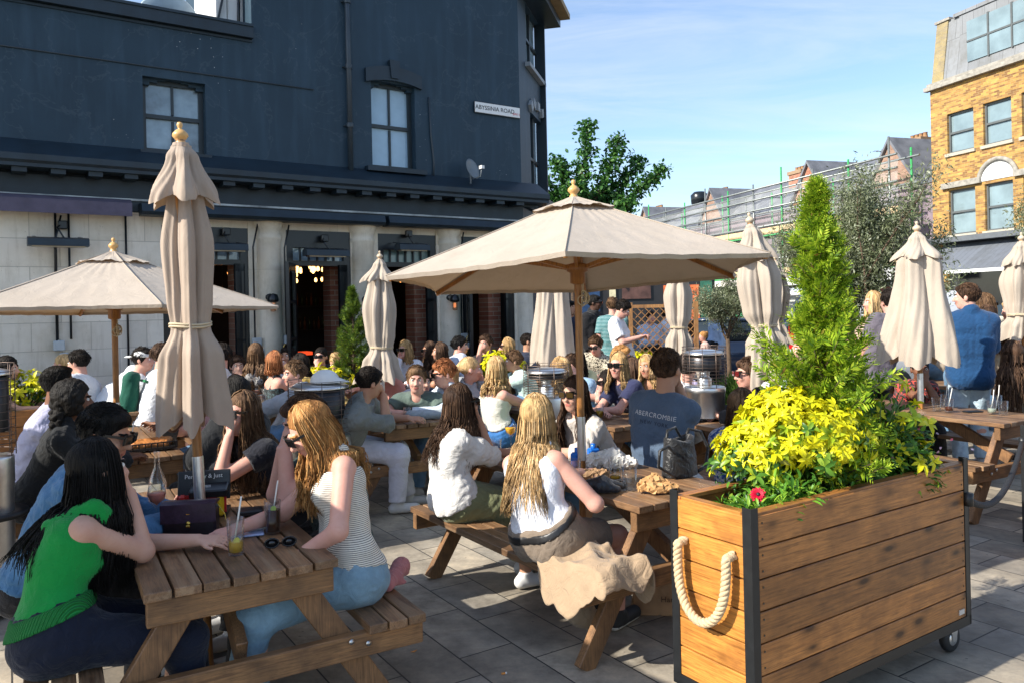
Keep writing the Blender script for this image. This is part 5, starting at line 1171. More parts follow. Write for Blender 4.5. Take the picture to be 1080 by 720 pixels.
def doorleaf(parent,x,y,w_,ang,z1=2.38,name='door'):
    """glazed double door leaf hinged at x,y and swung by ang"""
    R_=Matrix.Rotation(ang,3,'Z'); o=Vector((x,y,0)); mb=MB()
    def bx(cx,cz,dx,dz,m,dy=.045): mb.box(o+R_@Vector((cx,0,cz)),(dx,dy,dz),m,R_)
    bx(.045,z1/2,.09,z1,BLK); bx(w_-.045,z1/2,.09,z1,BLK); bx(w_/2,z1-.05,w_-.18,.10,BLK); bx(w_/2,.35,w_-.18,.70,BLK); bx(w_/2,1.35,w_-.18,.04,BLK); bx(w_/2,1.85,w_-.18,.04,BLK); bx(w_/2,.35,w_-.30,.45,NAVYT,.052)
    d=mb.build(name,parent); mb=MB(); mb.box(o+R_@Vector((w_/2,0,1.48)),(w_-.18,.006,1.55),DGL,R_); mb.build('glass_pane',d)
    mb=MB(); mb.tube([o+R_@Vector((w_-.06,-.05,1.0)),o+R_@Vector((w_-.06,-.075,1.03)),o+R_@Vector((w_-.06,-.075,1.27)),o+R_@Vector((w_-.06,-.05,1.30))],.009,pm('brass',(.5,.35,.12),.25,metal=1),6); mb.build('handle',d)
for i,(xa,xb) in enumerate((b1,b2,b3,b4)):
    mb=MB(); 
    for x in(xa+.05,xb-.05): mb.box((x,.12,HT/2),(.10,.14,HT),BLK)
    mb.box(((xa+xb)/2,.12,HT-.12),(xb-xa-.2,.14,.24),BLK); mb.box(((xa+xb)/2,.12,2.40),(xb-xa-.2,.13,.07),BLK)
    mb.build('door_frame',pub)
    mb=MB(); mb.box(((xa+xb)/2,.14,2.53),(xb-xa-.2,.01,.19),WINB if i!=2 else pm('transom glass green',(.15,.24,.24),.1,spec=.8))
    for k in range(1,6): mb.box((xa+.1+(xb-xa-.2)*k/6,.12,2.53),(.02,.05,.19),BLK)
    mb.build('transom_window',pub)
    pw=.24; px_=[WP.s(247,325,.4),WP.s(349,325,.4),WP.s(437,325,.4),WP.s(515,325,.4)][i]; pe=[WP.s(258,325,.4),WP.s(360,325,.4),WP.s(450,325,.4),WP.s(528,325,.4)][i]
    mb=MB(); mb.box(((px_+pe)/2,.55,(.9 if i in(0,1,) else .0)+ (HT-(.9 if i in(0,1) else .0))/2),(pe-px_,.3,HT-(.9 if i in(0,1) else 0)),REDB); mb.build('brick_pier',pub)
    if i in(0,1): mb=MB(); mb.box(((xa+xb)/2,.5,.44),(xb-xa-.2,.16,.88),pm('brown panel',(.055,.028,.018),.5)); mb.box(((xa+xb)/2,.45,.90),(xb-xa-.2,.3,.04),pm('pale sill',(.35,.28,.2),.6)); mb.build('bar_front',pub)
    doorleaf(pub,xb-.1,.06,(xb-pe)*.95,rad(180+14)); 
    if i: doorleaf(pub,xa+.10,.0,.60,rad(-118))
    mb=MB(); 
for x,y,zz in((WP.s(224),-.04,0),(WP.s(269),-.02,0),(WP.s(303),-.02,0),(WP.s(486),-.02,0)):
    pass
pipe=pm('drainpipe paint',(.03,.045,.058),.4)
mb=MB(); x=WP.s(366,90); mb.tube([(x,-.07,3.72),(x,-.07,7.2)],.038,pipe,12)
for z in(4.4,5.25,6.2): mb.lathe([(.05,-.03),(.052,0),(.05,.03)],pipe,(x,-.07,z),12); mb.box((x,-.02,z),(.14,.05,.02),pipe)
mb.build('drainpipe',pub)
mb=MB(); x=WP.s(455,140); mb.tube([(x-.04,-.02,5.0),(x-.02,-.02,4.4),(x+.02,-.02,4.0),(x,-.03,3.72)],.014,pipe,6); mb.build('cable',pub)
mb=MB(); mb.tube([(xl,-.012,4.84),(WP.s(330,80),-.012,4.86)],.010,pipe,5); mb.build('string_cable',pub)
for xx in (WP.s(134),WP.s(60)-.0,WP.s(66)+.08): 
    mb=MB(); mb.tube([(xx,-.03,2.95),(xx,-.03,1.9),(xx,-.03,1.45 if xx<-6 else .3)],.014,BLK,6); mb.build('conduit',pub)
for xx,z0 in((WP.s(269),1.36),(WP.s(302),1.38),(WP.s(486.5),1.3),(WP.s(61),1.42)):
    mb=MB(); mb.tube([(xx-.02,-.04,z0),(xx-.02,-.04,2.6),(xx+.05,-.04,2.92)],.012,BLK if xx<0.0 else BLK,6); mb.box((xx,-.05,z0-.04),(.12,.08,.12),pm('grey junction box',(.42,.47,.5),.5),None,.01); mb.box((xx+.05,-.045,z0-.17),(.09,.07,.09),pm('grey junction box',(.42,.47,.5),.5),None,.01); mb.build('junction_box',pub)
# fittings on the pub wall that are things of their own
def wall_heater(px,py,wd,label):
    s_,z=WP.at(px,py,-.28); p=WP.o+WP.u*s_; t=empty('wall_heater',(p.x,p.y,z),rad(34.5),label,'wall heater','bar heaters mounted on the pub front'); mb=MB()
    mb.prism([(-wd/2,-.34,.05),(-wd/2,-.24,.075),(-wd/2,-.16,.05),(-wd/2,-.15,-.03),(-wd/2,-.35,-.03)],(wd,0,0),NAVYT); mb.build('housing',t)
    mb=MB(); mb.box((0,-.25,-.036),(wd*.86,.13,.012),pm('heater element',(.35,.28,.2),.3,metal=.7)); mb.build('element',t)
    mb=MB(); 
    for q in(-1,1): mb.bar((q*wd*.38,-.01,.10),(q*wd*.38,-.25,.07),.03,.012,BLK)
    mb.build('bracket',t)
    mb=MB(); mb.tube([(wd*.1,-.2,.07),(wd*.0,-.12,.20),(wd*.08,-.04,.25)],.010,BLK,6); mb.box((wd*.1,-.04,.24),(.10,.07,.10),BLK,None,.01); mb.build('switch',t)
wall_heater(62,257,.62,'black bar heater on the pale rendered wall'); wall_heater(240,262,.5,'bar heater over the leftmost open doorway'); wall_heater(345,268,.62,'bar heater over the doorway with glowing pendant bulbs'); wall_heater(436,262,.5,'bar heater over the third doorway, beside the big open umbrella')
def wall_lamp(px,py,label):
    s_,z=WP.at(px,py,-.3); p=WP.o+WP.u*s_; t=empty('wall_lamp',(p.x,p.y,z),rad(34.5),label,'wall lamp','lamps on the pub columns'); mb=MB(); mb.lathe([(.0001,.11),(.06,.09),(.075,.03),(.075,.0),(.055,-.01)],BLK,(0,-.26,.0),18); mb.tube([(0,-.12,.04),(0,-.2,.06),(0,-.26,.08)],.012,BLK,6); mb.lathe([(.0001,-.12),(.045,-.12),(.05,-.0),(.04,0.0)],pm('backplate',(.02,.02,.02),.4),(0,-.14,.06),12,Matrix.Rotation(pi/2,3,'X')); mb.build('shade',t)
    mb=MB(); mb.lathe([(.0001,-.14),(.035,-.135),(.042,-.10),(.042,-.0)],glass('lamp glass',(.9,.75,.65),.05),(0,-.26,0),16); mb.build('glass_jar',t); mb=MB(); mb.lathe([(.0001,-.10),(.02,-.09),(.02,-.03),(.0001,-.02)],pm('bulb filament',(.9,.35,.15),.3,emit=.6),(0,-.26,0),10); mb.build('bulb',t)
wall_lamp(289,318,'black wall lamp with glass jar on the column right of the first doorway'); wall_lamp(481,318,'black wall lamp with glass jar on the column under the big umbrella edge')
wall_lamp(391,320,'black wall lamp half behind the folded umbrella by the small conifer')
# satellite dish
s_,z=WP.at(498,180,-.25); p=WP.o+WP.u*s_; t=empty('satellite_dish',(p.x,p.y,z),rad(34.5),'grey satellite dish standing on the navy cornice','satellite dish'); mb=MB(); R_=Matrix.Rotation(rad(118),3,'X')@Matrix.Rotation(rad(0),3,'Z'); R_=rotm((.30,-.85,.30))
DG=pm('dish grey',(.16,.19,.21),.5); mb.lathe([(.0001,.03),(.08,.024),(.14,.008),(.17,-.012),(.172,-.016),(.14,.0),(.0001,.02)],DG,(0,-.25,.02),28,R_@Matrix.Scale(-1,3,(0,0,1))@Matrix.Scale(.88,3,(1,0,0))); mb.build('dish',t); mb=MB(); mb.tube([(.0,-.25,-.14),(.03,-.45,-.12),(.02,-.50,.0)],.008,DG,6); mb.box((.02,-.50,.01),(.05,.08,.05),WHITE); mb.build('receiver_arm',t); mb=MB(); mb.tube([(0,-.2,.0),(0,-.2,-.22)],.014,DG,8); mb.build('mount',t)
# street sign
s_,z=WP.at(524.5,116.5,-.02); p=WP.o+WP.u*s_-WP.v*.02; sw=WP.s(548,118)-WP.s(501,115); t=empty('street_sign',(p.x,p.y,z),rad(34.5),'white street name sign reading ABYSSINIA ROAD SW11','street sign'); mb=MB(); mb.box((0,-.012,0),(sw,.016,.165),pm('sign white',(.8,.8,.78),.4,var=.05,vs=3),None,.003); mb.box((0,-.006,0),(sw+.02,.012,.185),BLK); mb.build('plate',t)
def text(s,size,loc,rot,m,parent,name='lettering',ext=.001,al='CENTER',sp=1):
    c=bpy.data.curves.new(name,'FONT'); c.body=s; c.size=size; c.extrude=ext; c.align_x=al; c.align_y='CENTER'; c.space_character=sp; c.materials.append(m)
    tmp=bpy.data.objects.new('tmp',c); COL.objects.link(tmp); dg=bpy.context.evaluated_depsgraph_get(); me=bpy.data.meshes.new_from_object(tmp.evaluated_get(dg)); bpy.data.objects.remove(tmp); me.name=name
    if not me.materials: me.materials.append(m)
    o=link(name,me,parent); o.location=loc; o.rotation_euler=rot; return o
text('ABYSSINIA ROAD',.098,(-.055,-.0225,.0),(pi/2,0,0),pm('sign black',(.02,.02,.02),.5),t); text('SW11',.060,(sw/2-.075,-.0225,-.035),(pi/2,0,0),pm('sign red',(.6,.04,.05),.5),t)
# white roof lantern seen over the low parapet
s_,z=WP.at(245,12,.8); p=WP.o+WP.u*s_+WP.v*1.0; t=empty('roof_dormer',(p.x,p.y,5.25),rad(34.5),'white boarded dormer above the low parapet of the pub','dormer'); mb=MB()
for k in range(5): mb.box((-.26+.17*k,0,.7),(.16,1.2,1.5),WHITE,None,.012)
mb.build('cladding',t); mb=MB(); mb.bar((-.40,-.62,.1),(-.16,-.66,1.2),.07,.03,BLK); mb.tube([(-.05,-.64,.1),(-.02,-.64,1.2)],.02,BLK,6); mb.build('gutter_pipe',t)
p2=WP.o+WP.u*(s_-.85)+WP.v*.9; t=empty('roof_dish',(p2.x,p2.y,5.5),rad(34.5),'large grey dish on the pub roof beside the white dormer','satellite dish'); mb=MB(); mb.lathe([(.0001,.05),(.25,.03),(.42,-.02),(.43,-.03),(.25,.015),(.0001,.035)],pm('roof dish',(.25,.33,.4),.4),(0,0,.22),28,Matrix.Rotation(rad(115),3,'X')); mb.build('dish',t); mb=MB(); mb.tube([(0,.05,-.25),(0,.05,.2)],.02,DG,6); mb.build('mount',t)
# ================================================================ yellow brick building (right)
BP=Plane((17.3,32),107.5)
bb=empty('brick_building',(17.3,32,0),rad(107.5),'yellow stock brick building with grey mansard roof at the right edge','building')
R180=None
def bx(mb,xa,xb,ya,yb,za,zb,m): mb.box(((xa+xb)/2,(ya+yb)/2,(za+zb)/2),(xb-xa,yb-ya,zb-za),m)
# facade faces local +y
zc=BP.at(985,96)[1]; L0=-12
rows=[(BP.at(1013,160)[1],BP.at(1013,117)[1]),(BP.at(1015,247)[1],BP.at(1015,199)[1])]
cols=[(BP.s(1027,140),BP.s(999,140)),(BP.s(1067,135),BP.s(1037,135)),(BP.s(1110,135),BP.s(1078,135)),(BP.s(1165,135),BP.s(1125,135))]
holes=[(c[0],c[1],r[0],r[1]) for r in rows for c in cols]
mb=MB(); holes_wall(mb,L0,0,4.05,zc,holes,-.3,0,YEL); bx(mb,L0,0,-9,-.3,0,.2,YEL); bx(mb,-.3,0,-9,-.305,.2,zc,YEL); mb.build('brick_wall',bb)
for h in holes:
    mb=MB(); xa,xb,za,zb=h; t_=.07; GR=pm('window frame grey',(.10,.11,.11),.5)
    bx(mb,xa,xb,-.18,-.10,zb-t_,zb,GR); bx(mb,xa,xb,-.18,-.10,za,za+t_,GR); bx(mb,xa,xa+t_,-.18,-.10,za+t_,zb-t_,GR); bx(mb,xb-t_,xb,-.18,-.10,za+t_,zb-t_,GR); bx(mb,xa+t_,xb-t_,-.18,-.09,(za+zb)/2-.03,(za+zb)/2+.05,GR)
    o=mb.build('window',bb); mb=MB(); bx(mb,xa,xb,-.19,-.17,za,zb,WINW); mb.build('glass_pane',o)
for h in holes: mb=MB(); bx(mb,h[0]-.08,h[1]+.08,-.05,.08,h[2]-.12,h[2],pm('stone sill',(.42,.38,.3),.8)); mb.build('sill',bb)
mb=MB(); z2=rows[1][1]; sm=pm('stone band',(.30,.28,.24),.85,var=.3)
bx(mb,L0,cols[1][0]-.1,.002,.14,z2+.08,z2+.30,sm); bx(mb,cols[1][1]+.1,cols[0][1]+.25,.002,.14,z2+.08,z2+.30,sm); mb.build('string_course',bb)
mb=MB(); xm=(cols[1][0]+cols[1][1])/2; r=(cols[1][1]-cols[1][0])/2+.12; pts=[(xm+r*math.cos(a),.03,z2+.12+r*.95*math.sin(a)) for a in np.linspace(0,pi,20)]; mb.prism(pts,(0,-.028,0),pm('white tympanum',(.7,.69,.66),.6)); mb.tube([(xm+(r+.08)*math.cos(a),.05,z2+.12+(r+.08)*.95*math.sin(a)) for a in np.linspace(0,pi,20)],.09,sm,6); mb.build('arched_lunette',bb)
mb=MB(); bx(mb,L0,.15,-.02,.20,zc,zc+.16,sm); bx(mb,L0,.1,-.2,.08,zc+.16,zc+.3,sm); mb.build('cornice',bb)
LEAD=stone('lead sheet',(.22,.23,.24),.5,6,.03); z3=zc+.3; mt=zc+2.75
mb=MB(); mb.prism([(L0,-.05,z3),(L0,-.42,mt),(L0,-6,mt+.3),(L0,-6,z3)],(-L0-.62,0,0),LEAD); bx(mb,L0,-.9,-.8,-.30,mt-.02,mt+.12,LEAD); mb.build('mansard_roof',bb)
mb=MB(); mb.prism([(-.62,-.02,z3),(-.62,-.36,mt),(-.62,-2.2,mt),(-.62,-2.2,z3)],(.55,0,0),bricks('lichen brick',(.24,.20,.13),(.30,.24,.12),(.3,.27,.2),patch=(.40,.31,.10))); bx(mb,-.72,0,-2.3,-.3,mt,mt+.10,sm); mb.build('party_wall',bb)
wa,wb=BP.at(1085,60)[0],BP.at(1017,60)[0]; wa=L0+.5
mb=MB(); zA=z3+.35; zB=mt-.45; bx(mb,wa,wb+.3,-.75,-.13,zA-.1,zB+.30,LEAD); mb.build('dormer_box',bb)
for k in range(7):
    xa=wb-.05-(k+1)*.98; mb=MB(); bx(mb,xa+.05,xa+.95,-.10,-.06,zA+.04,zB-.04,WINW); o=mb.build('dormer_window',bb); mb=MB(); bx(mb,xa-.02,xa+.05,-.12,-.04,zA,zB,GR); bx(mb,xa+.05,xa+.95,-.09,-.03,(zA+zB)/2-.03,(zA+zB)/2+.04,GR); mb.build('frame',o)
mb=MB(); bx(mb,L0,0,-.02,.9,3.85,4.05,pm('shop fascia grey',(.12,.13,.14),.5)); mb.prism([(L0,.05,4.0),(L0,1.9,2.75),(L0,1.9,2.70),(L0,.05,3.9)],(-L0-.9,0,0),stone('grey awning',(.13,.145,.17),.25,9,.02)); bx(mb,L0,-.9,1.86,1.94,2.60,2.72,WHITE); mb.build('shop_awning',bb)
mb=MB(); bx(mb,L0,-.3,-.6,-.5,.2,3.85,pm('shop window dark',(.03,.035,.04),.1,spec=.9)); mb.build('shopfront',bb)
# ================================================================ scaffolded terrace
tr_=empty('terrace_houses',(17.3,32,0),rad(107.5),'row of brick houses with slate roofs behind the scaffolding','building')
TB=bricks('terrace brick',(.34,.22,.16),(.26,.15,.11),(.35,.3,.25)); SL=pm('slate',(.15,.155,.17),.55,var=.3,vs=2,bs=.4,bsc=12); ML=pm('mauve render',(.22,.17,.20),.8)
mb=MB(); bx(mb,.05,46,-9,-.25,3.1,6.5,ML); bx(mb,.05,46,-9,-.5,0,3.1,pm('shop dark',(.02,.02,.022),.4)); mb.build('front_wall',tr_)
mb=MB(); mb.prism([(.05,-.2,6.5),(.05,-4.2,9.0),(.05,-8.6,6.5)],(46,0,0),SL); mb.build('slate_roof',tr_)
for k,x in enumerate((3.5,12.0,20,29,38)):
    mb=MB(); bx(mb,x,x+1.1,-3.9,-3.0,7.8,9.0,REDB); bx(mb,x-.06,x+1.16,-3.96,-2.94,9.0,9.2,pm('chimney cap',(.3,.2,.12),.8)); 
    for q in range(4): mb.lathe([(.12,0),(.09,.22),(.12,.25)],pm('chimney pot',(.35,.2,.1),.8),(x+.17+.25*q,-3.45,9.2),10)
    mb.build('chimney',tr_)
for k,x in enumerate((1.3,6.8,16,25)):
    mb=MB(); mb.prism([(x,-.6,6.6),(x+3.0,-.6,6.6),(x+1.5,-.6,8.7)],(0,-3.2,0),TB if k!=1 else REDB); mb.prism([(x-.15,-.45,6.6),(x,-.45,6.6),(x+1.5,-.45,8.75),(x+3,-.45,6.6),(x+3.15,-.45,6.6),(x+1.5,-.45,8.92)],(0,-3.6,0),SL); mb.build('gable',tr_)
# shopfronts at street level
sc_=[(.35,.03,.03),(.65,.28,.05),(.03,.05,.05),(.5,.5,.45),(.04,.2,.08),(.3,.03,.02)]
for k in range(9):
    x=2+4.8*k; mb=MB(); bx(mb,x,x+4.4,-.25,.35,2.75,3.3,WHITE if k in(1,4) else pm('fascia %d'%(k%3),[(.02,.02,.02),(.03,.12,.05),(.3,.05,.03)][k%3],.4)); o=mb.build('shop_fascia',tr_)
    mb=MB(); bx(mb,x+.3,x+1.4,-.5,-.42,.6,2.3,pm('poster %d'%(k%6),sc_[k%6],.4)); mb.build('poster',tr_); mb=MB(); bx(mb,x+2.4,x+3.4,-.5,-.42,.9,2.1,pm('poster %d'%((k+2)%6),sc_[(k+2)%6],.4)); mb.build('poster',tr_)
# scaffolding: standards, ledgers, boards, sheeting
sf=empty('scaffolding',(17.3,32,0),rad(107.5),'grey and green tube scaffolding along the terrace front','scaffolding')
GT=pm('galvanised tube',(.22,.24,.23),.4,metal=.5); GN=pm('green tube',(.04,.30,.09),.5); PL=pm('scaffold board',(.62,.45,.26),.8,var=.2)
for k in range(20):
    x=.7+2.35*k
    for y in(.35,1.5):
        mb=MB(); h=7.9 if y>1 else 7.5; mb.tube([(x,y,0),(x,y,3.0)],.045,GT,6); mb.tube([(x,y,3.0),(x,y,h+(.5 if k%3==0 else 0))],.047,GN if (k+(y>1))%2==0 else GT,6); mb.build('standard',sf)
for z in(3.0,3.9,5.1,5.6,6.5,7.05,7.6):
    for y in(.42,1.57):
        if y<1 and z in(3.9,5.6,7.05): continue
        mb=MB(); mb.tube([(.2,y,z),(45.5,y,z)],.05,GN if z in(3.0,5.1) else GT,6); mb.build('ledger',sf)
for z in(3.05,5.15): mb=MB(); bx(mb,.2,45.5,.4,1.5,z+.05,z+.10,PL); bx(mb,.2,45.5,1.5,1.53,z+.10,z+.35,PL); mb.build('board_deck',sf)
mb=MB(); bx(mb,.2,8,1.66,1.70,2.5,3.0,WHITE); bx(mb,8,30,1.66,1.70,2.62,2.95,pm('pale board',(.6,.56,.5),.7)); mb.build('site_board',sf)
net=newmat('debris netting'); m,nt,b=net; b.inputs['Base Color'].default_value=(.50,.52,.50,1); b.inputs['Roughness'].default_value=.9
tp=N(nt,'ShaderNodeBsdfTransparent'); mx=N(nt,'ShaderNodeMixShader'); nz_=noise_(nt,vec(nt),.6,4); f_=N(nt,'ShaderNodeMapRange'); f_.inputs[1].default_value=.3; f_.inputs[2].default_value=.7; f_.inputs[3].default_value=.10; f_.inputs[4].default_value=.36; nt.links.new(nz_,f_.inputs[0]); nt.links.new(f_.outputs[0],mx.inputs[0]); nt.links.new(tp.outputs[0],mx.inputs[1]); nt.links.new(b.outputs[0],mx.inputs[2]); nt.links.new(mx.outputs[0],nt.nodes['Material Output'].inputs[0])
mb=MB(); nx=120; vs=[(.3+45*i/nx,1.44+.05*math.sin(i*.9)+.03*math.sin(i*2.3+j),3.5+(7.35-3.5)*j/10) for i in range(nx+1) for j in range(11)]; mb.add(vs,[(i*11+j,(i+1)*11+j,(i+1)*11+j+1,i*11+j+1) for i in range(nx) for j in range(10)],m,True); mb.build('netting',sf)
for x in(4.5,11.0,18.5):
    mb=MB(); mb.tube([(x,1.2,3.1),(x+1.6,1.2,5.8)],.03,GN,6); mb.tube([(x+.4,1.2,3.1),(x+2.0,1.2,5.8)],.03,GN,6)
    for q in range(9): mb.tube([(x+.16*q+.1,1.2,3.3+.28*q),(x+.16*q+.5,1.2,3.3+.28*q)],.018,GN,5)
    mb.build('ladder',sf)
# black cowl and aerials
t=empty('chimney_cowl',(at(738,222,58).x,58,at(738,222,58).z),0,'black cowl on the distant roof left of the chimneys','chimney cowl'); mb=MB(); mb.lathe([(.45,-1.2),(.45,0),(.3,.05),(.3,.35),(.62,.5),(.66,1.1),(.4,1.35),(.0001,1.4)],BLK,n=14); mb.build('cowl',t)
mb=MB(); mb.box((0,0,-2.2),(2.5,2.5,2.0),SL); mb.build('base',t)
for px_,py,D,lb in((812,208,44,'thin television aerial on the left of the terrace roofs'),(930,160,40,'thin television aerial above the tall terrace gable')):
    p=at(px_,py,D); t=empty('tv_aerial',(p.x,p.y,p.z-1.8),rad(20),lb,'aerial','aerials on the terrace roofs'); mb=MB(); mb.tube([(0,0,0),(0,0,1.9)],.025,GT,5); mb.build('mast',t); mb=MB(); mb.tube([(-.5,0,1.8),(.9,0,1.75)],.02,GT,5)
    for q in range(6): mb.tube([(-.4+.25*q,-.2,1.8),(-.4+.25*q,.2,1.8)],.014,GT,4)
    mb.build('antenna',t)
# ================================================================ dark corner shop behind the drinkers
sp=empty('corner_shop',(.2,25.0,0),rad(-4),'dark fronted shop with coloured posters behind the standing drinkers','shop'); mb=MB(); bx(mb,0,6.2,0,5,0,3.6,pm('shop dark',(.02,.02,.022),.4)); mb.build('shop_wall',sp)
mb=MB(); bx(mb,0,6.2,-.12,0,2.75,3.3,BLK); mb.build('fascia',sp)
for x0,x1,z0,z1,c in((.3,1.0,.6,2.2,(.5,.2,.04)),(1.2,1.45,.3,2.5,(.75,.6,.3)),(1.8,2.6,.9,2.3,(.02,.05,.12)),(2.9,3.1,.1,2.6,(.7,.62,.4)),(3.3,4.2,1.9,2.4,(.10,.05,.04)),(4.6,5.7,.7,2.3,(.72,.16,.05)),(5.75,6.1,.1,2.7,(.04,.16,.10))):
    mb=MB(); bx(mb,x0,x1,-.06,-.0,z0,z1,pm('shop panel %.2f'%x0,c,.35,var=.5,vs=3)); mb.build('window_panel',sp)
text('OPEN',.26,(5.1,-.07,1.5),(pi/2,0,0),WHITE,sp) if False else None
s_,z_=BP.at(826,336,-.2)
text('Coffee\nHouse',.42,(BP.s(826,336),.42,1.95),(pi/2,0,pi),WHITE,tr_,'window_lettering')
# ================================================================ vehicles and trees
CARB=pm('dark blue car paint',(.012,.03,.07),.2,var=.05,coat=1); CGL=pm('car glass',(.02,.028,.03),.04,var=0,spec=1); TYRE=pm('tyre',(.012,.012,.012),.8); LAMPR=pm('red lamp',(.5,.01,.01),.2)
def side_loft(mb,secs,m,sm=True):
    """secs: list of (x,[(y,z)...]) rings"""
    n=len(secs[0][1]); vs=[(x,y,z) for x,r in secs for y,z in r]; fs=[(i*n+k,i*n+(k+1)%n,(i+1)*n+(k+1)%n,(i+1)*n+k) for i in range(len(secs)-1) for k in range(n)]; fs+=[tuple(range(n))[::-1],tuple(range((len(secs)-1)*n,len(secs)*n))]; mb.add(vs,fs,m,sm)
def car(loc,yaw,label,paint=CARB,h=1.45,L=4.1):
    t=empty('parked_car',(loc[0],loc[1],-.10),rad(yaw),label,'car','dark cars parked beyond the trellis'); W=.86; mb=MB()
    def ring(w,z0,z1,r=.12): return [(-w,z0+r),(-w+.04,z0),(w-.04,z0),(w,z0+r),(w+.02,(z0+z1)/2),(w-.03,z1-r*.5),(w-.15,z1),(-w+.15,z1),(-w+.03,z1-r*.5),(-w-.02,(z0+z1)/2)]
    side_loft(mb,[(-L/2,ring(W*.82,.35,.72)),(-L/2+.12,ring(W*.94,.22,.86)),(-L/2+.9,ring(W,.2,.97)),(-L/2+1.3,ring(W,.2,1.0)),(L/2-.9,ring(W,.2,1.02)),(L/2-.15,ring(W*.95,.22,.98)),(L/2,ring(W*.85,.35,.85))],paint); mb.build('body',t)
    mb=MB(); 
    def rg_(w0,w1,z0,z1): return [(-w0,z0),(w0,z0),(w1+.03,z1-.06),(w1-.06,z1),(-w1+.06,z1),(-w1-.03,z1-.06)]
    side_loft(mb,[(-L/2+1.0,rg_(W*.90,W*.86,.94,1.0)),(-L/2+1.75,rg_(W*.93,W*.70,.96,h-.03)),(.25,rg_(W*.95,W*.72,.98,h)),(L/2-.65,rg_(W*.93,W*.68,.98,h-.06)),(L/2-.12,rg_(W*.88,W*.80,.95,1.05))],CGL); mb.build('glasshouse',t)
    mb=MB(); side_loft(mb,[(-L/2+1.7,[(-W*.70,h-.045),(W*.70,h-.045),(W*.62,h+.005),(-W*.62,h+.005)]),(.25,[(-W*.73,h-.02),(W*.73,h-.02),(W*.64,h+.035),(-W*.64,h+.035)]),(L/2-.6,[(-W*.69,h-.07),(W*.69,h-.07),(W*.6,h-.02),(-W*.6,h-.02)])],paint); mb.build('roof',t)
    for q in(-1,1):
        mb=MB(); 
        for a,b in(((-L/2+1.0,q*W*.90,.97),(-L/2+1.75,q*W*.72,h-.02)),((.15,q*W*.965,.98),(.15,q*W*.75,h-.01)),((L/2-.7,q*W*.95,.98),(L/2-.85,q*W*.71,h-.05))): mb.bar(a,b,.06,.05,paint)
        mb.build('pillars',t)
        for x in(-L/2+.78,L/2-.75):
            mb=MB(); R_=Matrix.Rotation(pi/2,3,'X'); mb.lathe([(.19,-.1),(.29,-.11),(.315,-.06),(.315,.06),(.29,.11),(.19,.1)],TYRE,(x,q*(W-.09),.315),26,R_); w=mb.build('wheel',t); mb=MB(); mb.lathe([(.0001,-.105),(.05,-.11),(.18,-.09),(.20,-.06),(.20,.06),(.18,.09),(.05,.11),(.0001,.105)],pm('alloy',(.35,.36,.37),.3,metal=.8),(x,q*(W-.09),.315),20,R_); mb.build('rim',w)
        mb=MB(); mb.box((-L/2+.07,q*W*.68,.70),(.16,.30,.13),pm('headlamp glass',(.6,.62,.62),.1,spec=.9),None,.03); mb.build('headlight',t)
        mb=MB(); mb.box((L/2-.06,q*W*.72,.82),(.14,.22,.18),LAMPR,None,.03); mb.build('tail_light',t)
        mb=MB(); mb.box((-L/2+1.45,q*(W+.09),1.03),(.12,.18,.12),paint,None,.03); mb.build('mirror',t)
    mb=MB(); mb.box((-L/2+.0,0,.5),(.06,1.1,.16),BLK,None,.02); mb.box((L/2-.0,0,.55),(.05,.52,.11),pm('number plate',(.75,.6,.05),.5)); mb.build('bumper_trim',t)
    return t
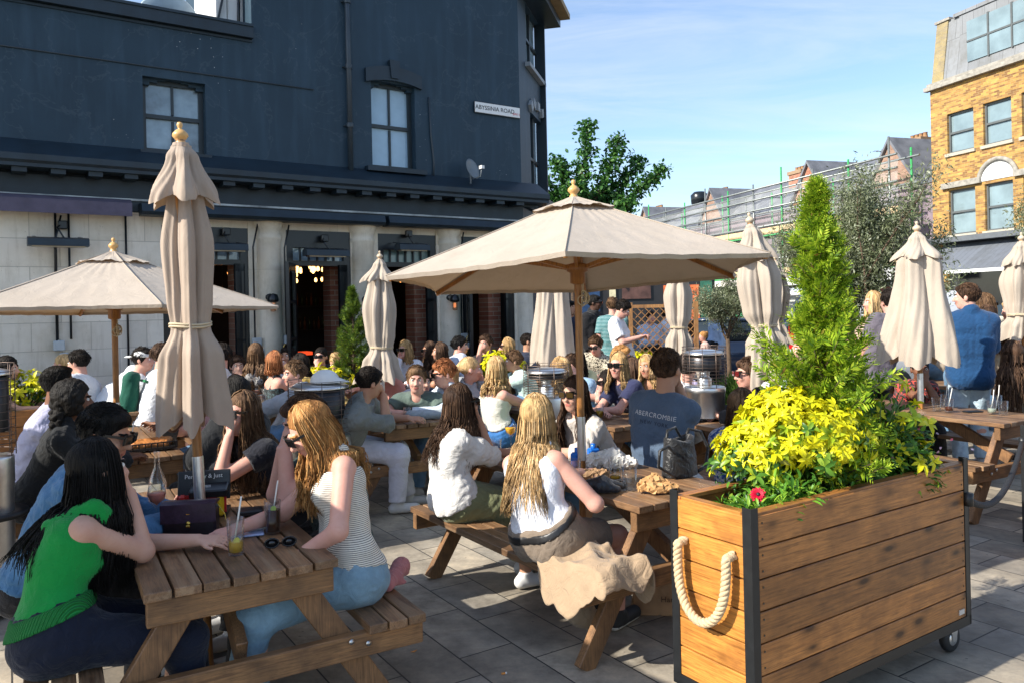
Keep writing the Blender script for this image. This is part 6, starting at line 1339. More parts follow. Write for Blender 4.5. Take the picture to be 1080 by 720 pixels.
def van(loc,yaw,label):
    t=empty('delivery_van',(loc[0],loc[1],-.10),rad(yaw),label,'van'); P_=pm('white van paint',(.75,.76,.77),.3,var=.03,coat=.5); W=.92; mb=MB()
    def rg_(w0,w1,z0,z1,r=.12): return [(-w0,z0),(w0,z0),(w0,z0+.6),(w1,z1-r),(w1-r,z1),(-w1+r,z1),(-w1,z1-r),(-w0,z0+.6)]
    side_loft(mb,[(-2.4,rg_(W*.86,W*.80,.35,.85)),(-2.2,rg_(W*.95,W*.88,.25,1.0)),(-1.5,rg_(W,W*.9,.22,1.12)),(-.75,rg_(W,W*.84,.22,1.85)),(-.2,rg_(W,W*.86,.22,1.93)),(2.2,rg_(W,W*.86,.22,1.92)),(2.3,rg_(W*.98,W*.84,.25,1.88))],P_); mb.build('body',t)
    mb=MB(); mb.box((2.31,0,1.1),(.02,1.4,1.35),pm('load bay dark',(.03,.03,.03),.8)); mb.build('load_bay',t)
    mb=MB(); n=10; vs=[]
    for i in range(n+1):
        u=i/n; x=2.28+1.05*u; z=1.95+.10*math.sin(u*2.2)-.12*u*u
        for y in(-.78,-.7,0,.7,.78): vs.append((x,y*(1-.06*u),z+(.03 if abs(y)<.75 else 0)))
    mb.add(vs,[(i*5+k,(i+1)*5+k,(i+1)*5+k+1,i*5+k+1) for i in range(n) for k in range(4)],P_,True); o=mb.build('raised_tailgate',t); md=o.modifiers.new('s','SOLIDIFY'); md.thickness=.05
    mb=MB(); mb.box((2.9,0,1.94),(.5,1.1,.012),CGL,Matrix.Rotation(rad(8),3,'Y')); mb.box((3.1,.0,1.99),(.05,.3,.05),BLK); mb.build('tailgate_window',o)
    for q in(-1,1):
        mb=MB(); mb.tube([(2.28,q*.7,1.3),(2.9,q*.72,1.93)],.02,BLK,6); mb.build('gas_strut',t)
        mb=MB(); mb.box((-.75,q*W*.93,1.42),(.95,.03,.48),CGL,Matrix.Rotation(q*.12,3,'X')); mb.build('side_window',t)
        mb=MB(); mb.box((2.31,q*W*.88,1.15),(.05,.12,.45),LAMPR); mb.build('tail_light',t)
        for x in(-1.55,1.55):
            mb=MB(); R_=Matrix.Rotation(pi/2,3,'X'); mb.lathe([(.0001,-.11),(.2,-.11),(.30,-.1),(.325,-.05),(.325,.05),(.30,.1),(.2,.11),(.0001,.11)],TYRE,(x,q*(W-.1),.325),24,R_); mb.build('wheel',t)
    return t
p=gz(742,500,0); D=17.3; car((at(716,340,17.5).x+.6,17.9),-12,'dark blue hatchback parked beyond the trellis with its bonnet showing'); car((at(800,340,18.6).x+1.3,18.9),-6,'dark blue car parked behind the folded umbrellas, red tail light showing')
van((at(1020,330,13.5).x-.2,14.6),200,'white van with its tailgate raised behind the man in blue')
# street trees
def leader_tree(loc,label,leaders,seed,leafL=.15):
    rg=np.random.default_rng(seed); t=empty('tree',tuple(loc),0,label,'tree'); mb=MB(); lv=Leaves(); mb.tube([(0,0,0),(.05,0,1.6),(0,0,3)],[.17,.14,.12],BARK,10)
    for (x,y,z,w) in leaders:
        p0=np.array([0,0,2.6+.3*rg.random()]); p3=np.array([x,y,z]); n=10; pts=[p0+(p3-p0)*(i/n)+np.array([rg.normal()*.06,rg.normal()*.06,.25*math.sin(pi*i/n)]) for i in range(n+1)]; mb.tube([Vector(p) for p in pts],[.07*(1-.85*i/n)+.006 for i in range(n+1)],BARK,6)
        for i in range(2,n+1):
            u=i/n; wl=w*.86*(1.15-u)+.09
            for k in range(7):
                d=rg.normal(size=3); d[2]=abs(d[2])*.7; d/=np.linalg.norm(d); e=pts[i]+d*wl*rg.uniform(.5,1.1); mb.tube([Vector(pts[i]),Vector((pts[i]+e)/2+[0,0,.04]),Vector(e)],[.014,.009,.004],BARK,4)
                m=22; f=rg.uniform(.25,1.05,size=(m,1)); P=pts[i]+(e-pts[i])*f+rg.normal(size=(m,3))*.11; D=rg.normal(size=(m,3))+d*.6-[0,0,.2]; LL=leafL*rg.uniform(.6,1.3,m); lv.add(P,D,rg.normal(size=(m,3))+[0,0,1.0],LL,LL*.62,.2)
    lv.build('crown',[LM],t); mb.build('trunk',t); return t
def ld(px,py,D=25,x0=1.9,dy=0): p=at(px,py,D+dy); return (p.x-x0,dy,p.z)
leader_tree((1.9,25,0),'tall dark leafy tree behind the pub corner',[(*ld(590,172),.85),(*ld(620,134),.60),(*ld(653,152),.60),(*ld(676,170,dy=.4),.45),(*ld(697,182),.40),(*ld(604,200,dy=-.6),.9),(*ld(640,200,dy=.5),.9),(*ld(665,215,dy=-.5),.8),(*ld(625,235,dy=.8),1.0),(*ld(570,190),.8),(*ld(655,250),.8)],11)
tree((at(766,300,13).x,13,0),'small pale olive tree left of the paired folded umbrellas',2.6,LO,21,nb=7,spread=.75,leafL=.05,wr=.30,nl=260,trunk_h=1.25,tr=.045,clump=.12,lev=3,cat='olive tree',name='olive_tree')
tree((at(893,300,9.8).x,9.8,0),'large grey green olive tree behind the tall planter conifer',3.3,LO,27,nb=10,spread=.33,leafL=.058,wr=.27,nl=900,trunk_h=1.0,tr=.07,clump=.16,lev=3,cat='olive tree',name='olive_tree',upw=1.25)
tree((7.95,10.4,0),'olive tree at the right edge against the yellow brick',3.4,LO,33,nb=9,spread=.5,leafL=.056,wr=.28,nl=700,trunk_h=1.1,tr=.06,clump=.16,lev=3,cat='olive tree',name='olive_tree',upw=1.15)
# ================================================================ tables and umbrellas
T1=(-1.442,3.632,30.5);T2=(.395,4.654,33);T3=(-1.20,7.45,29);T4=(-3.05,6.0,32);T5=(3.57,6.87,30);T6=(1.90,6.15,32);T14=(.60,7.1,33);T7=(.95,10.0,33);T9=(-.55,10.35,33);T10=(-1.55,10.15,33);T11=(-2.75,8.35,33);T12=(-4.15,8.75,33);T13=(5.1,8.6,33)
def TP(T,a,b,z=.742):
    u=U(T[2]);v=U(T[2]+90); return Vector((T[0],T[1],z))+u*a+v*b
for T,l in((T1,'front left picnic table with purple box bag and cola glass'),(T2,'picnic table under the big open umbrella, crumpled paper bag on it'),(T3,'picnic table with orange spritz and folded grey jacket'),(T4,'picnic table under the left open umbrella with a pizza basket'),(T5,'right hand picnic table with tumblers and straws behind the planter'),(T6,'picnic table with the tall steel heater standing on it'),(T14,'busy picnic table behind the wire cage heater, blonde in white top at it'),(T7,'picnic table of the man in the leopard shirt'),(T9,'picnic table by the doorway of the man in black T-shirt'),(T10,'picnic table behind the conifer planter by the pub front'),(T11,'picnic table of the red haired woman by the stone column'),(T12,'picnic table of the football shirt drinkers by the pale wall'),(T13,'picnic table at the far right behind the man in blue shirt')): picnic_table(T[:2],T[2],l)
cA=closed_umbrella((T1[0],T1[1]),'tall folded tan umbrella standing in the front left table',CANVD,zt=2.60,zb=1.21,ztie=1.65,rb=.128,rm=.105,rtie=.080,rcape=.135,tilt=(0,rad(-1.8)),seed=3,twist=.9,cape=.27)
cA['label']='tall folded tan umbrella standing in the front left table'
open_umbrella(T2[:2],'big open tan umbrella over the middle picnic table',1.16,1.885,2.35,-97.5,(rad(-3.4),rad(-1.3)))
open_umbrella(T4[:2],'open tan umbrella at left in front of the pale wall',1.22,1.76,2.20,10,(rad(-1),0))
open_umbrella((-3.2,1.95),'open tan umbrella standing just outside the left edge',1.38,2.02,2.45,0); open_umbrella((-5.6,3.9),'unseen open tan umbrella added further left to shade the drinkers',1.38,2.0,2.42,20)  # second one is unseen, added to throw shade on the left drinkers
closed_umbrella((-1.50,8.95),'folded tan umbrella beside the small conifer by the pub',zt=2.39,zb=.93,ztie=1.28,rb=.23,rm=.165,rtie=.115,rcape=.18,seed=5,twist=.5,cape=.24)
closed_umbrella((2.20,6.30),'folded tan umbrella tied at its waist right of the steel heater',zt=2.44,zb=1.10,ztie=1.52,rb=.175,rm=.15,rtie=.09,rcape=.16,seed=9,tilt=(0,rad(-6.5)),twist=.6,cape=.28)
closed_umbrella((3.95,11.7),'folded tan umbrella behind and right of the one by the heater',zt=2.42,zb=1.1,ztie=1.42,rb=.20,rm=.17,rtie=.09,rcape=.175,seed=12,cape=.26)
closed_umbrella((T5[0],T5[1]),'loose folded tan umbrella in the right hand table',zt=2.38,zb=1.16,ztie=None,rb=.30,rm=.215,rcape=.18,seed=7,twist=.15,cape=.22)
closed_umbrella((5.42,8.3),'folded tan umbrella cut by the right edge of the picture',zt=2.38,zb=1.25,ztie=1.5,rb=.22,rm=.17,rtie=.13,rcape=.17,seed=15,cape=.24)
closed_umbrella((.45,8.9),'loose folded tan umbrella behind the wire cage heater under the big umbrella',zt=2.38,zb=1.08,ztie=None,rb=.235,rm=.20,rcape=.18,seed=18,twist=.1)
closed_umbrella((1.98,9.3),'folded tan umbrella in front of the trellis end',zt=2.38,zb=.82,ztie=1.42,rb=.19,rm=.15,rtie=.09,rcape=.18,seed=22)
# heaters
hA=at(576,400,6.2); heater((hA.x,6.2,0),'wire cage heater between the blonde in white and the umbrella pole',z1=1.0,z2=1.22)
hB=at(743,400,6.49); heater((hB.x,6.49,.742),'steel heater with wire cage standing on the table right of the man in blue T-shirt',z1=.275,z2=.575,r=.165)
hC=at(327,420,6.0); heater((hC.x,6.3,0),'rusty caged heater with a white cap lying on it',z1=.72,z2=1.13,r=.235)
hD=at(4,430,4.5); heater((hD.x-.10,4.5,0),'steel heater cut by the left edge with black tray',z1=.92,z2=1.42,r=.13,tray=True)
drape('baseball_cap','white cap lying on the rusty caged heater','cap',(hC.x+.05,6.28,1.13),lambda u,v:(.115*math.cos(2*pi*u)*math.sin(v*pi/2)*(1+(.75*max(0,math.cos(2*pi*u))**6)*(v>.8)*(v-.8)*5),.11*math.sin(2*pi*u)*math.sin(v*pi/2),.10*math.cos(v*pi/2)+.012),pm('white cap cloth',(.72,.71,.68),.8,bs=.2),40,14)
# planters and their plants
p0=(.868,2.90); PT=planter(p0,33.3,'large wooden planter on castors with rope handle in the right foreground',1.56,.42,.18,.905,6,handle=True)
mb=MB(); mb.box((1.47,-.0015,.215),(.045,.004,.022),pm('metal tag',(.6,.6,.58),.4,metal=.5)); mb.build('maker_tag',PT)
uP,vP=U(33.3),U(123.3); 
def PL_(a,b,z=0): return Vector((p0[0],p0[1],z))+uP*a+vP*b
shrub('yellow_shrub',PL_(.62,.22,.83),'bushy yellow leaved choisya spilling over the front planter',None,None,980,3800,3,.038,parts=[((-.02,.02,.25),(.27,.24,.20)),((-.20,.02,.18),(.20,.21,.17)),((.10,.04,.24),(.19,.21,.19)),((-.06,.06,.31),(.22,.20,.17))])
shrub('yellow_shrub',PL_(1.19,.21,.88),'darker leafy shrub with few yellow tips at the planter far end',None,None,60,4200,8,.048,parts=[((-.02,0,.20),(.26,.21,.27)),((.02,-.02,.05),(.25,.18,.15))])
# red flower
fr=PL_(.20,.13,.86); t=empty('red_flower',tuple(fr),0,'crimson flower low in the front planter among green leaves','flower'); lv=Leaves(); rg=np.random.default_rng(5)
CP=leafmat('crimson petal',[(0,(.55,.004,.03)),(1,(.80,.012,.06))],.5,.3)
for (ox,oy,oz,ns) in((0,0,.075,14),(.05,.10,.01,5)):
    lv=Leaves()
    for ring,(L_,el) in enumerate(((.034,.12),(.026,.5))):
        a=np.arange(ns)*2*pi/ns+ring*.3; ax=np.array([-.25,-.75,.55]); ax/=np.linalg.norm(ax); x=np.cross(ax,[0,0,1]); x/=np.linalg.norm(x); y=np.cross(ax,x); D=(np.cos(a)[:,None]*x+np.sin(a)[:,None]*y)*math.cos(el)+ax*math.sin(el); lv.add(np.tile([ox,oy,oz],(ns,1))*1.0,D,np.tile(ax,(ns,1)),np.full(ns,L_),np.full(ns,L_*.62),.1,mi=0)
    lv.build('petals',[CP],t)
mb=MB(); mb.lathe([(.0001,.006),(.007,.004),(.009,0),(.0001,0)],pm('flower eye',(.02,.012,.012),.6),(0,-.004,.079),10,Matrix.Rotation(rad(50),3,'X')); mb.tube([(0,0,-.06),(0,.01,0),(0,.003,.073)],.003,STEM,5); mb.build('flower_stem',t)
lv=Leaves(); rg=np.random.default_rng(9)
for c,r,n in(((.0,0,.0),(.16,.12,.07),420),((.14,.10,.03),(.16,.13,.10),400),((-.10,.06,-.01),(.07,.06,.05),90)): scatter(lv,np.array(c),np.array(r),n,rg,.040,.34,0,.2,1.0,-.2)
t=empty('green_plant',tuple(fr),0,'low bright green plant at the near end of the planter','plant'); lv.build('foliage',[leafmat('bright green leaf',[(0,(.05,.16,.02)),(.6,(.14,.34,.03)),(1,(.35,.55,.05))],.4,.35)],t)
mb=MB()
for k in range(16): a=k*.9; mb.tube([(.05*math.cos(a),.04*math.sin(a),-.06),(.1*math.cos(a),.08*math.sin(a),.04)],.003,STEM,4)
mb.build('stem',t)
# small mixed flowers among the shrub
lv=Leaves(); rg=np.random.default_rng(12); P=PL_(1.17,.16,1.02); P=np.array(P)+rg.normal(size=(46,3))*[.14,.05,.05]; lv.add(P,rg.normal(size=(46,3)),rg.normal(size=(46,3)),np.full(46,.018),np.full(46,.016),.05,mi=0); tag(lv.build('tiny_blossom',[leafmat('blossom',[(0,(.6,.02,.08)),(.5,(.7,.3,.35)),(1,(.5,.5,.75))],.5,.3)]),'scattered small pink and lilac blossom on the far planter shrub','blossom',kind='stuff')
# tall bright thuja in the front planter
conifer(PL_(.80,.26,.82),'tall bright green conifer rising from the front planter',1.44,.205,5,LT,4900,.8,'conifer',.02,.092,prof=lambda u:((1-u)**.95+.03)*(1+.25*math.sin(u*17+1)))
# left planter with yellow shrub, mid planters
def yplant(px,py,D,L,label,ll,seed,hp=.28,W=.42,zt=.8,nr=110,nl=500,sz=.055,box=True,green=None,yaw=33):
    p=at(px,py,D); 
    if box: planter((p.x,D),yaw,label,L,W,.06,zt,5,castors=False)
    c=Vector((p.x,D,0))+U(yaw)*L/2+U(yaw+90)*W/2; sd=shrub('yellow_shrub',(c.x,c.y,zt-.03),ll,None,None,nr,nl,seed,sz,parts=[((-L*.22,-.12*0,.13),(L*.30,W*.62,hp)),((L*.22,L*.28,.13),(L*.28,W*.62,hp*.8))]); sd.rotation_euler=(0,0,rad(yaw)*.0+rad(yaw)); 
    return c
yplant(-118,470,7.1,1.55,'wooden planter at the left edge','yellow leaved shrub in the left edge planter',31,.34,zt=.80,nr=330,nl=1100,sz=.062)
yplant(322,430,9.0,1.6,'wooden planter behind the caged heater with the small conifer','yellow leaved shrub behind the white cap',32,.22,zt=.76,nr=90,nl=700,sz=.07)
cp=at(371,420,9.45); conifer((cp.x,9.6,.72),'small dark green cone conifer in front of the pub columns',1.30,.27,6,LD,2600,.16,'conifer',.0,.085)
yplant(524,420,10.2,.62,'small wooden planter between tables behind the blonde in white','bright yellow shrub behind the blonde in white',33,.26,zt=.78,nr=110,nl=500,sz=.085)
yplant(660,420,11.5,1.1,'wooden planter at the foot of the trellis','yellow shrub below the trellis',34,.2,zt=.72,nr=90,nl=400,sz=.08)
pl=at(430,430,9.9); planter((pl.x,9.5),33,'plain wooden planter behind the men in green and sunglasses',.8,.4,.06,.74,5,castors=False)
# feathery bush behind the heater
t=empty('feathery_bush',(at(788,390,9.4).x,9.6,.4),0,'feathery light green bush left of the folded umbrella','bush'); lv=Leaves(); rg=np.random.default_rng(14); n=5200; v=rg.normal(size=(n,3)); v/=np.linalg.norm(v,axis=1,keepdims=True); v[:,2]=abs(v[:,2]); P=v*[.48,.4,.42]*rg.uniform(.1,.75,(n,1)); L=.2*rg.uniform(.5,1.2,n); lv.add(P,v+rg.normal(size=(n,3))*.25+[0,0,.35],rg.normal(size=(n,3)),L,L*.07,shape='diamond'); lv.build('foliage',[leafmat('feathery leaf',[(0,(.08,.16,.03)),(1,(.24,.36,.07))],.6,.4)],t)
mb=MB(); mb.lathe([(.0001,-.4),(.26,-.4),(.30,.0),(.27,.02),(.0001,.0)],pm('grey pot',(.12,.12,.12),.7),n=24); mb.build('pot',t)
# the right edge planter and rope barrier
planter((3.66,4.96),33,'wooden planter with black corner post at the right edge',1.5,.42,.08,.80,6,castors=False)
a=Vector((2.17,3.72,.74))+vP*.02; b_=Vector((3.43,5.29,.72)); mb=MB(); mb.tube([a.lerp(b_,i/24)+Vector((0,0,-.17*4*(i/24)*(1-i/24))) for i in range(25)],.017,pm('black rope',(.014,.016,.02),.8,bs=.6,bsc=160),10)
for q in(a,b_): mb.lathe([(.0001,-.03),(.022,-.03),(.022,.03),(.0001,.03)],BLKM,q,12)
tag(mb.build('barrier_rope'),'black rope slung between the front planter and the right edge planter','rope')
# trellis
tl=at(666,380,12.0); tr=empty('trellis_panel',(tl.x,12.0,0),rad(0),'diamond lattice trellis panel behind the seated drinkers','trellis'); LW=wood('trellis wood',(.40,.20,.07),(.24,.11,.035),(.12,.06,.03),ax=2,knots=.2,isl=.15); w_=at(735,380,12).x-tl.x; z0,z1=.70,1.68
mb=MB(); 
for x in(0,w_): mb.box((x,0,z1/2+.03),(.06,.05,z1+.06),LW)
mb.box((w_/2,0,z1),(w_-.06,.045,.05),LW); mb.box((w_/2,0,z0),(w_-.06,.045,.05),LW); mb.build('frame',tr)
mb=MB(); st=.115; h=z1-z0-.05; k=-h
while k<w_-.03:
    for q in(1,-1):
        x0=k;x1=k+h; xa=max(x0,.03);xb=min(x1,w_-.03)
        if xb-xa>.02:
            za=z0+.025+(xa-x0);zb=z0+.025+(xb-x0)
            if q<0: za,zb=z1-.025-(xa-x0),z1-.025-(xb-x0)
            mb.bar((xa,.012*q,za),(xb,.012*q,zb),.010,.020,LW,up=(0,1,0))
    k+=st
mb.build('lattice',tr)
# ================================================================ things on table 1
def gtab(px,py,z=.742): return gz(px,py,z)
bp=gz(199,568,.742); t=empty('handbag',tuple(bp),rad(8),'dark purple crocodile box bag with gold clasp on the front table','handbag'); PUR=pm('purple croc leather',(.030,.016,.034),.32,var=.35,vs=40,bs=.5,bd=.002,bsc=120); mb=MB(); mb.box((0,.04,.068),(.225,.08,.136),pm('black croc leather',(.012,.008,.012),.32,var=.3,vs=40,bs=.5,bd=.002,bsc=120),None,.012); mb.build('body',t)
mb=MB(); mb.prism([(-.114,-.004,.070),(-.114,-.006,.150),(-.114,.02,.160),(-.114,.082,.152),(-.114,.082,.145),(-.114,.004,.145),(-.114,.000,.070)],(.228,0,0),PUR); mb.build('flap',t)
gd=pm('gold clasp',(.6,.42,.10),.25,metal=1); mb=MB(); mb.lathe([(.0001,-.006),(.009,-.006),(.010,0),(.0001,.002)],gd,(0,-.006,.068),14,Matrix.Rotation(pi/2,3,'X')); mb.box((0,-.008,.056),(.018,.006,.010),gd,None,.002); mb.box((0,-.0075,.108),(.014,.002,.003),gd); mb.build('clasp',t)
mb=MB(); mb.tube([(.112,.04,.135),(.14,.05,.09),(.16,.02,.02),(.15,-.01,.01),(.12,.03,.006)],.0022,gd,6); mb.build('chain_strap',t)
mp_=TP(T1,.02,.16); t=empty('menu_caddy',tuple(mp_),rad(12),'black menu and sauce caddy behind the purple bag','caddy'); mb=MB(); mb.box((0,0,.012),(.22,.15,.018),BLKM); mb.box((0,-.07,.06),(.22,.008,.10),pm('red sauce label',(.5,.02,.02),.4)); mb.box((.085,-.076,.07),(.03,.03,.13),pm('yellow sauce bottle',(.75,.5,.02),.35),None,.01); mb.box((-.085,-.076,.06),(.035,.03,.11),pm('red sauce bottle',(.55,.03,.02),.35),None,.01); mb.build('caddy',t)
mb=MB(); mb.box((0,.0,.14),(.24,.012,.14),pm('menu black',(.015,.016,.018),.35),Matrix.Rotation(-.22,3,'X'),.003); mb.box((.03,-.055,.125),(.17,.09,.04),pm('black box lid',(.014,.015,.017),.3),Matrix.Rotation(.25,3,'X'),.006); o=mb.build('menu_boards',t)
text('Perfectly & Just',.028,(0,-.0105,.185),(pi/2-.22,0,0),WHITE,o); text('|||||',.022,(.03,-.085,.152),(rad(18),0,0),WHITE,o)
sp_b=TP(T1,-.16,.42); t=empty('water_bottle',tuple(sp_b),0,'clear glass water bottle beside the front umbrella pole','bottle'); mb=MB(); mb.lathe([(.0001,0),(.040,0),(.042,.01),(.042,.13),(.035,.16),(.014,.21),(.013,.27),(.016,.275),(.016,.285),(.011,.285),(.010,.21),(.032,.155),(.038,.13),(.038,.012),(.0001,.01)],GL,n=22); mb.build('bottle',t)
goblet(gz(166,556,.742),'glass of rose wine left of the purple bag',liquid((.65,.22,.16),'rose'),h=.19)
tumbler(gz(249,584,.742),'tall glass with lemon slices and straw on the front table',.145,.035,liquid((.62,.36,.03),'lemon'),.36,-.02 and .012,pm('lemon',(.8,.66,.05),.4))
tumbler(gz(288,562,.742),'tall cola glass with lime and straw on the front table',.145,.036,liquid((.05,.012,.003),'cola'),.72,.012,pm('lime',(.45,.6,.08),.4))
t=empty('sunglasses',tuple(gz(296,577,.742)),rad(20),'black folded sunglasses on the front table','sunglasses'); mb=MB(); fm=pm('glasses frame',(.012,.011,.011),.25,var=0)
for q in(-1,1): mb.tube([(q*.034+.028*math.cos(a),.0,.022+.019*math.sin(a)) for a in np.linspace(0,2*pi,15)],.0035,fm,6,cap=False); mb.lathe([(.0001,0),(.026,.001),(.0001,.002)],pm('lens dark',(.008,.008,.009),.08,var=0,spec=.8),(q*.034,.0,.022),16,Matrix.Rotation(pi/2,3,'X')@Matrix.Scale(.7,3,(0,1,0)))
mb.build('front',t); mb=MB(); mb.tube([(.062,0,.028),(.064,.02,.012),(-.03,.03,.008)],.003,fm,6); mb.tube([(-.062,0,.028),(-.066,.025,.012),(.03,.045,.008)],.003,fm,6); mb.build('temples',t)
t=empty('phone',tuple(gz(262,563,.742)),rad(30),'pale blue phone and papers lying between the two tall glasses','phone'); mb=MB(); mb.box((-.02,0,.005),(.17,.085,.009),pm('phone blue',(.35,.42,.62),.2),Matrix.Rotation(rad(-12),3,'Z'),.003); mb.box((.055,.035,.014),(.11,.05,.008),pm('white phone',(.7,.7,.7),.3),Matrix.Rotation(rad(5),3,'Z'),.003); mb.build('phone_body',t)
t=empty('phone',tuple(gz(163,549,.742)),rad(60),'grey phone face down near the wine glass','phone'); mb=MB(); mb.box((0,0,.005),(.075,.15,.009),pm('grey phone',(.25,.26,.28),.3),None,.003); mb.build('phone_body',t)
mbd=TP(T1,.20,.02); t=empty('wallet',tuple(mbd),rad(20),'black wallet right of the purple bag','wallet'); mb=MB(); mb.box((0,0,.014),(.12,.09,.026),BLKM,None,.006); mb.build('wallet_body',t)
blob('sunglasses_case','dark bag lying behind the wine glass on the front table','pouch',tuple(TP(T1,-.24,.30,.745)),[((-.06,0,.02),(.07,.01,.02),.026,.02)],pm('navy pouch',(.02,.025,.05),.5),.006,.003,60,4)
# coat over the bench end and bag on the ground
from mathutils import noise as mnoise
cst=clothmat(('stone coat',(.38,.27,.17)))
LB=lambda a,b,z=.45: TP(T2,-.59+a,b,z)
o=LB(0.02,-.80); uu,vv=U(T2[2]),U(T2[2]+90)
def coatf(u,v):
    # drape: u along the bench (towards the camera end), v across it and down the outer side
    X_,Y_=2*u-1,2*v-1; th_=math.atan2(Y_,X_); rm_=1+.045*math.sin(8*th_+1.3*math.sin(3*th_))*max(abs(X_),abs(Y_))**3; a=.29*X_*math.sqrt(1-Y_*Y_/2.3)*rm_; b=.35*Y_*math.sqrt(1-X_*X_/2.3)*rm_; x=vv*(-a)+uu*(b); q=Vector((a*3.6,b*3.6,3.3)); n_=mnoise.noise(q); z=.035+.055*(1-abs(n_)*1.6)+.028*(1-abs(mnoise.noise(q*2.3+Vector((5,1,0))))*1.8)+.012*mnoise.noise(q*5)
    ex=max(0,abs(b)-.14); ea=max(0,a-.22); dr=ex*1.0+ea*1.1; x=vv*(-min(a,.25+ea*.25))+uu*(math.copysign(min(abs(b),.14+ex*.28),b)); zz=z-dr*(1.05+.10*math.sin(u*9))
    w=.014*min(1,dr*5); return (x.x+w*mnoise.noise(q*1.6),x.y+w*mnoise.noise(q*1.7+Vector((9,2,4))),zz)
drape('coat','beige trench coat draped over the bench end','coat',tuple(o),coatf,cst,64,64,.006)
blob('shoulder_bag','beige fabric bag hanging under the bench end','bag',tuple(LB(.10,-.55,0)),[((-.05,0,.30),(.03,.02,.16),.05,.07),((.03,.02,.16),(.08,.02,.12),.07,.05)],clothmat(('khaki bag',(.30,.22,.14))),.008,.008,35,6)
KR=pm('kraft paper',(.36,.215,.11),.75,var=.2,vs=8,bs=.5,bd=.004,bsc=30)
def kbag(loc,yaw,label):
    t=empty('paper_bag',loc,rad(yaw),label,'paper bag'); g=Field((-.25,-.12,-.01),(.25,.12,.24),.006)
    X,Y,Z=g.grid((slice(None),)*3); g.d=(np.maximum(np.maximum(abs(X)-(.175-Z*.15),abs(Y)-(.075-.25*Z)),np.maximum(Z-.17-.05*X,-Z))).astype(np.float32); g.warp(.009,32,4); v_,f_=g.mesh(); link('bag_body',mesh_np('bag_body',v_,f_,[KR]),t); text("Harry's",.045,(.05,-.078,.09),(rad(98),0,0),pm('brown print',(.08,.04,.02),.7),t,'printed_name'); return t
bg_=gz(698,648,0); kbag((bg_.x+.02,bg_.y+.06,0),-8,'brown paper bag standing on the paving behind the big planter')
# bench jacket (pink) on table 1 right bench
blob('jacket','dusty pink jacket bundled on the right bench','jacket',tuple(TP(T1,.70,-.50,.45)),[((0,-.06,.03),(.03,.16,.04),.030,.042),((.03,.02,.02),(.10,.08,-.12),.030,.022),((.03,.14,.02),(.09,.18,-.10),.028,.020)],clothmat(('pink fleece',(.42,.16,.16))),.008,.008,40,2)
# ---- table 2
blob('pouch','black nylon pouch on the middle table','pouch',tuple(gz(636,518,.742)),[((-.09,0,.03),(.0,.0,.045),.03,.04),((0,0,.04),(.11,.03,.02),.036,.016),((-.02,-.02,.03),(.07,-.03,.018),.035,.018)],clothmat(('black nylon',(.012,.014,.02),'leather')),.006,.005,35,3)
tumbler(gz(664,516,.742),'empty branded half pint glass between pouch and paper bag',.125,.042)
blob('crumpled_paper','crumpled brown paper bag on the middle table','paper',tuple(gz(692,519,.742)),[((-.07,0,.03),(.0,.02,.06),.03,.035),((0,.02,.05),(.09,-.01,.02),.035,.02),((-.02,-.03,.03),(.06,-.03,.02),.03,.018)],pm('crumpled kraft',(.50,.28,.11),.7,var=.2),.015,.010,30,9,flat=True)
hb=gz(717,500,.742); t=empty('handbag',tuple(hb),rad(40),'black leather handbag with open top and straps on the middle table','handbag'); g=Field((-.16,-.10,-.01),(.16,.10,.25),.006); X,Y,Z=g.grid((slice(None),)*3); g.d=(np.maximum(np.sqrt((X/.95)**2+(Y*1.6)**2)-.125+.12*(Z-.05),np.maximum(Z-.19+.9*Y*Y-.3*abs(X),-Z))).astype(np.float32); g.ell((0,0,.22),(.09,.03,.09),None,.01,'s'); g.warp(.008,26,3); v_,f_=g.mesh(); LBK=clothmat(('black leather bag',(.012,.012,.013),'leather')); link('bag_body',mesh_np('bag_body',v_,f_,[LBK]),t)
mb=MB(); mb.tube([(-.09,-.04,.14),(-.17,-.06,.19),(-.23,-.05,.17),(-.22,-.03,.08),(-.12,-.05,.02)],.009,LBK,8); mb.tube([(.08,.04,.16),(.13,.03,.24),(.20,.0,.22),(.24,-.02,.12),(.20,-.03,.02),(.10,-.05,.012)],.009,LBK,8); mb.tube([(-.08,.03,.18),(-.05,.04,.25),(.02,.04,.26),(.07,.03,.18)],.009,LBK,8); mb.build('strap',t); mb=MB(); mb.tube([(-.07,0,.19),(-.02,.0,.15),(.03,-.01,.14),(.08,0,.19)],.004,gd,6); mb.build('zip',t)
blob('food_wrapper','white greaseproof wrapper with fries on the middle table','wrapper',tuple(gz(644,494,.742)),[((-.10,.0,.05),(.03,.03,.08),.045,.04),((0,0,.04),(.13,.0,.035),.05,.03)],pm('greaseproof paper',(.66,.64,.60),.5,var=.08),.015,.012,24,12,flat=True)
blob('crumpled_paper','small brown paper wrap beside the white wrapper','paper',tuple(gz(628,506,.742)),[((-.05,0,.03),(.05,.01,.035),.028,.026)],KR,.012,.008,45,14,flat=True)
tumbler(gz(606,507,.742),'glass with amber beer at the blonde woman elbow',.12,.038,liquid((.62,.34,.02),'beer'),.35); tumbler(gz(649,506,.742),'glass with a finger of beer behind the pouch',.12,.038,liquid((.62,.34,.02),'beer'),.2)
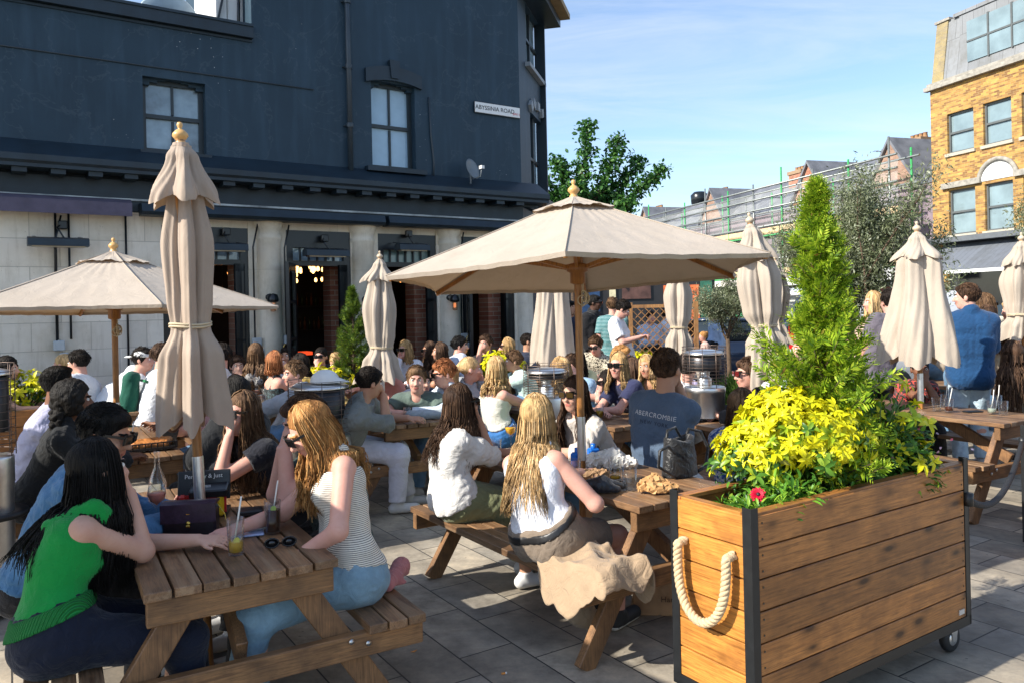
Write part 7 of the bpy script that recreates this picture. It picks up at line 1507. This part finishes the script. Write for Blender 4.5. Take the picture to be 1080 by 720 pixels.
for px,py,l in((609,492,'left blue lidded bottle by the umbrella pole'),(626,487,'right blue lidded bottle by the umbrella pole')):
    t=empty('blue_bottle',tuple(gz(px,py,.742)),.4,l,'bottle'); mb=MB(); BL=pm('blue plastic',(.01,.13,.52),.25,var=.1); mb.box((0,0,.045),(.075,.05,.09),BL,None,.012); mb.build('bottle',t); mb=MB(); mb.lathe([(.016,.09),(.016,.115),(.0001,.117)],BL,n=12); mb.build('cap',t)
goblet(gz(539,473,.742),'stemmed glass with orange drink in front of the brunette',liquid((.85,.42,.03),'orange'),h=.17); tumbler(gz(523,478,.742),'clear water tumbler in front of the brunette',.095,.04,liquid((.55,.6,.6),'water'),.3)
drape('tissue','crumpled pale blue napkin on the middle table','napkin',tuple(gz(560,478,.742)),lambda u,v:((u-.5)*.14,(v-.5)*.10,.03+.02*math.sin(u*11+v*7)+.012*math.sin(v*19)),pm('pale blue tissue',(.45,.58,.68),.7),20,20,.002)
# ---- table 3
goblet(TP(T3,-.02,-.33),'orange spritz in a stemmed glass',liquid((.85,.20,.01),'spritz'),h=.20); tumbler(TP(T3,-.05,-.62),'empty stemmed tumbler near the man in grey',.11,.035); tumbler(TP(T3,.20,-.35),'low clear tumbler before the man in green',.085,.042,liquid((.55,.58,.58),'water'),.3)
blob('folded_jacket','folded pale grey jacket on the table by the spritz','jacket',tuple(TP(T3,.12,-.70,.742)),[((-.16,0,.035),(.26,.06,.04),.045,.045),((-.10,.05,.03),(.2,.12,.04),.04,.04)],clothmat(('grey jersey',(.33,.37,.40))),.008,.012,30,8)
# ---- table 4
t=empty('cutlery_tub',tuple(TP(T4,-.14,-.28)),0,'blue topped grey tub on the table at left','tub'); mb=MB(); mb.box((0,0,.05),(.12,.09,.10),pm('grey tub',(.18,.20,.22),.4),None,.01); mb.box((0,0,.105),(.10,.07,.02),pm('blue lid',(.02,.22,.5),.4),None,.008); mb.build('tub_body',t)
t=empty('bottle_pair',tuple(TP(T4,-.02,-.05)),0,'red and yellow sauce bottles by the left umbrella pole','sauce bottle'); 
for k,c in enumerate(((.6,.03,.02),(.8,.5,.02))): mb=MB(); mb.lathe([(.0001,0),(.022,0),(.022,.10),(.010,.125),(.004,.15),(.0001,.15)],pm('squeeze %d'%k,c,.35),(k*.05,0,0),12); mb.build('squeeze_bottle',t)
t=empty('menu_board',tuple(TP(T4,-.25,-.55)),rad(10),'black menu folder standing on the left table','menu'); mb=MB(); mb.box((0,0,.06),(.19,.05,.12),BLKM,None,.004); mb.build('folder',t)
t=empty('menu_board',tuple(TP(T4,-.30,.1)),rad(12),'tall black slatted menu behind the curly haired woman','menu'); mb=MB(); mb.box((0,0,.11),(.12,.012,.22),BLKM,None,.004)
for k in range(7): mb.box((0,-.008,.03+.026*k),(.09,.002,.006),pm('menu print',(.25,.25,.26),.5))
mb.build('folder',t)
tumbler(TP(T4,.05,-.42),'glass with lime and straw on the left table',.12,.036,liquid((.5,.55,.45),'gin'),.4,.012,pm('lime',(.45,.6,.08),.4))
t=empty('food_basket',tuple(TP(T4,.16,-.52)),rad(32),'dark basket of pizza slices at the table edge','basket'); mb=MB(); mb.box((0,0,.02),(.34,.22,.012),BLKM)
for k in range(9): mb.box((-.16+.04*k,-.11,.04),(.008,.006,.04),BLKM); mb.box((-.16+.04*k,.11,.04),(.008,.006,.04),BLKM)
for y in(-.11,.11): mb.box((0,y,.06),(.34,.008,.008),BLKM)
for x in(-.17,.17): mb.box((x,0,.04),(.008,.22,.045),BLKM)
mb.build('basket_frame',t); PZ=pm('pizza',(.50,.19,.05),.5,var=.6,vs=50,bs=.6,bsc=70)
blob('pizza_slices',None,None,(0,0,0),[((-.12,0,.04),(.12,.02,.045),.04,.04),((-.1,-.04,.04),(.1,-.05,.04),.03,.03)],PZ,.006,.008,60,5,parent=t)
# ---- table 5 and the right
for k,(px,py,dr,stw,l) in enumerate(((988,433,None,None,'empty tumbler at the left end of the right table'),(1001,434,liquid((.12,.03,.015),'dark soda'),.02,'dark red drink with straw on the right table'),(997,429,None,.01,'clear tumbler with white straw behind the dark red drink'),(1046,436,liquid((.5,.52,.5),'gin'),.012,'left tumbler of the printed pair with straw'),(1058,437,None,None,'right tumbler of the printed pair'),(1052,430,None,.01,'rear tumbler with lime behind the printed pair'))):
    tumbler(gz(px,py,.742),l,.115,.038,dr,.4,stw)
t=empty('phone',tuple(gz(1026,434,.742)),rad(10),'dark phone lying on the right table','phone'); mb=MB(); mb.box((0,0,.005),(.15,.075,.009),BLKM,None,.003); mb.build('phone_body',t)
# tables at the back: a few glasses so that they read as used
rg=random.Random(8); names=['glass of golden beer','empty clear tumbler','glass of pale clear drink']
for T,wh in((T14,'busy table behind the cage heater'),(T9,'table of the man in black'),(T10,'table behind the folded umbrella'),(T11,'table by the stone column'),(T12,'table by the pale wall'),(T7,'leopard shirt table'),(T6,'heater side table'),(T13,'far right table')):
    for k in range(3):
        tumbler(TP(T,rg.uniform(-.2,.2),-.5+.5*k+rg.uniform(-.1,.1)),'%s, %s of %s'%(names[k],('near end','middle','far end')[k],wh),.13,.038,[liquid((.62,.34,.02),'beer'),None,liquid((.5,.52,.5),'gin')][k],.5)
# litter
for px,py,l in((529,711,'cigarette butt on the slabs in front'),(433,688,'small orange leaf scrap on the slabs')):
    p=gz(px,py,0); t=empty('cigarette_butt' if px>500 else 'leaf_scrap',tuple(p),.3,l,'litter'); mb=MB()
    if px>500: mb.tube([(0,0,.005),(.018,0,.005)],.005,pm('butt tip',(.7,.28,.06),.7),8); mb.tube([(.018,0,.005),(.026,0,.005)],.005,WHITE,8)
    else: mb.prism([(0,0,.004),(.02,.004,.006),(.034,0,.010),(.018,-.010,.005)],(0,0,.002),pm('butt tip',(.7,.28,.06),.7))
    mb.build('litter_piece',t)
# black leather jacket over the bench of the woman in navy
blob('leather_jacket','black leather jacket slung behind the man in blue T-shirt','jacket',(1.22,6.35,.45),[((-.10,0,.10),(.0,.06,.48),.11,.10),((0,0,.1),(.14,0,.36),.10,.09)],clothmat(('black leather',(.012,.013,.015),'leather')),.010,.016,22,4)
# orange bucket of cleaning cloths? -> none in view
# ================================================================ the people
G1='drinkers at the front left table';W_=(.78,.78,.80)
def B(T,side,t,o=.59): 
    p=TP(T,side*o,t,0); return (p.x,p.y)
J=('jeans',('blue denim',(.10,.19,.30),'denim')); JD=('jeans',('dark denim',(.007,.011,.026))); BT=('trousers',('black trousers',(.012,.012,.014))); CH=('trousers',('stone chinos',(.42,.37,.30)))
P=person
# --- front left table
P('woman in green knitted vest with long black hair, back to camera',(-1.67,2.86),(102,464,3.0),28,face=52,skin='fair',top=('vest',('green knit',(.005,.27,.045),'knit'),{'hem':.06,'rib':1}),bot=JD,hair=('long','black',.005),L='table',R='chin',vox=.0065,s=.97,hairlen=.35)
P('man in blue denim jacket with glasses behind the green vest',(-2.07,3.38),(118,431,3.42),22,face=2,sex='m',skin='tan',top=('jacket',('denim jacket',(.06,.16,.30),'denim')),bot=BT,hair=('short','black'),L='table',R='table',vox=.0075,glasses='clear',pitch=15)
gi=P('strawberry blonde woman in striped tank top and jeans',(-.74,3.42),(314,430,3.42),206,face=212,skin='pink',top=('tank',('cream stripes',(.76,.72,.62),'stripe',(.10,.09,.08)),{'hem':.03,'inf':.017}),bot=('jeans',('washed denim',(.17,.28,.36),'denim')),hair=('long','ginger',.009),L='lap',R='table',vox=.0065,pitch=30,s=.98,hairlen=.26,glasses='dark',shoe=(.25,.10,.10))
P('man in dark green T-shirt with hands clasped at his mouth',B(T1,1,-.06),(313,421,3.85),213,face=214,sex='m',skin='pink',top=('tee',('bottle green tee',(.018,.035,.030))),bot=BT,hair=('short','brown'),L='mouth',R='mouth',vox=.0075,pitch=18)
P('woman in square black sunglasses resting chin on hand',B(T1,1,.56),(256,414,4.2),226,face=243,skin='pink',top=('tee',('black top',(.012,.013,.02)),{'slv':.35}),bot=BT,hair=('long','mid',.010),L='chin',R='table',vox=.0075,glasses='dark',hairlen=.34)
# --- middle table
bl=P('blonde woman in white tank top with belt, back to camera',B(T2,-1,-.50),(566,417,4.0),48,face=66,skin='pink',top=('tank',('white ribbed tank',(.74,.75,.80)),{'hem':.07}),bot=('shorts',('taupe shorts',(.20,.155,.115)),{'waist':.12,'warp':.009,'belt':1}),hair=('long','blonde',.004),L='table',R='lap',vox=.0065,hairlen=.40,shoe=(.02,.02,.022),s=.98)
P('brunette in white lace blouse and olive skirt by the middle table',B(T2,-1,.46),(485,406,4.72),22,face=28,skin='tan',top=('shirt',('white lace',(.74,.72,.68)),{'slv':1.15,'puff':1,'inf':.018}),bot=('skirt',('olive satin',(.20,.215,.11)),{'len':1.72,'warp':.010}),hair=('long','brown',.010),L='table',R='chin',vox=.007,hairlen=.30,glasses='amber',shoe=(.6,.6,.6))
P('dark haired woman in round sunglasses behind the umbrella pole',B(T2,1,.46),(606,398,5.15),210,face=232,skin='fair',top=('shirt',('ivory top',(.66,.60,.54)),{'slv':1.3}),bot=J,hair=('long','brown',.009),L='table',R='table',vox=.0085,glasses='amber',hairlen=.40)
bt=P('man in slate blue T-shirt with lettering across his back',B(T2,1,-.02),(703,370,4.95),50,face=52,sex='m',skin='tan',top=('tee',('slate blue tee',(.085,.125,.19)),{'warp':.004}),bot=('shorts',('white shorts',(.70,.69,.66))),hair=('short','brown'),L='lap',R='chin',vox=.0075,tz=.74)
# lettering that follows the back
c=bt['sp'](.80)-bt['fct']*.128; M3=Matrix((Vector(bt['rc2']),Vector(bt['ut']),Vector(-bt['fct']))).transposed()
o=text('ABERCROMBIE',.041,(0,0,0),(0,0,0),pm('shirt print white',(.55,.56,.58),.8),bt['root'],'shirt_print',ext=.0006,sp=1.1); 
o2=text('NEW YORK',.033,(0,0,0),(0,0,0),pm('shirt print navy',(.02,.03,.06),.8),bt['root'],'shirt_print',ext=.0006,sp=1.2)
dgx=bpy.context.evaluated_depsgraph_get()
tops=[k for k in KIDS[bt['root'].name] if k.name.startswith('top')][0]
for ob,dz in((o,.0),(o2,-.05)):
    me=ob.data; cb=Vector(bt['sp'](.80)-bt['fct']*.30-bt['O'])
    for v in me.vertices:
        src=cb+M3@Vector((v.co.x,v.co.y+dz,0)); ok,hit,nn,_=tops.closest_point_on_mesh(src) if False else tops.ray_cast(src,Vector(bt['fct']))
        v.co=(hit if ok else src)+M3@Vector((0,0,.0015+v.co.z))
# --- table 3
P('man in grey overshirt and white shorts with hand to face',B(T3,-1,-.62),(392,389,6.45),10,face=38,sex='m',skin='tan',top=('shirt',('grey overshirt',(.19,.20,.185)),{'slv':1.25}),bot=('trousers',('pale lilac trousers',(.60,.60,.68))),hair=('short','dark'),L='table',R='mouth',vox=.009,pitch=10)
P('smiling young man in green T-shirt at the spritz table',(-.80,7.72),(439,387,7.05),-98,face=-85,sex='m',skin='pink',top=('tee',('sage green tee',(.10,.14,.12))),bot=CH,hair=('short','mid'),L='table',R='table',vox=.009,glasses=None)
P('bearded man in sunglasses looking left at the spritz table',B(T3,1,-.38),(466,381,7.15),205,face=205,sex='m',skin='pink',top=('shirt',('pale blue shirt',(.50,.58,.66))),bot=J,hair=('short','red'),L='table',R='table',vox=.010,glasses='dark',pitch=8)
# --- table 14
P('woman with blonde ponytail in grey jacket seen side on',B(T14,-1,1.0),(496,377,7.35),25,face=10,skin='pink',top=('jacket',('grey marl jacket',(.30,.32,.35)),{'inf':.018}),bot=J,hair=('pony','blonde'),L='chin',R='table',vox=.010)
P('blonde woman in cream cropped top and jeans, back to camera',B(T14,-1,.42),(524,377,7.1),40,face=52,skin='pink',top=('strap',('cream linen top',(.66,.63,.56)),{'hem':.13,'inf':.014}),bot=('jeans',('bright denim',(.03,.13,.34),'denim')),hair=('long','blonde',.006),L='table',R='table',vox=.0095,hairlen=.17)
P('woman in bright green print dress behind the cage heater',B(T14,-1,-.16),(592,378,6.55),35,face=40,skin='pink',top=('dress',('green print dress',(.12,.55,.24),'floral',(.62,.80,.66)),{'slv':.0}),bot=('skirt',('green print skirt',(.12,.55,.24),'floral',(.62,.80,.66)),{'len':1.5}),hair=('mid','blonde'),L='table',R='rest',vox=.011)
P('woman in navy T-shirt and black sunglasses, arms crossed on table',B(T14,1,-.34),(652,372,6.95),222,face=236,skin='pink',top=('tee',('navy tee',(.030,.034,.085)),{'slv':.6}),bot=('jeans',('sky denim',(.10,.24,.42),'denim')),hair=('mid','blonde',.004),L='cross',R='cross',vox=.009,glasses='dark',hairlen=.14)
P('laughing woman with sunglasses pushed up in her fair hair',(1.52,8.05),(681,375,7.9),215,face=232,skin='tan',top=('strap',('olive strap top',(.15,.14,.06))),bot=J,hair=('long','blonde',.005),L='table',R='table',vox=.0115,hairlen=.22,side=8)
P('red haired man in white shirt looking right in sunglasses',(1.12,8.75),(656,366,8.6),-30,face=-20,sex='m',skin='pink',top=('shirt',('white shirt',W_)),bot=J,hair=('short','ginger'),L='table',R='table',vox=.012,glasses='dark')
P('brown haired woman half hidden behind the laughing woman',(1.30,8.55),(668,379,8.4),200,face=200,skin='fair',top=('tee',('white top far',W_)),bot=J,hair=('long','brown'),vox=.0135)
P('man in leopard print shirt writing on his phone',(1.10,10.75),(627,356,10.4),-110,face=-118,sex='m',skin='pink',top=('shirt',('leopard print',(.55,.50,.38),'spots',(.03,.025,.02)),{'slv':.7}),bot=('shorts',('sand shorts',(.5,.42,.34))),hair=('short','mid'),L='table',R='table',vox=.012,glasses='dark',pitch=15)
# --- heater side table
P('man in red lensed sunglasses and dark jacket by the folded umbrella',(2.34,6.5),(789,379,6.3),180,face=190,sex='m',skin='pink',top=('jacket',('charcoal jacket',(.018,.018,.02))),bot=BT,hair=('short','brown'),L='table',R='table',vox=.0095,glasses='red')
P('woman in blue and white print dress, back to camera by the planter',(1.52,5.15),(784,411,5.1),55,face=12,skin='fair',top=('dress',('blue white print',(.62,.66,.74),'floral',(.04,.11,.40)),{'slv':.9,'inf':.02}),bot=('skirt',('blue print skirt',(.62,.66,.74),'floral',(.04,.11,.40)),{'len':1.6}),hair=('mid','mid',.004),L='table',R='table',vox=.0085,glasses='dark',hairlen=.08)
P('person in white T-shirt behind the steel heater, back to camera',(1.50,7.5),(725,375,7.3),60,face=60,sex='m',skin='pink',top=('tee',('white tee plain',(.75,.75,.76))),bot=CH,hair=('short','dark'),vox=.0115)
P('person in pale blue shirt beside the tall conifer',(3.0,7.5),(846,356,7.5),195,face=185,skin='pink',top=('shirt',('pale aqua shirt',(.55,.66,.70))),bot=CH,hair=('bun','red'),L='chin',R='table',vox=.0115)
P('man with sunglasses behind the slate blue T-shirt',(1.45,9.1),(697,372,9.0),215,face=215,sex='m',skin='pink',top=('tee',('grey tee far',(.45,.45,.48))),bot=J,hair=('short','dark'),vox=.0135,glasses='dark')
# --- left side
P('man with flat top haircut in lilac T-shirt at the left table',B(T4,-1,-.12),(62,387,5.45),20,face=28,sex='m',skin='brown',top=('tee',('lilac tee',(.46,.46,.62))),bot=BT,hair=('flat','black'),L='table',R='table',vox=.0085)
P('woman with big curly black hair in a black jacket',(-3.05,4.95),(78,404,4.95),25,face=25,skin='brown',top=('jacket',('black soft jacket',(.010,.011,.012))),bot=BT,hair=('curly','black'),L='table',R='table',vox=.0080)
P('person with dark hair bending over the left table',(-2.55,6.75),(180,398,6.6),215,face=222,skin='brown',sex='f',top=('tee',('pale pink tee',(.62,.34,.33))),bot=J,hair=('bun','black'),L='cross',R='cross',vox=.010,pitch=35)
P('woman in black coat with long black hair behind the folded umbrella',(-1.95,5.35),(247,398,5.4),150,face=190,skin='brown',top=('coat',('black padded coat',(.012,.013,.015)),{'inf':.05}),bot=BT,hair=('long','black',.006),L='lap',R='lap',vox=.010,hairlen=.3)
P('man in white T-shirt with blue back print by the pale wall',(-4.55,8.15),(81,371,8.3),172,face=176,sex='m',skin='pink',top=('tee',('white tee print',(.72,.73,.76))),bot=BT,hair=('short','dark'),L='chin',R='table',vox=.011,pitch=6)
P('blonde woman with hand at her mouth behind the man in white',(-4.75,8.75),(66,374,8.75),176,face=180,skin='pink',top=('tee',('black white stripe',(.6,.6,.6),'wide',(.02,.02,.02))),bot=BT,hair=('bun','blonde'),L='mouth',R='table',vox=.0125)
P('dark haired person cut by the left edge behind the yellow shrub',(-5.35,8.1),(8,378,8.1),10,face=10,skin='fair',top=('tee',('dark plum tee',(.08,.03,.05))),bot=BT,hair=('curly','dark'),vox=.0135)
P('man in a white cap and green trimmed shirt, seen from behind',B(T12,-1,-.15),(151,368,8.4),60,face=0,sex='m',skin='pink',top=('tee',('white green shirt',(.76,.77,.78))),bot=BT,hair=('short','dark'),vox=.0115,hat=(('white cap far',(.7,.7,.68)),'back'))
fb=P('man in white football shirt with green bars and grey shorts',(-3.78,8.05),(172,364,8.15),35,face=20,sex='m',skin='pink',top=('tee',('white football shirt',(.76,.77,.79))),bot=('shorts',('charcoal shorts',(.035,.035,.04))),hair=('short','brown'),vox=.0105)
for q in(-1,1):
    mb=MB(); c=fb['sp'](.80)-fb['fct']*.135+fb['rc2']*q*.075-fb['O']; mb.box(Vector(c),(.10,.03,.026),pm('green bar',(.01,.16,.06),.7),Matrix((Vector(fb['rc2']),Vector(fb['fct']),Vector(fb['ut']))).transposed(),.004); mb.build('green_bar',fb['root'])
blob('green_jacket','dark green jacket hung between the two football shirts','jacket',(-3.98,8.0,.45),[((0,0,.1),(.06,.03,.62),.10,.08)],clothmat(('dark green jacket',(.008,.085,.055))),.012,.014,20,3)
P('man in white shirt with black collar near the first doorway',B(T11,-1,.35),(233,364,8.55),170,face=150,sex='m',skin='pink',top=('tee',('white sport shirt',(.74,.75,.78))),bot=BT,hair=('short','dark'),vox=.012)
P('woman with long brown hair in grey patterned dress, back to camera',B(T11,1,.30),(270,363,9.0),120,face=95,skin='pink',top=('dress',('grey snake print',(.30,.29,.28),'spots',(.05,.05,.055)),{'slv':.5}),bot=('skirt',('grey snake skirt',(.30,.29,.28),'spots',(.05,.05,.055)),{'len':1.4}),hair=('long','mid',.008),vox=.011,hairlen=.34)
P('red haired woman in black floral strap top smiling right',(-2.42,8.15),(291,371,8.15),40,face=10,skin='pink',top=('strap',('black floral',(.014,.02,.022),'floral',(.05,.09,.10))),bot=BT,hair=('bob','red',.004),vox=.010,hairlen=.05)
P('woman with dark hair and hand to face behind the yellow flowers',(-2.30,10.15),(338,367,10.0),-80,face=-95,skin='pink',top=('tee',('dark tee far',(.03,.03,.035))),bot=BT,hair=('bun','dark'),L='chin',R='chin',vox=.0125,glasses='dark')
P('blonde woman with head lowered beside the small conifer',(-2.12,9.85),(352,374,9.6),200,face=215,skin='pink',top=('tee',('cream tee far',(.55,.5,.42))),bot=BT,hair=('mid','blonde'),vox=.0135,pitch=25)
# --- along the pub front
P('blonde woman in white shirt and sunglasses with hand on chin',(-1.25,10.2),(427,360,10.0),-105,face=-120,skin='pink',top=('shirt',('white linen shirt',(.74,.75,.80))),bot=J,hair=('bob','blonde',.004),L='table',R='chin',vox=.0115,glasses='dark')
P('woman in sunglasses holding up a red phone',(-.90,10.35),(453,361,10.2),190,face=200,skin='tan',top=('strap',('black strap far',(.02,.02,.022))),bot=BT,hair=('long','brown'),L='hold',R='hold',vox=.012,glasses='dark')
P('bare shouldered brunette beside the woman with the red phone',(-.72,10.1),(464,362,10.0),195,face=200,skin='tan',top=('strap',('beige strap top',(.45,.33,.24))),bot=BT,hair=('long','brown'),L='table',R='table',vox=.012,hairlen=.25)
P('dark haired man in pale shirt looking right by the column',B(T9,-1,.15),(485,356,10.6),15,face=0,sex='m',skin='pink',top=('shirt',('pale shirt far',(.58,.62,.72))),bot=J,hair=('short','black'),vox=.0115)
P('man in black T-shirt resting his mouth on his fist',(-.32,11.1),(512,354,11.0),-95,face=-120,sex='m',skin='pink',top=('tee',('black tee far',(.014,.014,.016))),bot=BT,hair=('short','brown'),L='table',R='mouth',vox=.0115)
P('blonde woman in green top and sunglasses looking left',(.02,10.95),(535,357,10.8),200,face=190,skin='pink',top=('dress',('emerald top',(.02,.28,.08),'floral',(.3,.5,.2)),{'slv':.4}),bot=J,hair=('long','blonde'),L='mouth',R='table',vox=.012,glasses='dark',hairlen=.2)
P('man in navy T-shirt and glasses looking right near the last doorway',(.28,11.5),(557,352,11.4),-5,face=0,sex='m',skin='tan',top=('tee',('navy tee far',(.018,.025,.05))),bot=J,hair=('crop','dark'),vox=.0125,glasses='dark')
# --- standing, middle distance
P('doorman in black suit and sunglasses looking right',(1.28,12.4),(627,312,12.4),-40,face=-20,sex='m',skin='dark',stand=True,top=('coat',('black suit',(.010,.010,.012))),bot=BT,hair=('short','black'),L='down',R='down',vox=.0135,glasses='dark')
P('man in teal and white striped T-shirt, back to camera',(1.55,12.1),(646,315,12.1),80,face=75,sex='m',skin='pink',stand=True,top=('tee',('teal stripes',(.012,.13,.14),'wide',(.45,.6,.6)),{'slv':.7}),bot=BT,hair=('short','mid'),L='down',R='hold',vox=.0125)
P('man in plain white T-shirt looking down at his phone',(1.62,11.1),(661,319,11.1),-20,face=-10,sex='m',skin='pink',stand=True,top=('tee',('white tee standing',(.76,.76,.78)),{'slv':.75}),bot=BT,hair=('short','dark'),L='hold',R='hold',vox=.0125,pitch=30)
P('bearded man in dark top left of the doorman',(.98,13.4),(602,318,13.4),-60,face=-50,sex='m',skin='tan',stand=True,top=('tee',('dark blue top far',(.02,.025,.05))),bot=BT,hair=('short','dark'),vox=.015,L='down',R='down')
for k,(x,y,tp,l) in enumerate(((686,328,'pale blue shirt man behind the left of the trellis',0),(704,325,'white shirt man behind the middle of the trellis',0),(722,331,'dark haired person behind the right of the trellis',0))):
    D=14.2+.4*k; p=at(x,y,D); P(tp,(p.x,D),(x,y,D),-70+60*k,sex='m',skin=('pink','tan','brown')[k],stand=True,top=('shirt',('trellis shirt %d'%k,[(.5,.6,.75),(.75,.76,.78),(.35,.42,.6)][k])),bot=BT,hair=('short','dark'),vox=.0155,L='down',R='hold')
P('grey haired man in light blue shirt by the parked car',(at(752,330,15).x,15.0),(752,325,15.0),190,face=185,sex='m',skin='pink',stand=True,top=('shirt',('light blue shirt car',(.42,.55,.75))),bot=BT,hair=('short','dark'),L='down',R='down',vox=.0145)
P('long haired woman holding a drink by the parked car',(at(728,340,14.4).x,14.4),(729,339,14.4),180,face=170,skin='pink',stand=True,top=('tank',('blue vest far',(.35,.45,.6))),bot=J,hair=('long','brown'),L='hold',R='down',vox=.0145,s=.86)
P('ginger child in front of the couple by the car',(at(741,352,14.0).x,14.0),(741,350,14.0),170,face=190,skin='pink',stand=True,top=('tee',('peach tee',(.6,.4,.35))),bot=J,hair=('bun','ginger'),L='down',R='down',vox=.0145,s=.74)
# --- right side
P('man in blue linen shirt and pale jeans standing with back to camera',(4.52,7.75),(1019,301,7.75),75,face=140,sex='m',skin='pink',stand=True,top=('shirt',('blue linen',(.010,.055,.145)),{'hem':-.12,'warp':.009,'inf':.03}),bot=('jeans',('bleached denim',(.42,.54,.64),'denim')),hair=('short','brown'),L='hold',R='hold',vox=.0085,s=1.03)
P('man in grey polo shirt standing behind the right folded umbrella',(3.72,8.1),(938,307,8.1),100,face=95,sex='m',skin='pink',stand=True,top=('tee',('grey violet polo',(.13,.115,.14)),{'slv':.75,'hem':-.1}),bot=BT,hair=('short','dark'),L='pocket',R='hold',vox=.0105)
P('blonde woman facing left between the conifer and folded umbrella',(3.86,8.9),(921,309,8.9),175,face=180,skin='pink',stand=True,top=('tee',('peach top far',(.6,.42,.32))),bot=J,hair=('long','blonde'),L='hold',R='down',vox=.0125,s=.98)
P('smiling woman in red and black floral top with hands by her chin',(3.86,7.72),(970,377,7.45),-95,face=-100,skin='brown',top=('tee',('floral red black',(.03,.02,.022),'floral',(.55,.08,.06))),bot=BT,hair=('bun','black'),L='chin',R='chin',vox=.010)
P('long haired brunette with back to camera at the right edge',(5.05,7.35),(1068,361,7.2),60,face=85,skin='tan',top=('tee',('khaki top',(.28,.24,.18))),bot=J,hair=('long','brown',.008),L='table',R='table',vox=.0095,hairlen=.42)
P('woman in sunglasses looking right past the blue linen shirt',(5.05,9.4),(1040,311,9.2),10,face=0,skin='pink',stand=True,top=('tee',('tan top far',(.4,.33,.25))),bot=J,hair=('long','mid'),L='down',R='hold',vox=.0125,s=.98,glasses='dark')
P('brown haired woman in beige top behind the blue linen shirt',(4.95,8.7),(1041,323,8.6),120,face=100,skin='tan',stand=True,top=('shirt',('beige top',(.48,.40,.30))),bot=J,hair=('long','brown'),L='hold',R='down',vox=.012,s=.93)
P('person in grey lying coat low behind the right table',(4.3,8.2),(1020,440,7.6),100,face=95,skin='fair',top=('coat',('mauve grey coat',(.13,.11,.13))),bot=BT,hair=('mid','dark'),vox=.014) if False else None
blob('folded_jacket','mauve grey jacket on the bench behind the right table','jacket',(4.0,7.62,.45),[((-.2,0,.05),(.25,.05,.06),.07,.08),((-.1,.02,.12),(.12,.02,.12),.05,.05)],clothmat(('mauve grey coat',(.13,.11,.13))),.010,.014,20,3)
P('man in pale pink shirt leaning behind the cage heater',(.18,7.35),(566,371,7.75),215,face=225,sex='m',skin='pink',top=('shirt',('pale pink shirt',(.66,.50,.48))),bot=J,hair=('short','mid'),vox=.0125) if False else None
P('fair haired man in cream polo by the far right umbrella',(5.75,9.6),(1066,318,9.4),200,face=190,sex='m',skin='pink',stand=True,top=('tee',('cream polo',(.62,.56,.44))),bot=J,hair=('short','blonde'),vox=.0135,L='hold',R='down')
P('woman in mustard top seated between the doorway and the red haired woman',(-1.95,9.0),(316,374,9.0),170,face=190,skin='tan',top=('tee',('mustard top',(.50,.33,.07))),bot=J,hair=('bob','dark'),vox=.0125,L='table',R='chin')
P('man in light grey hoodie seated left of the small conifer planter',(-2.15,7.35),(310,382,7.6),215,face=215,sex='m',skin='pink',top=('jacket',('light grey hoodie',(.42,.43,.45))),bot=J,hair=('short','mid'),vox=.012)
P('man in sky blue T-shirt at the table between the folded umbrella and green dress',(1.05,8.6),(603,375,8.3),215,face=225,sex='m',skin='pink',top=('tee',('sky blue tee',(.30,.46,.62))),bot=J,hair=('short','brown'),vox=.0125)
for k,(px,py,D,az,sx,tn,tc_,hr,lb) in enumerate(((204,372,9.0,10,'f','white blouse back row',(.74,.74,.76),('long','blonde'),'fair woman in white blouse behind the tall folded umbrella'),(250,376,9.6,-60,'m','sky shirt back row',(.45,.58,.70),('short','brown'),'man in pale blue shirt by the first doorway'),(303,366,10.4,-100,'m','white shirt back row',(.76,.76,.77),('short','dark'),'man in crisp white shirt by the stone column'),
 (404,374,9.3,200,'f','coral top back row',(.62,.25,.2),('mid','brown'),'woman in coral top behind the man in grey overshirt'),(446,392,8.6,-60,'m','navy shirt middle row',(.04,.05,.09),('short','dark'),'man in dark navy shirt behind the smiling man in green'),(541,371,9.6,190,'m','mint shirt back row',(.50,.66,.60),('short','mid'),'man in mint shirt right of the blonde in cream'),
 (610,371,9.4,-110,'f','lemon top back row',(.72,.66,.35),('long','dark'),'woman in lemon top seated left of the leopard shirt'),(716,378,8.4,200,'f','lilac top middle row',(.5,.42,.6),('long','mid'),'woman in lilac top between the slate T-shirt and steel heater'),(828,384,8.6,-100,'m','white tee right row',(.74,.74,.75),('short','brown'),'man in white tee glimpsed left of the tall conifer'),(640,392,7.9,200,'f','white vest row',(.74,.72,.70),('bob','dark'),'dark bobbed woman in white vest behind the navy T-shirt'))):
    p=at(px,py,D); q=U(az); P(lb,(p.x-q.x*.16,D-q.y*.16),(px,py,D),az,sex=sx,skin=('pink','fair','tan')[k%3],top=('tee' if k%2 else 'shirt',(tn,tc_)),bot=J,hair=hr,vox=.0125,L=('table','chin')[k%2],R='table',glasses='dark' if k%3==0 else None,hairlen=.2)
S.view_settings.view_transform='Standard'; S.view_settings.look='None'; S.view_settings.gamma=1; S.view_settings.exposure=EXPO if 'EXPO' in globals() else 0.72
S.cycles.max_bounces=8; S.cycles.transparent_max_bounces=12; S.cycles.use_adaptive_sampling=True
print('SCRIPT TIME',time.time()-T0)
